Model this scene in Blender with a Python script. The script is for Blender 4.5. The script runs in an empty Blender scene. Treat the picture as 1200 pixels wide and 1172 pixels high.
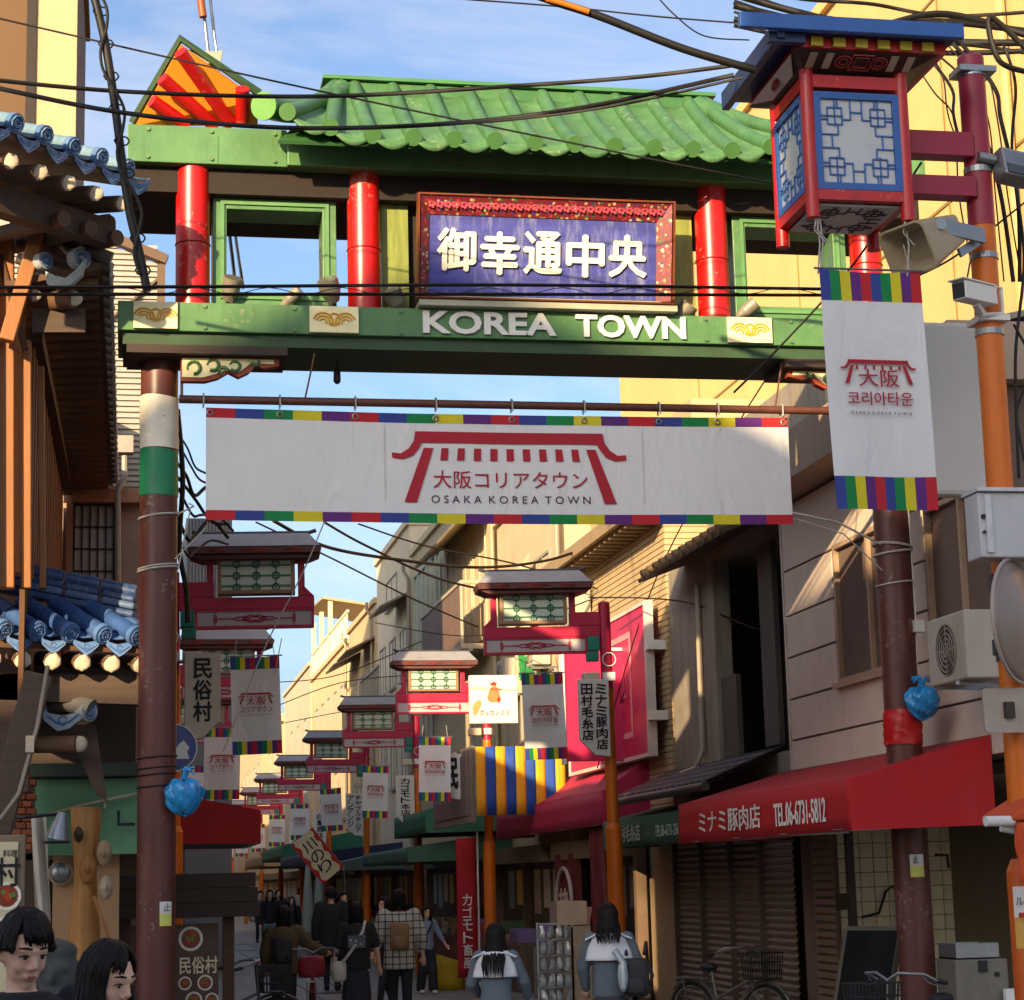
import bpy, bmesh, math, random
from mathutils import Vector as V, Matrix
random.seed(7)
sc = bpy.context.scene
COL = sc.collection
R = math.radians
# ---------------------------------------------------------------- camera
CA, CP, CR, CF, CH = 0.186773, 0.183177, -0.025, 2400.0, 1.75
_f = V((math.sin(CA)*math.cos(CP), math.cos(CA)*math.cos(CP), math.sin(CP)))
_r0 = V((math.cos(CA), -math.sin(CA), 0)); _u0 = _r0.cross(_f)
_r = _r0*math.cos(CR) + _u0*math.sin(CR); _u = -_r0*math.sin(CR) + _u0*math.cos(CR)
cd = bpy.data.cameras.new('camera'); cam = bpy.data.objects.new('camera', cd); COL.objects.link(cam)
cd.sensor_width = 36.0; cd.lens = CF/1200*36; cd.clip_start = 0.1; cd.clip_end = 3000
m4 = Matrix((_r, _u, -_f)).transposed().to_4x4(); m4.translation = (0, 0, CH); cam.matrix_world = m4
sc.camera = cam
# ---------------------------------------------------------------- sky, sun, exposure
SUN_AZ, SUN_EL = 213.0, 16.0
w = bpy.data.worlds.new('World'); sc.world = w; w.use_nodes = True
nt = w.node_tree; N = nt.nodes; Lk = nt.links; bg = N['Background']
sky = N.new('ShaderNodeTexSky'); sky.sky_type = 'NISHITA'; sky.sun_disc = False
sky.sun_elevation = R(SUN_EL); sky.sun_rotation = R(SUN_AZ); sky.air_density = 1.0; sky.dust_density = 8.0; sky.ozone_density = 3.0; sky.altitude = 1000
tc = N.new('ShaderNodeTexCoord'); mp = N.new('ShaderNodeMapping'); mp.inputs['Scale'].default_value = (2.2, 5.0, 7.0); mp.inputs['Rotation'].default_value = (0.2, 0.5, 0.35)
Lk.new(tc.outputs['Generated'], mp.inputs['Vector'])
nz = N.new('ShaderNodeTexNoise'); nz.inputs['Scale'].default_value = 1.6; nz.inputs['Detail'].default_value = 8; nz.inputs['Roughness'].default_value = 0.62; nz.inputs['Distortion'].default_value = 0.6
Lk.new(mp.outputs[0], nz.inputs['Vector'])
cr = N.new('ShaderNodeValToRGB'); cr.color_ramp.elements[0].position = 0.40; cr.color_ramp.elements[1].position = 0.78
cr.color_ramp.elements[0].color = (0.03, 0.03, 0.03, 1); cr.color_ramp.elements[1].color = (0.44, 0.44, 0.44, 1)
Lk.new(nz.outputs[0], cr.inputs[0])
mx = N.new('ShaderNodeMix'); mx.data_type = 'RGBA'
Lk.new(cr.outputs[0], mx.inputs[0]); Lk.new(sky.outputs[0], mx.inputs[6]); mx.inputs[7].default_value = (5.2, 4.6, 4.2, 1)
Lk.new(mx.outputs[2], bg.inputs[0]); bg.inputs[1].default_value = 0.125
sd = bpy.data.lights.new('sun', 'SUN'); sd.energy = 4.7; sd.angle = R(0.55); sd.color = (1.0, 0.74, 0.42)
so = bpy.data.objects.new('sun', sd); COL.objects.link(so)
S = V((math.sin(R(SUN_AZ))*math.cos(R(SUN_EL)), math.cos(R(SUN_AZ))*math.cos(R(SUN_EL)), math.sin(R(SUN_EL))))
so.rotation_euler = S.to_track_quat('Z', 'Y').to_euler(); so.location = S*60
sc.view_settings.view_transform = 'Standard'; sc.view_settings.look = 'None'
sc.view_settings.exposure = 1.15; sc.view_settings.gamma = 1.0; sc.view_settings.use_curve_mapping = False

def P(u, v, X=None, Y=None, Z=None):
    """the point of the place seen at a pixel of the 1200x1172 photograph, on a plane of known depth"""
    d = _f*CF + _r*(u-600.0) - _u*(v-586.0)
    t = X/d.x if X is not None else (Y/d.y if Y is not None else (Z-CH)/d.z)
    return V((d.x*t, d.y*t, d.z*t+CH))

# ---------------------------------------------------------------- materials
def srgb(h):
    h = h.lstrip('#'); c = [int(h[i:i+2], 16)/255 for i in (0, 2, 4)]
    return [x/12.92 if x <= 0.04045 else ((x+0.055)/1.055)**2.4 for x in c]
MC = {}
def mat(hexc, rough=0.6, var=0.12, scale=5.0, bump=0.06, metal=0.0, streak=0.0, grain=None, sheen=0.0, spec=0.4, trans=0.0, dirt='#3a3026', wrinkle=0.0, chips=None):
    key = (hexc, rough, var, scale, bump, metal, streak, grain, sheen, spec, trans, dirt, wrinkle, chips)
    if key in MC: return MC[key]
    m = bpy.data.materials.new('m_'+hexc.lstrip('#')); MC[key] = m; m.use_nodes = True
    n = m.node_tree.nodes; l = m.node_tree.links; b = n['Principled BSDF']
    c = srgb(hexc)
    t = n.new('ShaderNodeTexCoord'); oi = n.new('ShaderNodeObjectInfo')
    va = n.new('ShaderNodeVectorMath'); va.operation = 'MULTIPLY_ADD'; va.inputs[1].default_value = (1, 1, 1)
    sc_ = n.new('ShaderNodeVectorMath'); sc_.operation = 'SCALE'; sc_.inputs['Scale'].default_value = 13.0
    cx = n.new('ShaderNodeCombineXYZ')
    for i in range(3): l.new(oi.outputs['Random'], cx.inputs[i])
    l.new(cx.outputs[0], sc_.inputs[0]); l.new(t.outputs['Object'], va.inputs[0]); l.new(sc_.outputs[0], va.inputs[2])
    src = va.outputs[0]
    mpn = n.new('ShaderNodeMapping'); l.new(src, mpn.inputs['Vector'])
    if grain == 'z': mpn.inputs['Scale'].default_value = (9, 9, .8)
    elif grain == 'x': mpn.inputs['Scale'].default_value = (.8, 9, 9)
    elif grain == 'y': mpn.inputs['Scale'].default_value = (9, .8, 9)
    nz = n.new('ShaderNodeTexNoise'); nz.inputs['Scale'].default_value = scale; nz.inputs['Detail'].default_value = 6; nz.inputs['Roughness'].default_value = .65
    l.new(mpn.outputs[0], nz.inputs['Vector'])
    mr = n.new('ShaderNodeMapRange'); mr.inputs['From Min'].default_value = .3; mr.inputs['From Max'].default_value = .7
    mr.inputs['To Min'].default_value = 1-var; mr.inputs['To Max'].default_value = 1+var
    l.new(nz.outputs[0], mr.inputs[0])
    ml = n.new('ShaderNodeVectorMath'); ml.operation = 'SCALE'; ml.inputs[0].default_value = c
    l.new(mr.outputs[0], ml.inputs['Scale']); out = ml.outputs[0]
    ov = n.new('ShaderNodeMath'); ov.operation = 'MULTIPLY_ADD'; ov.inputs[1].default_value = var*.5; ov.inputs[2].default_value = 1-var*.25
    l.new(oi.outputs['Random'], ov.inputs[0])
    m2 = n.new('ShaderNodeVectorMath'); m2.operation = 'SCALE'; l.new(out, m2.inputs[0]); l.new(ov.outputs[0], m2.inputs['Scale']); out = m2.outputs[0]
    if streak > 0:
        mp2 = n.new('ShaderNodeMapping'); mp2.inputs['Scale'].default_value = (7, 7, .7); l.new(src, mp2.inputs['Vector'])
        n2 = n.new('ShaderNodeTexNoise'); n2.inputs['Scale'].default_value = 1.6; n2.inputs['Detail'].default_value = 9; n2.inputs['Roughness'].default_value = .7; l.new(mp2.outputs[0], n2.inputs['Vector'])
        r2 = n.new('ShaderNodeMapRange'); r2.inputs['From Min'].default_value = .5; r2.inputs['From Max'].default_value = .78; r2.inputs['To Max'].default_value = streak
        l.new(n2.outputs[0], r2.inputs[0])
        mm = n.new('ShaderNodeMix'); mm.data_type = 'RGBA'; l.new(r2.outputs[0], mm.inputs[0]); l.new(out, mm.inputs[6]); mm.inputs[7].default_value = srgb(dirt)+[1]; out = mm.outputs[2]
    if chips:
        n3 = n.new('ShaderNodeTexNoise'); n3.inputs['Scale'].default_value = 22; n3.inputs['Detail'].default_value = 4; n3.inputs['Roughness'].default_value = .6; l.new(src, n3.inputs['Vector'])
        n4 = n.new('ShaderNodeTexNoise'); n4.inputs['Scale'].default_value = 2.3; n4.inputs['Detail'].default_value = 3; l.new(src, n4.inputs['Vector'])
        ad = n.new('ShaderNodeMath'); ad.operation = 'MULTIPLY_ADD'; ad.inputs[1].default_value = .7; l.new(n4.outputs[0], ad.inputs[0]); l.new(n3.outputs[0], ad.inputs[2])
        r3 = n.new('ShaderNodeMapRange'); r3.inputs['From Min'].default_value = 1.02; r3.inputs['From Max'].default_value = 1.06; r3.inputs['To Max'].default_value = .38; l.new(ad.outputs[0], r3.inputs[0])
        m3 = n.new('ShaderNodeMix'); m3.data_type = 'RGBA'; l.new(r3.outputs[0], m3.inputs[0]); l.new(out, m3.inputs[6]); m3.inputs[7].default_value = srgb(chips)+[1]; out = m3.outputs[2]
    l.new(out, b.inputs['Base Color'])
    rr = n.new('ShaderNodeMapRange'); rr.inputs['To Min'].default_value = max(.05, rough-.12); rr.inputs['To Max'].default_value = min(1, rough+.12)
    l.new(nz.outputs[0], rr.inputs[0]); l.new(rr.outputs[0], b.inputs['Roughness'])
    b.inputs['Metallic'].default_value = metal; b.inputs['Specular IOR Level'].default_value = spec
    if trans: b.inputs['Transmission Weight'].default_value = trans
    if sheen: b.inputs['Sheen Weight'].default_value = sheen
    if bump > 0:
        nb = n.new('ShaderNodeTexNoise'); nb.inputs['Scale'].default_value = scale*7; nb.inputs['Detail'].default_value = 5; l.new(mpn.outputs[0], nb.inputs['Vector'])
        bp = n.new('ShaderNodeBump'); bp.inputs['Strength'].default_value = bump*4; bp.inputs['Distance'].default_value = .004
        l.new(nb.outputs[0], bp.inputs['Height']); l.new(bp.outputs[0], b.inputs['Normal'])
        if wrinkle:
            mw = n.new('ShaderNodeMapping'); mw.inputs['Scale'].default_value = (2.2, 2.2, .9); mw.inputs['Rotation'].default_value = (.2, .5, .3); l.new(src, mw.inputs['Vector'])
            nw = n.new('ShaderNodeTexNoise'); nw.inputs['Scale'].default_value = 2.4; nw.inputs['Detail'].default_value = 3; nw.inputs['Distortion'].default_value = 1.2; l.new(mw.outputs[0], nw.inputs['Vector'])
            bw = n.new('ShaderNodeBump'); bw.inputs['Strength'].default_value = wrinkle; bw.inputs['Distance'].default_value = .05; l.new(nw.outputs[0], bw.inputs['Height']); l.new(bw.outputs[0], bp.inputs['Normal'])
    return m
def patmat(name, cols, scale=14, rough=.5):
    """small printed flowers: voronoi cells picking one of several paint colours"""
    if name in MC: return MC[name]
    m = bpy.data.materials.new(name); MC[name] = m; m.use_nodes = True
    n = m.node_tree.nodes; l = m.node_tree.links; b = n['Principled BSDF']
    t = n.new('ShaderNodeTexCoord'); vo = n.new('ShaderNodeTexVoronoi'); vo.inputs['Scale'].default_value = scale; l.new(t.outputs['Object'], vo.inputs['Vector'])
    s = n.new('ShaderNodeSeparateColor'); l.new(vo.outputs['Color'], s.inputs[0])
    r = n.new('ShaderNodeValToRGB'); r.color_ramp.interpolation = 'CONSTANT'
    while len(r.color_ramp.elements) < len(cols): r.color_ramp.elements.new(.5)
    for i, c in enumerate(cols): r.color_ramp.elements[i].position = i/len(cols); r.color_ramp.elements[i].color = srgb(c)+[1]
    l.new(s.outputs[0], r.inputs[0])
    d = n.new('ShaderNodeMapRange'); d.inputs['From Min'].default_value = .25; d.inputs['From Max'].default_value = .3; l.new(vo.outputs['Distance'], d.inputs[0])
    d.inputs['From Min'].default_value = .42; d.inputs['From Max'].default_value = .5
    mm = n.new('ShaderNodeMix'); mm.data_type = 'RGBA'; l.new(d.outputs[0], mm.inputs[0]); l.new(r.outputs[0], mm.inputs[6]); mm.inputs[7].default_value = srgb(cols[0])+[1]
    l.new(mm.outputs[2], b.inputs['Base Color']); b.inputs['Roughness'].default_value = rough
    return m
def glassmat(tint='#26302f', rough=.06, var=.5):
    return mat(tint, rough=rough, var=var, scale=.6, bump=0, spec=.9)

# ---------------------------------------------------------------- mesh building
class Fr:
    """a frame: origin, x, y, and n = x cross y"""
    def __init__(s, o, x, y, n=None):
        s.o = V(o); s.x = V(x).normalized(); s.y = V(y).normalized(); s.n = V(n) if n is not None else s.x.cross(s.y).normalized()
    def __call__(s, a, b, c=0.0): return s.o + s.x*a + s.y*b + s.n*c
    def at(s, a, b, c=0.0): return Fr(s(a, b, c), s.x, s.y, s.n)
def FC(x, y, z): return Fr((x, y, z), (1, 0, 0), (0, 0, 1))        # faces the camera (-Y)
def FS(x, y, z): return Fr((x, y, z), (0, -1, 0), (0, 0, 1))       # faces the street from the right (-X)
class MB:
    def __init__(s): s.v = []; s.f = []; s.m = []
    def add(s, vs, fs, mi=0):
        b = len(s.v); s.v += [V(q) for q in vs]
        for f in fs: s.f.append([b+i for i in f]); s.m.append(mi)
        return s
    def box(s, x0, x1, y0, y1, z0, z1, mi=0):
        p = [(x, y, z) for z in (z0, z1) for y in (y0, y1) for x in (x0, x1)]
        return s.add(p, [(0, 2, 3, 1), (4, 5, 7, 6), (0, 1, 5, 4), (2, 6, 7, 3), (0, 4, 6, 2), (1, 3, 7, 5)], mi)
    def fbox(s, fr, a0, a1, b0, b1, c0, c1, mi=0):
        p = [fr(a, b, c) for c in (c0, c1) for b in (b0, b1) for a in (a0, a1)]
        return s.add(p, [(0, 2, 3, 1), (4, 5, 7, 6), (0, 1, 5, 4), (2, 6, 7, 3), (0, 4, 6, 2), (1, 3, 7, 5)], mi)
    def bar(s, p, q, w, h=None, up=(0, 0, 1), mi=0):
        p = V(p); q = V(q); h = h or w; d = (q-p).normalized(); up = V(up)
        if abs(d.dot(up)) > .98: up = V((0, 1, 0))
        a = d.cross(up).normalized(); b = a.cross(d)
        vs = [c + a*i*w/2 + b*j*h/2 for c in (p, q) for j in (-1, 1) for i in (-1, 1)]
        return s.add(vs, [(0, 2, 3, 1), (4, 5, 7, 6), (0, 1, 5, 4), (2, 6, 7, 3), (0, 4, 6, 2), (1, 3, 7, 5)], mi)
    def tube(s, pts, r, n=8, mi=0, cap=True):
        pts = [V(p) for p in pts]; rs = r if isinstance(r, (list, tuple)) else [r]*len(pts)
        b = len(s.v); ref = V((0, 0, 1)); a = None
        for i, p in enumerate(pts):
            d = (pts[min(i+1, len(pts)-1)] - pts[max(i-1, 0)])
            d = d.normalized() if d.length > 1e-9 else V((0, 0, 1))
            if a is None:
                if abs(d.dot(ref)) > .95: ref = V((0, 1, 0))
                a = d.cross(ref).normalized()
            else:
                a = (a - d*a.dot(d)); a = a.normalized() if a.length > 1e-6 else d.orthogonal().normalized()
            c = d.cross(a)
            for k in range(n):
                t = 2*math.pi*k/n; s.v.append(p + (a*math.cos(t) + c*math.sin(t))*rs[i])
        for i in range(len(pts)-1):
            for k in range(n):
                k2 = (k+1) % n; s.f.append([b+i*n+k, b+i*n+k2, b+(i+1)*n+k2, b+(i+1)*n+k]); s.m.append(mi)
        if cap:
            s.f.append([b+k for k in range(n)][::-1]); s.m.append(mi)
            s.f.append([b+(len(pts)-1)*n+k for k in range(n)]); s.m.append(mi)
        return s
    def cyl(s, p, q, r, r2=None, n=16, mi=0): return s.tube([p, q], [r, r2 if r2 is not None else r], n, mi)
    def prism(s, fr, poly, c0, c1, mi=0):
        n = len(poly); vs = [fr(a, b, c0) for a, b in poly] + [fr(a, b, c1) for a, b in poly]
        ar = sum(poly[i][0]*poly[(i+1) % n][1] - poly[(i+1) % n][0]*poly[i][1] for i in range(n))
        fs = [list(range(n))[::-1], list(range(n, 2*n))] + [[i, (i+1) % n, n+(i+1) % n, n+i] for i in range(n)]
        if ar < 0: fs = [f[::-1] for f in fs]
        return s.add(vs, fs, mi)
    def disc(s, fr, r, c0, c1, n=20, mi=0): return s.prism(fr, [(r*math.cos(2*math.pi*i/n), r*math.sin(2*math.pi*i/n)) for i in range(n)], c0, c1, mi)
    def ell(s, c, rx, ry=None, rz=None, nu=12, nv=8, mi=0, fn=None):
        c = V(c); ry = ry or rx; rz = rz or rx; b = len(s.v)
        for j in range(nv+1):
            t = math.pi*j/nv - math.pi/2
            for i in range(nu):
                a = 2*math.pi*i/nu; d = V((math.cos(a)*math.cos(t), math.sin(a)*math.cos(t), math.sin(t)))
                k = fn(d) if fn else 1.0
                s.v.append(c + V((d.x*rx, d.y*ry, d.z*rz))*k)
        for j in range(nv):
            for i in range(nu):
                i2 = (i+1) % nu; s.f.append([b+j*nu+i, b+j*nu+i2, b+(j+1)*nu+i2, b+(j+1)*nu+i]); s.m.append(mi)
        return s
    def grid(s, fn, nu, nv, mi=0, thick=None):
        b = len(s.v)
        for j in range(nv+1):
            for i in range(nu+1): s.v.append(V(fn(i/nu, j/nv)))
        for j in range(nv):
            for i in range(nu):
                k = b+j*(nu+1)+i; s.f.append([k, k+1, k+nu+2, k+nu+1]); s.m.append(mi(i/nu, j/nv) if callable(mi) else mi)
        return s
    def text(s, fr, txt, w=None, h=None, depth=.004, bold=0.0, vertical=False, mi=0, lift=0.003, stamped=False):
        """lettering fitted into w x h, centred on the frame"""
        if vertical:
            n = len(txt); ch = h/n
            for i, c in enumerate(txt): s.text(fr.at(0, h/2-ch*(i+.5), 0), c, w, ch*.9, depth, bold, mi=mi, lift=lift)
            return s
        if bold >= .006 and ord(max(txt)) > 255 and not stamped:
            k = bold*.55*(h or w/len(txt)); sh = [(0, 0), (k, 0), (-k, 0), (0, k), (0, -k)] if bold > .007 else [(-k, 0), (k, 0)]
            for i, (p, q) in enumerate(sh): s.text(fr.at(p, q, 0), txt, w, h, depth+i*.0003, .0, mi=mi, lift=lift, stamped=True)
            return s
        vs, fs = glyphs(txt, bold)
        xs = [q[0] for q in vs]; ys = [q[1] for q in vs]
        x0, x1, y0, y1 = min(xs), max(xs), min(ys), max(ys)
        kx = w/(x1-x0) if w else None; ky = h/(y1-y0) if h else None
        if kx is None: kx = ky
        if ky is None: ky = kx
        return s.add([fr((a-(x0+x1)/2)*kx, (b-(y0+y1)/2)*ky, lift + (depth if c > .5 else 0)) for a, b, c in vs], fs, mi)
    def build(s, name, mats, parent=None, smooth=None, bevel=0.0, solid=0.0, remesh=0.0, sm=6, local=False):
        me = bpy.data.meshes.new(name)
        off = parent.get('_o') if parent is not None else None
        o3 = V(off) if off else V((0, 0, 0))
        sh = V((0, 0, 0)) if local else o3
        me.from_pydata([(q-sh)[:] for q in s.v], [], s.f)
        mats = mats if isinstance(mats, (list, tuple)) else [mats]
        for q in mats: me.materials.append(q)
        if len(mats) > 1: me.polygons.foreach_set('material_index', s.m)
        if smooth is not None:
            me.polygons.foreach_set('use_smooth', [True]*len(me.polygons)); me.update()
            if smooth < 180: me.set_sharp_from_angle(angle=R(smooth))
        me.update()
        o = bpy.data.objects.new(name, me); COL.objects.link(o)
        if parent is not None: o.parent = parent; o['_o'] = o3[:]
        if solid: md = o.modifiers.new('solid', 'SOLIDIFY'); md.thickness = solid; md.offset = 0
        if remesh:
            md = o.modifiers.new('remesh', 'REMESH'); md.mode = 'VOXEL'; md.voxel_size = remesh; md.use_smooth_shade = True
            md = o.modifiers.new('smooth', 'SMOOTH'); md.factor = .5; md.iterations = sm
        if bevel: md = o.modifiers.new('bevel', 'BEVEL'); md.width = bevel; md.segments = 2; md.limit_method = 'ANGLE'
        return o
_GC = {}
def glyphs(txt, bold):
    k = (txt, bold)
    if k in _GC: return _GC[k]
    c = bpy.data.curves.new('t', 'FONT'); c.body = txt; c.resolution_u = 3; c.extrude = .5; c.offset = bold
    o = bpy.data.objects.new('t', c); COL.objects.link(o)
    bpy.context.view_layer.update()
    me = bpy.data.meshes.new_from_object(o.evaluated_get(bpy.context.evaluated_depsgraph_get()))
    vs = [(q.co.x, q.co.y, 1.0 if q.co.z > 0 else 0.0) for q in me.vertices]; fs = [list(p.vertices) for p in me.polygons]
    bpy.data.objects.remove(o); bpy.data.curves.remove(c); bpy.data.meshes.remove(me)
    _GC[k] = (vs, fs); return _GC[k]
def tag(o, label=None, cat=None, group=None, kind=None):
    if label: o['label'] = label
    if cat: o['category'] = cat
    if group: o['group'] = group
    if kind: o['kind'] = kind
    return o
def thing(name, loc, label, cat, group=None):
    o = bpy.data.objects.new(name, None); COL.objects.link(o); o.empty_display_size = .1
    o.location = loc; o['_o'] = V(loc)[:]
    return tag(o, label, cat, group)
def copy_tree(o, parent=None):
    c = o.copy(); COL.objects.link(c)
    if parent is not None: c.parent = parent
    for ch in list(o.children): copy_tree(ch, c)
    return c
def inst(o, parent, loc=None, rot=None):
    """another piece that shares its mesh (loc is in the parent's own space)"""
    c = o.copy(); COL.objects.link(c); c.parent = parent
    if loc is not None: c.location = loc
    if rot is not None: c.rotation_euler = rot
    return c
def reps(mb, name, mats, parent, places, **kw):
    """one small mesh about its own origin, set out as a part at each place (world point, or (point, rotation))"""
    o = mb.build(name, mats, parent, local=True, **kw); o3 = V(parent['_o']); out = []
    for k, p in enumerate(places):
        c = o if k == 0 else inst(o, parent)
        if isinstance(p, tuple) and len(p) == 2: c.location = V(p[0])-o3; c.rotation_euler = p[1]
        else: c.location = V(p)-o3
        out.append(c)
    return out
def arc(cx, cy, r, a0, a1, n=8): return [(cx+r*math.cos(R(a0+(a1-a0)*i/n)), cy+r*math.sin(R(a0+(a1-a0)*i/n))) for i in range(n+1)]
def sag(p, q, s, n=14):
    p = V(p); q = V(q)
    return [p.lerp(q, i/n) - V((0, 0, s*4*(i/n)*(1-i/n))) for i in range(n+1)]
def bolt(mb, p, r=.012): mb.ell(p, r, nu=8, nv=5)

# common paints
GREEN = mat('#50794a', .42, .18, 3, .06, streak=.4, dirt='#33432a', chips='#8b8a6a'); GREEN_T = mat('#598650', .4, .16, 3, .05, streak=.25, dirt='#a59a62')
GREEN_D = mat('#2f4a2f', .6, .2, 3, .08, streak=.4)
REDP = mat('#b3130f', .34, .14, 3, .04, spec=.5, streak=.3, dirt='#5e120d', chips='#c98a7a'); REDF = mat('#a81414', .6, .1, 6, .08)
BROWNP = mat('#58302a', .42, .16, 4, .06, streak=.4, dirt='#2a1712', chips='#8f827a')
WHITE = mat('#d9d6d0', .55, .05, 4, .03, streak=.08); CREAMP = mat('#e9dfae', .55, .1, 8, .06, streak=.25, dirt='#a58a3c')
BLACK = mat('#1c1d1f', .55, .2, 10, .02); STEEL = mat('#8d9092', .35, .12, 8, .03, metal=.7); DARK = mat('#38322d', .7, .25, 5, .06)
CLOTH = mat('#d4d3d3', .85, .03, 3, .05, wrinkle=.42); LOGO = mat('#a01a2b', .7, .06, 8, .02); NAVY = mat('#2c2f52', .7, .06, 8, 0)
INK = mat('#17171b', .7, .05, 8, 0); INKW = mat('#dcd8d2', .6, .05, 9, 0); OCHRE = mat('#c9781a', .5, .08, 5, .04)
SB = [mat('#b3202c', .8, .08, 6, .05), mat('#2f3f86', .8, .08, 6, .05), mat('#0f7a40', .8, .08, 6, .05), mat('#c9bb23', .8, .08, 6, .05), mat('#5a2570', .8, .08, 6, .05)]
# ================================================================ LARGE STRUCTURE
g = MB(); g.add([(-900, -900, -.01), (900, -900, -.01), (900, 1500, -.01), (-900, 1500, -.01)], [(0, 1, 2, 3)])
tag(g.build('ground', mat('#827d75', .9, .2, .3, .05)), kind='structure')
def pavmat():
    m = bpy.data.materials.new('paving'); m.use_nodes = True; n = m.node_tree.nodes; l = m.node_tree.links; b = n['Principled BSDF']
    t = n.new('ShaderNodeTexCoord'); br = n.new('ShaderNodeTexBrick'); br.inputs['Scale'].default_value = 1.0
    br.inputs['Brick Width'].default_value = .6; br.inputs['Row Height'].default_value = .3; br.inputs['Mortar Size'].default_value = .008
    br.inputs['Color1'].default_value = srgb('#96928b')+[1]; br.inputs['Color2'].default_value = srgb('#8a867f')+[1]; br.inputs['Mortar'].default_value = srgb('#5e5b56')+[1]
    nz = n.new('ShaderNodeTexNoise'); nz.inputs['Scale'].default_value = .8; nz.inputs['Detail'].default_value = 8
    mm = n.new('ShaderNodeMix'); mm.data_type = 'RGBA'; mm.blend_type = 'MULTIPLY'; mm.inputs[0].default_value = .5
    l.new(t.outputs['Object'], br.inputs['Vector']); l.new(t.outputs['Object'], nz.inputs['Vector']); l.new(br.outputs[0], mm.inputs[6]); l.new(nz.outputs[0], mm.inputs[7])
    l.new(mm.outputs[2], b.inputs['Base Color']); b.inputs['Roughness'].default_value = .7
    return m
g = MB(); g.add([(-.2, 8, .004), (6.7, 8, .004), (6.7, 260, .004), (-.2, 260, .004)], [(0, 1, 2, 3)]); tag(g.build('street', pavmat()), kind='structure')
g = MB(); g.add([(-80, -6, .004), (80, -6, .004), (80, 8, .004), (-80, 8, .004)], [(0, 1, 2, 3)]); tag(g.build('road', mat('#6b6a67', .85, .2, 2, .1)), kind='structure')
g = MB()
for x in (2.95, 3.55): g.box(x, x+.02, 20, 200, .004, .012)
for y in range(22, 120, 6): g.box(3.0, 3.5, y, y+.5, .004, .013)
tag(g.build('drain_covers', mat('#3c3b39', .6, .2, 5, .1, metal=.4)), kind='structure')

def window(parent, fr, wd, ht, glass=None, fcol=None, depth=.06, bars=1, name='window', mid=0):
    """frame set in a facade, with one pane child per light; fr is the centre of the opening on the wall face"""
    fcol = fcol or mat('#8b8a84', .5, .1, 5, .02); glass = glass or glassmat()
    t = .045; f = MB(); a, b = wd/2, ht/2
    f.fbox(fr, -a, -a+t, -b, b, -depth, .03); f.fbox(fr, a-t, a, -b, b, -depth, .03)
    f.fbox(fr, -a+t, a-t, -b, -b+t, -depth, .03); f.fbox(fr, -a+t, a-t, b-t, b, -depth, .03)
    for i in range(bars):
        x = -a + wd*(i+1)/(bars+1); f.fbox(fr, x-t/2, x+t/2, -b+t, b-t, -depth+.004, .022)
    if mid: f.fbox(fr, -a+t, a-t, -t/2, t/2, -depth+.006, .018)
    f.fbox(fr, -a-.05, a+.05, -b-.05, -b-.002, -.0, .08)
    o = f.build(name, fcol, parent)
    for i in range(bars+1):
        x0 = -a + wd*i/(bars+1) + t*.5; x1 = -a + wd*(i+1)/(bars+1) - t*.5
        q = MB(); q.fbox(fr, x0, x1, -b+t*.5, b-t*.5, -depth+.012, -depth+.02); q.build('pane', glass, o)
    return o
def building(name, label, x0, x1, y0, y1, h, wallmat, cat='building', roof=True, rmat=None):
    t = thing(name, ((x0+x1)/2, (y0+y1)/2, 0), label, cat)
    m = MB(); m.box(x0, x1, y0, y1, 0, h); m.build('wall', wallmat, t)
    if roof:
        m = MB(); m.box(x0-.08, x1+.08, y0-.05, y1+.05, h+.003, h+.16); m.build('parapet', rmat or wallmat, t)
    return t
# ---- unseen houses across the crossing, added and shaped to shade the lower gate
b = building('unseen_gabled_house', 'unseen grey gabled house behind the photographer, shaped to shade the gate banner', -16.9, -11.7, -18, -10, 14.0, mat('#8a8378', .8, .12, 2, .1))
m = MB(); m.prism(Fr((-14.3, -10, 14.17), (1, 0, 0), (0, 0, 1)), [(-2.75, 0), (2.75, 0), (0, 1.3)], -.2, 8); m.build('roof', mat('#4a4744', .7, .15, 5, .1), b)
for z in (4, 7, 10):
    for x in (-16, -14.3, -12.6): window(b, Fr((x, -10, z), (-1, 0, 0), (0, 0, 1)), 1.1, 1.4)
b = building('unseen_flat_block', 'unseen flat roofed block behind the photographer, added to shade the big lantern', -10.5, -2, -20, -10.2, 14.9, mat('#77726a', .8, .12, 2, .1))
for z in (4, 7, 10, 12.6):
    for x in (-9.4, -7, -4.5): window(b, Fr((x, -10.2, z), (-1, 0, 0), (0, 0, 1)), 1.5, 1.4)
b = building('narrow_house', 'unseen narrow house behind the photographer, kept lower to let sun patches through', -11.55, -10.6, -18, -10.3, 13.1, mat('#80796c', .8, .12, 2, .1))
b = building('unseen_low_block', 'unseen broad block behind the photographer, kept low so sun reaches the restaurant posts', -40, -17.05, -19, -10.4, 12.2, mat('#8d857a', .8, .12, 2, .1))
for z in (4, 7, 10):
    for x in (-36, -31, -26, -20): window(b, Fr((x, -10.4, z), (-1, 0, 0), (0, 0, 1)), 1.5, 1.4)

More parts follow.
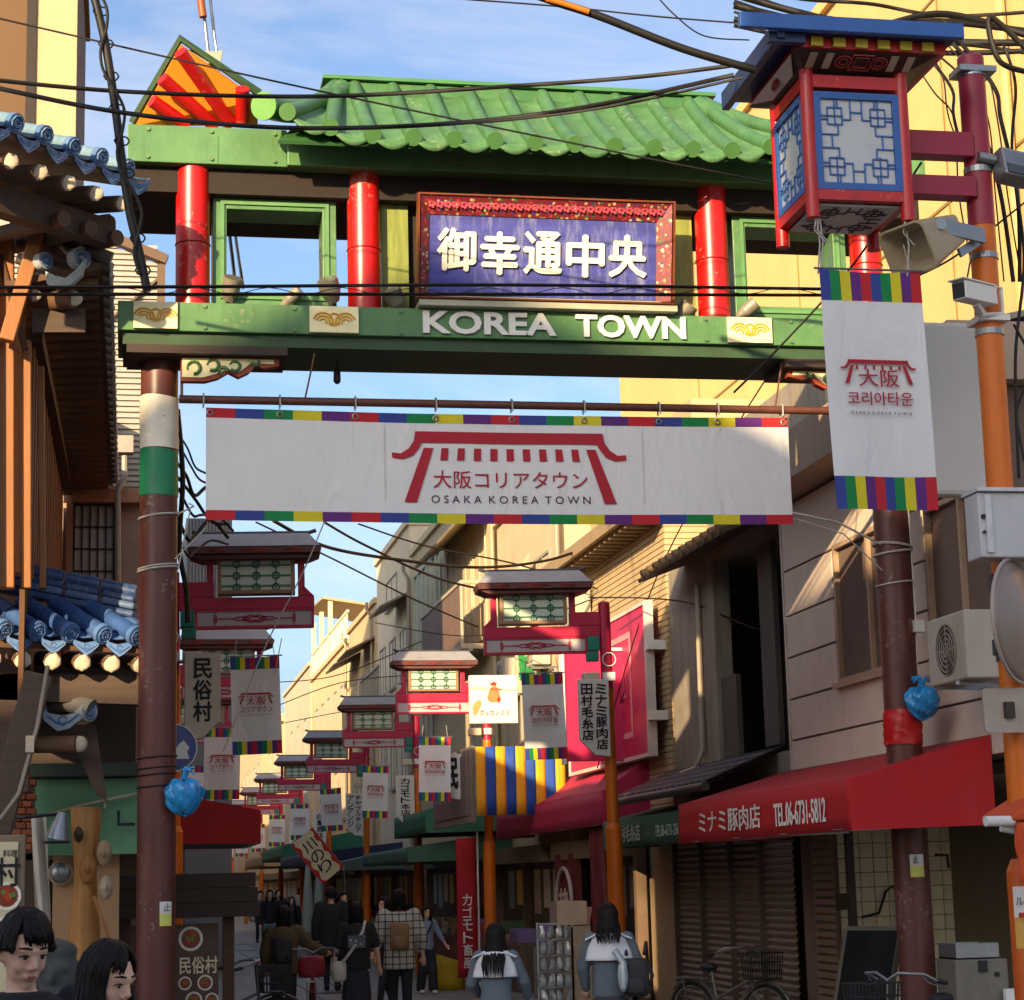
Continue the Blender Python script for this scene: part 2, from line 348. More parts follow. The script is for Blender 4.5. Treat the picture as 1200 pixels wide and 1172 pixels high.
# ---- tall cream block behind the butcher's, lit by the evening sun
YEL = mat('#cfae73', .8, .06, .9, .05, streak=.18, dirt='#7d6138')
b = building('cream_block', 'tall plain pale yellow block rising above the butcher shop', 8.4, 17, 15.0, 34, 12.2, YEL)
m = MB()
for k, z in enumerate((6.3, 8.6, 10.9)): m.box(8.385, 8.4, 15.0, 34, z, z+.03)
for y in (19.3, 24.2, 29): m.box(8.386, 8.4, y, y+.025, 0, 12.2)
m.build('joint', mat('#8d7445', .9), b)
m = MB(); m.tube([(8.3, 17.6, 4), (8.3, 17.6, 12)], .05); m.build('drainpipe', mat('#b89a63', .6), b)

# ---- butcher's house: siding panels, two windows, fascia
SID = mat('#d0bfae', .75, .07, 1.6, .1, streak=.2, dirt='#7d6a58')
bt = thing('butcher_house', (6.75, 17.5, 0), 'two storey house clad in wide pinkish beige siding above the red awning', 'building')
m = MB(); m.box(6.74, 11, 14.9, 20.3, 2.62, 5.52); m.box(10.8, 11, 14.9, 20.3, 0, 2.62); m.box(6.74, 7.0, 19.92, 20.3, 0, 2.62); m.build('wall', mat('#6d5a50', .85, .1, 2, .1), bt)
wz = ((16.95, 18.75, 3.52, 4.86), (14.95, 16.4, 3.36, 4.80))
for i, (z0, z1) in enumerate(((2.62, 3.08), (3.08, 3.5), (3.5, 3.93), (3.93, 4.36), (4.36, 4.83), (4.83, 5.5))):
    segs = [(14.9, 20.3)]
    if i in (2, 3, 4): segs = [(18.8, 20.3), (16.45, 16.9)]
    for (a, c) in segs:
        for (p, q) in ([(a, c)] if c-a < 2.6 else [(a, (a+c)/2), ((a+c)/2, c)]):
            m = MB(); m.box(6.7, 6.737, p+.006, q-.006, z0+.01, z1-.01); m.build('siding_panel', SID, bt, bevel=.006)
for (y0, y1, z0, z1) in wz:
    window(bt, FS(6.72, (y0+y1)/2, (z0+z1)/2), y1-y0, z1-z0, glass=mat('#6d6a4c', .12, .5, .7, 0, spec=.8), fcol=mat('#a58b74', .5), depth=.12, bars=1)
m = MB(); m.box(6.3, 11, 14.7, 20.35, 5.53, 5.62); m.box(6.3, 6.36, 14.7, 20.35, 5.62, 6.0); m.box(6.36, 11, 14.7, 14.76, 5.62, 6.0); m.build('fascia', mat('#a8937f', .7, .08, 2, .06, streak=.25), bt)
m = MB(); m.add([(6.36, 14.76, 5.95), (11, 14.76, 7.0), (11, 20.35, 7.0), (6.36, 20.35, 5.95)], [(0, 1, 2, 3)]); m.build('roof', mat('#8c8378', .7, .1, 3, .1), bt, solid=.05)
m = MB(); m.box(6.69, 6.74, 20.3, 20.34, 2.7, 5.5); m.build('corner_trim', mat('#cfc4b4', .6), bt)
# tiled shop interior (three wall faces of small cream tiles)
TILE = mat('#ddd3b8', .35, .12, 4, .03, streak=.2, dirt='#5c4a33')
m = MB(); m.box(6.8, 10.8, 19.95, 20.05, 0, 2.61); m.box(8.2, 8.3, 14.9, 19.95, 0, 2.61); m.box(7.0, 8.2, 14.9, 19.95, 2.5, 2.6); m.build('inner_wall', mat('#7d715c', .9), bt)
tm = MB(); tm.box(-.068, .068, -.008, 0, -.068, .068)
reps(tm, 'tile', TILE, bt, [((6.87+i*.145, 19.945, .5+j*.145), (0, 0, 0)) for i in range(10) for j in range(13)] + [((8.195, 16.1+i*.145, .62+j*.145), (0, 0, -math.pi/2)) for i in range(14) for j in range(12) if not (i > 8 and j < 3)])
m = MB(); m.box(6.72, 6.78, 19.84, 19.93, 0, 2.6); m.build('door_post', mat('#5f4d45', .5), bt)
sl = MB(); sl.box(-.02, .0, -.29, .29, 0, .05); reps(sl, 'louvre_slat', mat('#7d6552', .5, .15, 4), bt, [(6.72, 19.55, .5+k*.078) for k in range(26)])
for (x, y) in ((6.68, 18.75), (6.68, 17.1)):
    m = MB(); m.box(x, x+.07, y, y+.07, 0, 2.6); m.build('post', mat('#2a2220', .5), bt)

# ---- grey stucco house with shutters
STU = mat('#8a8174', .9, .16, 1.2, .14, streak=.6, dirt='#2c2722')
gh = thing('stucco_house', (6.9, 23, 0), 'old dark grey stucco house with deep balcony recess beside the siding house', 'building')
m = MB(); m.box(6.75, 11, 20.4, 25.1, 2.6, 3.0); m.box(6.75, 6.95, 23.1, 25.1, 3.0, 5.4); m.box(7.9, 11, 20.4, 25.1, 3.0, 5.4); m.box(6.75, 11, 20.4, 25.1, 5.4, 5.55)
m.box(6.95, 7.9, 24.9, 25.1, 3.0, 5.4); m.box(7.3, 11, 20.4, 25.1, 5.55, 7.2); m.box(6.76, 7.9, 20.4, 20.52, 3.0, 5.4); m.build('wall', STU, gh)
m = MB(); m.box(6.8, 6.86, 21.0, 21.5, 3.1, 5.3); m.box(6.8, 6.86, 22.5, 23.1, 3.0, 4.0); m.build('boarded_panel', mat('#57504a', .8, .2, 2, .1, streak=.5), gh)
window(gh, FS(7.88, 22.3, 4.2), 1.5, 1.6, fcol=mat('#4a423a', .6))
m = MB(); m.add([(6.15, 20.5, 5.32), (7.3, 20.5, 5.75), (7.3, 24.3, 5.75), (6.15, 24.3, 5.32)], [(0, 1, 2, 3)]); m.build('canopy_roof', mat('#5a4c3f', .8, .2, 4, .1), gh, solid=.04)
rt = MB(); rt.tube([(-.1, 0, -.05), (.13, 0, .04)], .06, 8); reps(rt, 'ridge_tile', mat('#7c6444', .8, .2, 5, .1), gh, [(6.22, 20.7+k*.3, 5.41) for k in range(12)], smooth=50)
m = MB(); m.tube([(6.7, 23.6, 5.2), (6.7, 23.65, 3.2), (6.62, 23.7, 3.0), (6.5, 24.6, 2.9)], .035); m.build('drainpipe', mat('#a59b8a', .5, .1, 4, .05, streak=.4), gh)
# shutters below (brown slatted roller doors)
SHU = mat('#84705f', .5, .12, 3, .06, streak=.3)
for k, (y0, y1) in enumerate(((20.45, 21.45), (21.5, 22.6), (22.65, 23.8), (23.85, 25.0))):
    m = MB()
    for j in range(34):
        z = .02+j*.076; m.add([(6.72, y0, z), (6.72, y1, z), (6.69, y1, z+.038), (6.69, y0, z+.038), (6.72, y1, z+.07), (6.72, y0, z+.07)], [(0, 3, 2, 1), (3, 5, 4, 2)])
    o = m.build('shutter', SHU, gh)
    m = MB(); m.box(6.64, 6.72, y1, y1+.05, 0, 2.6); m.build('shutter_rail', mat('#5a4a43', .5), gh)
# black tiled lean-to over the shutters
lt = thing('tiled_canopy', (6.4, 23, 2.8), 'black tiled lean-to roof over the shutters beside the red awning', 'canopy')
rw = MB()
for k in range(4): rw.grid(lambda a, b2, k=k: (k*.21+a*.25, b2*.27, k*.085+a*.10+.03*math.cos(b2*2*math.pi)), 1, 8)
reps(rw, 'tile_row', mat('#45413f', .55, .25, 6, .1, streak=.3, dirt='#6b5a40'), lt, [(5.95, 20.9+k*.27, 2.70) for k in range(16)], smooth=60, solid=.014)
m = MB(); m.tube([(5.93, 20.9, 2.66), (5.93, 25.2, 2.66)], .05, 8); m.build('gutter', mat('#3b3836', .5), lt, smooth=60)

# ---- beige brick-lined house with the pink hoarding
BRI = mat('#a38f70', .8, .08, 2.5, .1, streak=.2)
bh = thing('beige_house', (6.8, 28, 0), 'beige house of thin brick courses carrying the big pink hoarding', 'building')
m = MB(); m.box(6.75, 12, 25.2, 31.5, 0, 6.35); m.build('wall', BRI, bh)
m = MB()
for j in range(48): m.box(6.735, 6.752, 25.2, 31.5, 2.5+j*.08, 2.5+j*.08+.066)
for j in range(48): m.box(6.74, 8, 25.186, 25.2, 2.5+j*.08, 2.5+j*.08+.066)
tag(m.build('brick_courses', mat('#b49d78', .8, .1, 2.5, .1, streak=.15), bh), kind='stuff')
m = MB(); m.box(6.3, 12, 25.0, 31.7, 6.36, 6.44); m.box(6.26, 6.32, 25.0, 31.7, 6.3, 6.48)
for k in range(22): m.box(6.35, 6.7, 25.1+k*.3, 25.16+k*.3, 6.24, 6.355)
m.build('eaves', mat('#8f7a5c', .7, .1, 3, .05), bh)
m = MB(); m.box(7.2, 12, 25.3, 31.4, 6.44, 7.9); m.build('upper_wall', mat('#b39f7c', .8, .08, 2, .08), bh)
PINK = mat('#b32650', .45, .08, 2, .03, streak=.15, dirt='#d78a60')
hb = thing('hoarding', (6.6, 28.6, 3), 'large sun faded pink hoarding fixed to the beige house', 'hoarding')
m = MB(); m.box(6.52, 6.6, 25.5, 30.3, 3.3, 5.2); m.build('board', PINK, hb)
m = MB()
for (a, c, d, e) in ((25.45, 25.5, 3.25, 5.25), (30.3, 30.35, 3.25, 5.25), (25.5, 30.3, 3.25, 3.3), (25.5, 30.3, 5.2, 5.25)): m.box(6.5, 6.62, a, c, d, e)
m.build('frame', mat('#c9bdb4', .5), hb)
m = MB(); fr = FS(6.517, 26.9, 4.25)
for (a, b_, c, d) in ((-.6, -.52, -.7, .7), (.52, .6, -.7, .7), (-.52, .52, -.7, -.62), (-.52, .52, .62, .7)): m.fbox(fr, a, b_, c, d, 0, .004)
m.build('border_print', mat('#c98a90', .6), hb)
m = MB(); m.text(FS(6.517, 26.9, 4.3), '村山', .7, .5); m.build('lettering', mat('#b4576a', .6), hb)
for z in (3.7, 4.6):
    m = MB(); m.box(6.5, 6.75, 25.3, 25.45, z, z+.12); m.build('bracket', WHITE, hb)
sg = thing('projecting_sign', (5.9, 26.9, 3), 'narrow pink sign projecting behind the white pole sign of the nearest right lantern', 'sign')
m = MB(); m.box(5.72, 6.55, 26.82, 26.94, 3.28, 4.75); m.build('board', mat('#b3224f', .45, .08), sg)
m = MB(); m.box(5.68, 5.72, 26.8, 26.96, 3.24, 4.8); m.box(5.72, 6.55, 26.8, 26.96, 4.75, 4.79); m.build('frame', WHITE, sg)

# ---- farther right: house after house down the street
def facade(name, label, y0, y1, h, wm, wins, x=6.8, x1=13, roofm=None, extra=None):
    t = building(name, label, x, x1, y0, y1, h, wm, rmat=roofm)
    for (yc, zc, wd, ht) in wins: window(t, FS(x, yc, zc), wd, ht, bars=1)
    return t
GL = mat('#5c8f86', .08, .4, .4, 0, spec=.9)
t = facade('shop_house', 'pale mortar house with a white tarpaulin under its eaves', 31.9, 37.6, 8.3, mat('#bba888', .85, .08, 1.5, .08, streak=.2), [(33.3, 6.6, 1.2, 1.0), (33.2, 4.6, 1.4, 1.1), (36.2, 4.6, 1.4, 1.1)])
tp = MB(); tp.grid(lambda a, b_: (6.62+.08*math.sin(a*17+b_*3)*b_-.06*b_, 33.6+a*3.6, 7.2-b_*1.5*(1-.35*a)-.12*math.sin(a*5)), 18, 8); tag(tp.build('tarpaulin', mat('#cbbf9f', .8, .06, 3, .1), smooth=180), 'white tarpaulin hanging under the eaves of the pale house', 'tarpaulin')
t = facade('balcony_house', 'pale house with a slatted balcony and blue green upper glazing', 37.9, 49.4, 9.6, mat('#c2b08c', .85, .07, 1.2, .08, streak=.15), [(40, 4.6, 1.6, 1.3), (47, 5.0, 1.6, 1.3)], roofm=mat('#c9b78f', .8))
m = MB(); m.box(6.2, 6.8, 38.4, 44.0, 6.1, 6.2); m.box(6.2, 6.25, 38.4, 44.0, 7.35, 7.42); m.box(6.25, 6.8, 38.4, 38.46, 7.35, 7.42); m.box(6.2, 6.25, 38.4, 38.46, 6.2, 7.35); m.build('balcony', mat('#a99b84', .6), t)
bl = MB(); bl.box(-.01, .01, -.09, .09, -.56, .56); reps(bl, 'baluster', mat('#6a5347', .6), t, [(6.23, 38.6+k*.225, 6.78) for k in range(24)])
for k in range(3): window(t, FS(6.8, 39.6+k*1.7, 7.6), 1.5, 2.4, glass=glassmat('#4a4a44'), fcol=mat('#b7a98d', .5), bars=1)
for k in range(6): window(t, FS(6.78, 44.9+k*.74, 7.95), .68, 2.2, glass=GL, fcol=mat('#98a8a0', .5), bars=0)
m = MB(); m.add([(6.1, 38.1, 8.5), (6.8, 38.1, 9.0), (6.8, 44.2, 9.0), (6.1, 44.2, 8.5)], [(0, 1, 2, 3)]); m.build('awning_roof', mat('#b3a488', .6), t, solid=.05)
def balcony(t, x, y0, y1, z, c, n):
    m = MB(); m.box(x-.55, x, y0, y1, z, z+.1); m.build('balcony_floor', mat(c, .7, .1, 3, .05, streak=.2), t)
    m = MB()
    for k in range(n): y = y0+.05+(y1-y0-.1)*k/(n-1); m.box(x-.54, x-.51, y-.02, y+.02, z+.1, z+.9)
    m.box(x-.56, x-.5, y0, y1, z+.9, z+.96); m.build('railing', mat('#8f8474', .5, .1), t)
t = facade('white_house', 'pale house with a stepped roof edge and rows of small windows', 49.9, 56.8, 10.5, mat('#cdbfa4', .85, .06, 1.2, .08, streak=.2), [(y, z, 1.2, 1.3) for y in (51.2, 53.4, 55.5) for z in (4.8, 7.4)] + [(53.4, 9.3, 2.2, .8)])
balcony(t, 6.8, 52.2, 56.4, 6.3, '#b5a78c', 14)
m = MB(); m.add([(6.1, 50.2, 8.5), (6.8, 50.2, 8.85), (6.8, 52.6, 8.85), (6.1, 52.6, 8.5)], [(0, 1, 2, 3)]); m.build('window_canopy', mat('#7d7264', .6), t, solid=.05)
m = MB(); m.box(7.8, 12, 50.2, 55, 10.66, 11.5); m.build('stair_tower', mat('#c9bb9f', .85), t)
t = facade('narrow_house', 'slightly lower yellowish house with dark canopies beyond the stepped pale house', 57.0, 64.4, 9.5, mat('#bfa77f', .85, .08, 1.2, .08, streak=.25), [(y, z, 1.3, 1.2) for y in (58.5, 60.7, 62.9) for z in (4.7, 7.2)])
balcony(t, 6.8, 57.6, 61.5, 5.9, '#a5977c', 12)
for y0 in (57.4, 61.0):
    m = MB(); m.add([(6.0, y0, 8.2), (6.8, y0, 8.6), (6.8, y0+2.8, 8.6), (6.0, y0+2.8, 8.2)], [(0, 1, 2, 3)]); m.build('window_canopy', mat('#6d5a48', .6), t, solid=.05)
t = facade('terrace_house', 'tall peach coloured house with a railed roof terrace under corrugated roofing', 65, 78, 9.3, mat('#cfae86', .85, .06, 1, .06, streak=.12), [(y, z, 1.1, 1.6) for y in (66.5, 68.7, 71, 73.3, 75.6) for z in (4.6, 7.3)])
m = MB()
for k in range(28): m.box(6.82, 6.86, 65.2+k*.46, 65.26+k*.46, 9.47, 10.3)
m.box(6.8, 6.88, 65, 78, 10.3, 10.38); m.build('railing', mat('#d9cba9', .6), t)
m = MB(); m.add([(6.6, 71, 11.6), (10, 71, 11.1), (10, 78, 11.4), (6.6, 78, 12.0)], [(0, 1, 2, 3)]); m.build('terrace_roof', mat('#a58f66', .6, .1, 3, .1), t, solid=.08)
for y in (71.2, 74.5, 77.8):
    m = MB(); m.box(6.8, 6.95, y-.08, y+.08, 9.47, 11.55); m.build('terrace_post', mat('#d9c59a', .6), t)
# clutter on the far fronts: pipes, cabinets, air conditioners
ACM = mat('#b0a898', .5, .08, 3, .03, streak=.25)
for k, (y, z, lab) in enumerate(((33.2, 5.5, 'small air conditioner high on the white tarpaulin house'), (35.8, 5.3, 'air conditioner below the white tarpaulin'), (45.6, 5.9, 'air conditioner under the blue green glazing'), (52.8, 6.2, 'air conditioner on the front of the stepped pale house'), (60.2, 6.2, 'far air conditioner near the end of the stepped pale house'), (29.8, 5.75, 'air conditioner under the eaves of the beige brick house'))):
    xx = 6.73 if k == 5 else 6.8; t = thing('air_conditioner', (xx-.2, y, z), lab, 'air conditioner'); m = MB(); m.box(xx-.32, xx-.02, y-.4, y+.4, z-.3, z+.3); m.build('case', ACM, t, bevel=.02)
    m = MB(); fr = FS(xx-.322, y+.08, z)
    for r in (.08, .15, .22): m.tube([fr(r*math.cos(q), r*math.sin(q), .004) for q in [i*.449 for i in range(15)]], .007, 4)
    m.build('fan_guard', mat('#7a736a', .5), t)
    m = MB(); m.box(xx-.34, xx, y-.3, y-.26, z-.36, z-.303); m.box(xx-.34, xx, y+.26, y+.3, z-.36, z-.303); m.build('bracket', STEEL, t)
for k, (y, h, c, lab) in enumerate(((31.75, 8.2, '#9c9080', 'grey downpipe at the corner of the white tarpaulin house'), (37.7, 9, '#a89a80', 'tan downpipe between the tarpaulin house and the balcony house'), (49.6, 9.5, '#8d8678', 'downpipe between the balcony house and the stepped pale house'), (64.7, 9.6, '#a1937a', 'downpipe beside the terrace house'), (57.6, 9.6, '#948a78', 'thin downpipe in the middle of the stepped pale house'))):
    m = MB(); m.tube([(6.72, y, 2.6), (6.72, y, h-.4), (6.6, y, h-.2), (6.6, y, h)], .045, 8); tag(m.build('downpipe', mat(c, .5, .1, 4, .05, streak=.4), None, smooth=60), lab, 'pipe')
k = 0
for (y0, y1, h, c, nm) in ((78.5, 92, 10, '#b7a88f', 'ochre shopfront row building far along the right side of the street'), (92.5, 108, 9, '#c9ad80', 'sunlit tan building far along the right side'), (108.5, 130, 10.5, '#b99f7a', 'farthest brownish building on the right side'), (130.5, 160, 9.5, '#c4b090', 'last pale building at the end of the right side')):
    facade('street_building', nm, y0, y1, h, mat(c, .85, .08, 1, .06), [(y0+2.2+i*3.4, z, 1.3, 1.5) for i in range(int((y1-y0-2)/3.4)) for z in (4.8, 7.4)])
# end of the street
for (x0, x1, y, h, c, nm) in ((13.5, 26, 185, 16.0, '#d2b98a', 'pale yellow apartment block closing the end of the street'), (5.8, 13.2, 190, 13.2, '#c2a06a', 'tan block closing the street beside the pale yellow block'), (-6, 5.6, 180, 10.6, '#b5823f', 'sunlit orange brown block at the far end of the street')):
    t = building('end_block', nm, x0, x1, y, y+10, h, mat(c, .85, .08, .6, .04))
    for z in range(3, int(h)-1, 3):
        for i in range(int((x1-x0)/2.4)): window(t, FC(x0+1.3+i*2.4, y, z+.5), 1.3, 1.4, bars=0)
# ---- left side beyond the gate (their fronts stand left of the pillar)
for (y0, y1, h, c, nm) in ((24.6, 34, 7.6, '#a8977f', 'grey beige shop house on the left beyond the folk restaurant'), (34.4, 47, 8.2, '#9b9285', 'taller grey shop house on the left side'), (47.4, 62, 7.8, '#b1a288', 'cream shop house on the left side farther on'), (62.4, 85, 9, '#a3947c', 'long tan shop house far along the left side'), (85.5, 120, 8.4, '#ab9d85', 'pale shop row far along the left side'), (120.5, 170, 9, '#9f9079', 'last shop row on the left side')):
    t = building('left_shop_house', nm, -8, -.55, y0, y1, h, mat(c, .85, .08, 1, .06))
    for i in range(int((y1-y0-2)/3.2)): window(t, Fr((-.55, y0+1.6+i*3.2, 4.8), (0, 1, 0), (0, 0, 1)), 1.3, 1.3)
# brown block high behind the restaurant
t = building('brown_block', 'tall brown block with a beige corner above the blue tiled roof', -12, -.9, 30, 36, 17, mat('#5d4630', .8, .1, 1, .06))
m = MB(); m.box(-1.48, -.88, 29.9, 30, 2, 17); m.build('corner_strip', mat('#a99573', .8, .06, 2, .05, grain='z'), t)
m = MB(); m.box(-1.62, -1.48, 29.86, 30, 2, 17); m.build('dark_strip', mat('#241c17', .7), t)
# white corrugated building end
t = thing('corrugated_house', (-.2, 26, 0), 'white corrugated clad house end with a brown sloping verge left of the gate', 'building')
m = MB(); m.prism(FC(0, 26, 0), [(-3, 0), (.34, 0), (.34, 9.7), (-.35, 9.98), (-3, 11.0)], -.2, 0); m.build('wall', mat('#8f8b84', .7), t)
m = MB()
for j in range(80):
    z = 4+j*.075
    m.box(-2.9, .3, 25.97, 25.999, z, z+.045)
tag(m.build('corrugation', mat('#99958e', .6, .06, 2, .04, streak=.3), t), kind='stuff')
m = MB(); m.bar((-1.2, 25.9, 10.4), (.42, 25.9, 9.75), .16, .12); m.box(.3, .4, 25.88, 25.99, 2, 9.7); m.bar((-.35, 25.94, 8.9), (.3, 25.94, 9.5), .06, .03); m.build('verge', mat('#5a4534', .6), t)
# ================================================================ THE GATE
GY = 15.7
gt = thing('entrance_gate', (3.24, 16.2, 0), 'green and red tiled roof gate across the street with KOREA TOWN on its beam', 'gate')
# pillars
for x in (.21, 6.28):
    m = MB(); m.cyl((x, 16.1, 0), (x, 16.1, 5.9), .147, n=28); m.build('pillar', BROWNP, gt, smooth=50)
def band(x, z0, z1, r, mt, nm, wob=.004):
    m = MB()
    m.grid(lambda a, b: (x+(r+wob*math.sin(a*31+b*9)*math.sin(b*13))*math.cos(a*6.2832), 16.1+(r+wob*math.sin(a*31+b*9)*math.sin(b*13))*math.sin(a*6.2832), z0+(z1-z0)*b+.01*math.sin(a*6.28*2)*(1 if .05 < b else .3)), 36, 10)
    return m.build(nm, mt, gt, smooth=180)
band(.21, 5.16, 5.58, .153, mat('#d9d2c2', .5, .1, 6, .2, streak=.25, dirt='#b59a3e'), 'white_wrap', .007)
band(.21, 4.78, 5.15, .152, mat('#1f7a52', .5, .08, 6, .1), 'green_wrap')
band(6.28, 2.76, 3.04, .158, mat('#b0161c', .35, .1, 6, .2), 'red_tape', .012)
# main beam
m = MB(); m.box(-.12, 6.62, GY, 16.6, 6.03, 6.265); m.build('lower_beam', GREEN, gt, bevel=.006)
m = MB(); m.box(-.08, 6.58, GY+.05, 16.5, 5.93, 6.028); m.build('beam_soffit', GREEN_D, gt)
for (a, b_) in ((-.05, 1.2), (5.3, 6.55)):
    m = MB(); m.box(a, b_, GY+.03, 16.3, 5.86, 5.928); m.build('beam_bracket', mat('#33251c', .6), gt)
# carved pale panels on the beam
for (x0, x1) in ((.0, .34), (1.37, 1.76), (4.8, 5.18), (6.24, 6.6)):
    m = MB(); m.box(x0, x1, GY-.03, GY-.002, 6.04, 6.255); p = m.build('carved_panel', CREAMP, gt, bevel=.004)
    m = MB(); fr = FC((x0+x1)/2, GY-.032, 6.15)
    for s in (-1, 1):
        for r in (.03, .055, .08):
            m.tube([fr(s*.09+a, b, 0) for a, b in arc(0, -.03, r, 20 if s > 0 else -20, 200 if s > 0 else 160, 8)], .009, 5)
    m.tube([fr(a, b, 0) for a, b in arc(0, 0, .045, 0, 330, 12)], .009, 5)
    m.build('relief_scroll', mat('#cf9a2a', .45, .15, 9), p, smooth=60)
# lettering
m = MB(); m.text(FC(2.82, GY-.002, 6.15), 'KOREA', 1.09, .19, .022, bold=.03); m.build('lettering', WHITE, gt)
m = MB(); m.text(FC(3.985, GY-.002, 6.15), 'TOWN', .92, .19, .022, bold=.03)
m.build('lettering', WHITE, gt)
# red posts
for x in (.46, 1.83, 4.75, 6.1):
    m = MB(); m.cyl((x, 15.86, 6.266), (x, 15.86, 7.42), .135, n=32); m.build('red_post', REDP, gt, smooth=50)
    m = MB(); m.tube([(x+.137*math.cos(a), 15.86+.137*math.sin(a), 6.78) for a in [k*.2618 for k in range(25)]], .006, 5); m.build('post_ring', mat('#8d100d', .4), gt)
# window frames
for x0 in (.62, 4.95):
    m = MB(); x1 = x0+.99
    m.box(x0, x0+.11, 15.9, 16.25, 6.266, 7.22); m.box(x1-.11, x1, 15.9, 16.25, 6.266, 7.22); m.box(x0+.11, x1-.11, 15.9, 16.25, 7.11, 7.22); m.box(x0+.11, x1-.11, 15.9, 16.25, 6.266, 6.42)
    f = m.build('window_frame', GREEN, gt, bevel=.005)
    m = MB()
    for (a, b, c, d) in ((x0+.06, x0+.09, 6.36, 7.18), (x1-.09, x1-.06, 6.36, 7.18), (x0+.09, x1-.09, 7.145, 7.18), (x0+.09, x1-.09, 6.36, 6.385)): m.box(a, b, 15.882, 15.899, c, d)
    m.build('moulding', GREEN_T, f)
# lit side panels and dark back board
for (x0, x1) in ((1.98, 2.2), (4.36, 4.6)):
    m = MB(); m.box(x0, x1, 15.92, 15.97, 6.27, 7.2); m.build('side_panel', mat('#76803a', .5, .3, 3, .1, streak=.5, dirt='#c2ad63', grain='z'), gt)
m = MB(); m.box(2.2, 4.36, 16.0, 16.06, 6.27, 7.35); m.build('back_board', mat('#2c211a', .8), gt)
# upper beam + soffit
for (a, b_) in ((-.06, 1.2), (5.36, 6.62)):
    m = MB(); m.box(a, b_, GY, 17.0, 7.41, 7.72); m.build('upper_beam', GREEN, gt, bevel=.006)
m = MB(); m.box(1.2, 5.36, GY-.06, 17.0, 7.405, 7.655); m.build('fascia', GREEN, gt, bevel=.006)
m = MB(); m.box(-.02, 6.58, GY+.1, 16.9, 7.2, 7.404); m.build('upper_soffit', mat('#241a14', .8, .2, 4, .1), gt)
for x in (.65, 2.6, 4.0, 5.9):
    m = MB(); m.box(x-.002, x+.004, GY-.0635 if 1.2 < x < 5.3 else GY-.003, GY+.02, 7.415, 7.65); m.build('seam', mat('#3a6b33', .6), gt)
bo = MB(); bo.cyl((0, 0, 0), (0, -.014, 0), .016, n=8)
reps(bo, 'bolt', mat('#5d7a52', .5, .2, 9, .05, metal=.3), gt, [(x, GY-.001, z) for x in (.55, 1.25, 2.1, 4.62, 5.35, 6.1) for z in (6.06, 6.235)] + [(x, GY-.001, z) for x in (.1, .6, 1.1, 5.5, 6.4) for z in (7.45, 7.68)])
# ---- tiled roof : barrel rows and pan rows
TG = mat('#416a42', .42, .2, 4, .08, streak=.4, dirt='#6f8a66', chips='#a3a886'); TGP = mat('#487046', .45, .22, 4, .08, streak=.45, dirt='#7f9472', chips='#aab08e')
EY, EZ, RY, RZ = 15.22, 7.50, 16.45, 8.40
def roofpt(x, t):
    """a point on the roof: x along the eave, t from eave 0 to ridge 1"""
    rx = max(1.68, min(4.88, x + (.0 if 1.9 < x < 4.7 else 0)))
    k = max(0, 1.95-x)/.9 if x < 3.2 else max(0, x-4.65)/.9
    lift = .22*k*k
    xx = x + (rx-x)*t
    z = EZ + lift*(1-t) + (RZ-EZ)*(t*.8+.2*t*t)
    return V((xx, EY+(RY-EY)*t, z))
rows = [1.18+.325*i for i in range(14)]
def steps(x, off=0, n=9): return [roofpt(x, i/n) + V((0, 0, off)) for i in range(n+1)]
for i, x in enumerate(rows):
    m = MB(); pts = steps(x, .03); m.tube(pts, [.062]*10, 12); o = m.build('barrel_tile', TG, gt, smooth=50)
    d = (pts[1]-pts[0]).normalized(); m = MB(); m.tube([pts[0]-d*.045, pts[0]-d*.001], .069, 16); m.build('end_cap', mat('#48733f', .45, .1, 5), o)
for i in range(len(rows)-1):
    x0, x1 = rows[i], rows[i+1]; m = MB()
    m.grid(lambda a, b: roofpt(x0+(x1-x0)*a, b) + V((0, 0, .03-.052*math.sin(a*math.pi))), 8, 9)
    m.grid(lambda a, b: roofpt(x0+(x1-x0)*a, 0) + V((0, -.012, -.004 + .03*(1-b)-.052*math.sin(a*math.pi) - .035*b*math.sin(a*math.pi))), 8, 1)
    m.build('pan_tile', TGP, gt, smooth=70, solid=.012)
# hip barrels at both ends with big round ends
for s, X0 in ((1, 0), (-1, 6.56)):
    X = lambda q: q if s > 0 else 6.56-q
    pts = [V((X(1.72-.72*t), 16.4-1.12*t, 8.36-.61*t-.1*math.sin(t*3.14))) for t in [k/8 for k in range(9)]]
    m = MB(); m.tube(pts, .098, 14); o = m.build('hip_barrel', TG, gt, smooth=50)
    d = (pts[-1]-pts[-2]).normalized(); m = MB(); m.tube([pts[-1]+d*.002, pts[-1]+d*.03], .112, 20); m.build('end_cap', mat('#5d8f45', .45, .1, 5), o)
m = MB(); m.box(1.62, 4.94, 16.40, 16.75, 8.33, 8.45); m.build('ridge', mat('#37663a', .5, .15, 3, .06, streak=.3, dirt='#87905e'), gt, bevel=.015)
m = MB(); m.box(1.56, 5.0, 16.36, 16.8, 8.453, 8.485); m.build('ridge_cap', mat('#3e7242', .5, .15, 3, .06), gt)
m = MB(); m.add([(1.1, 15.3, 7.47), (5.46, 15.3, 7.47), (5.46, 17.6, 7.5), (4.9, 16.5, 8.33), (1.65, 16.5, 8.33), (1.1, 17.6, 7.5)], [(0, 1, 3, 4), (4, 3, 2, 5)]); m.build('roof_board', mat('#2f5a2c', .6), gt, solid=.03)
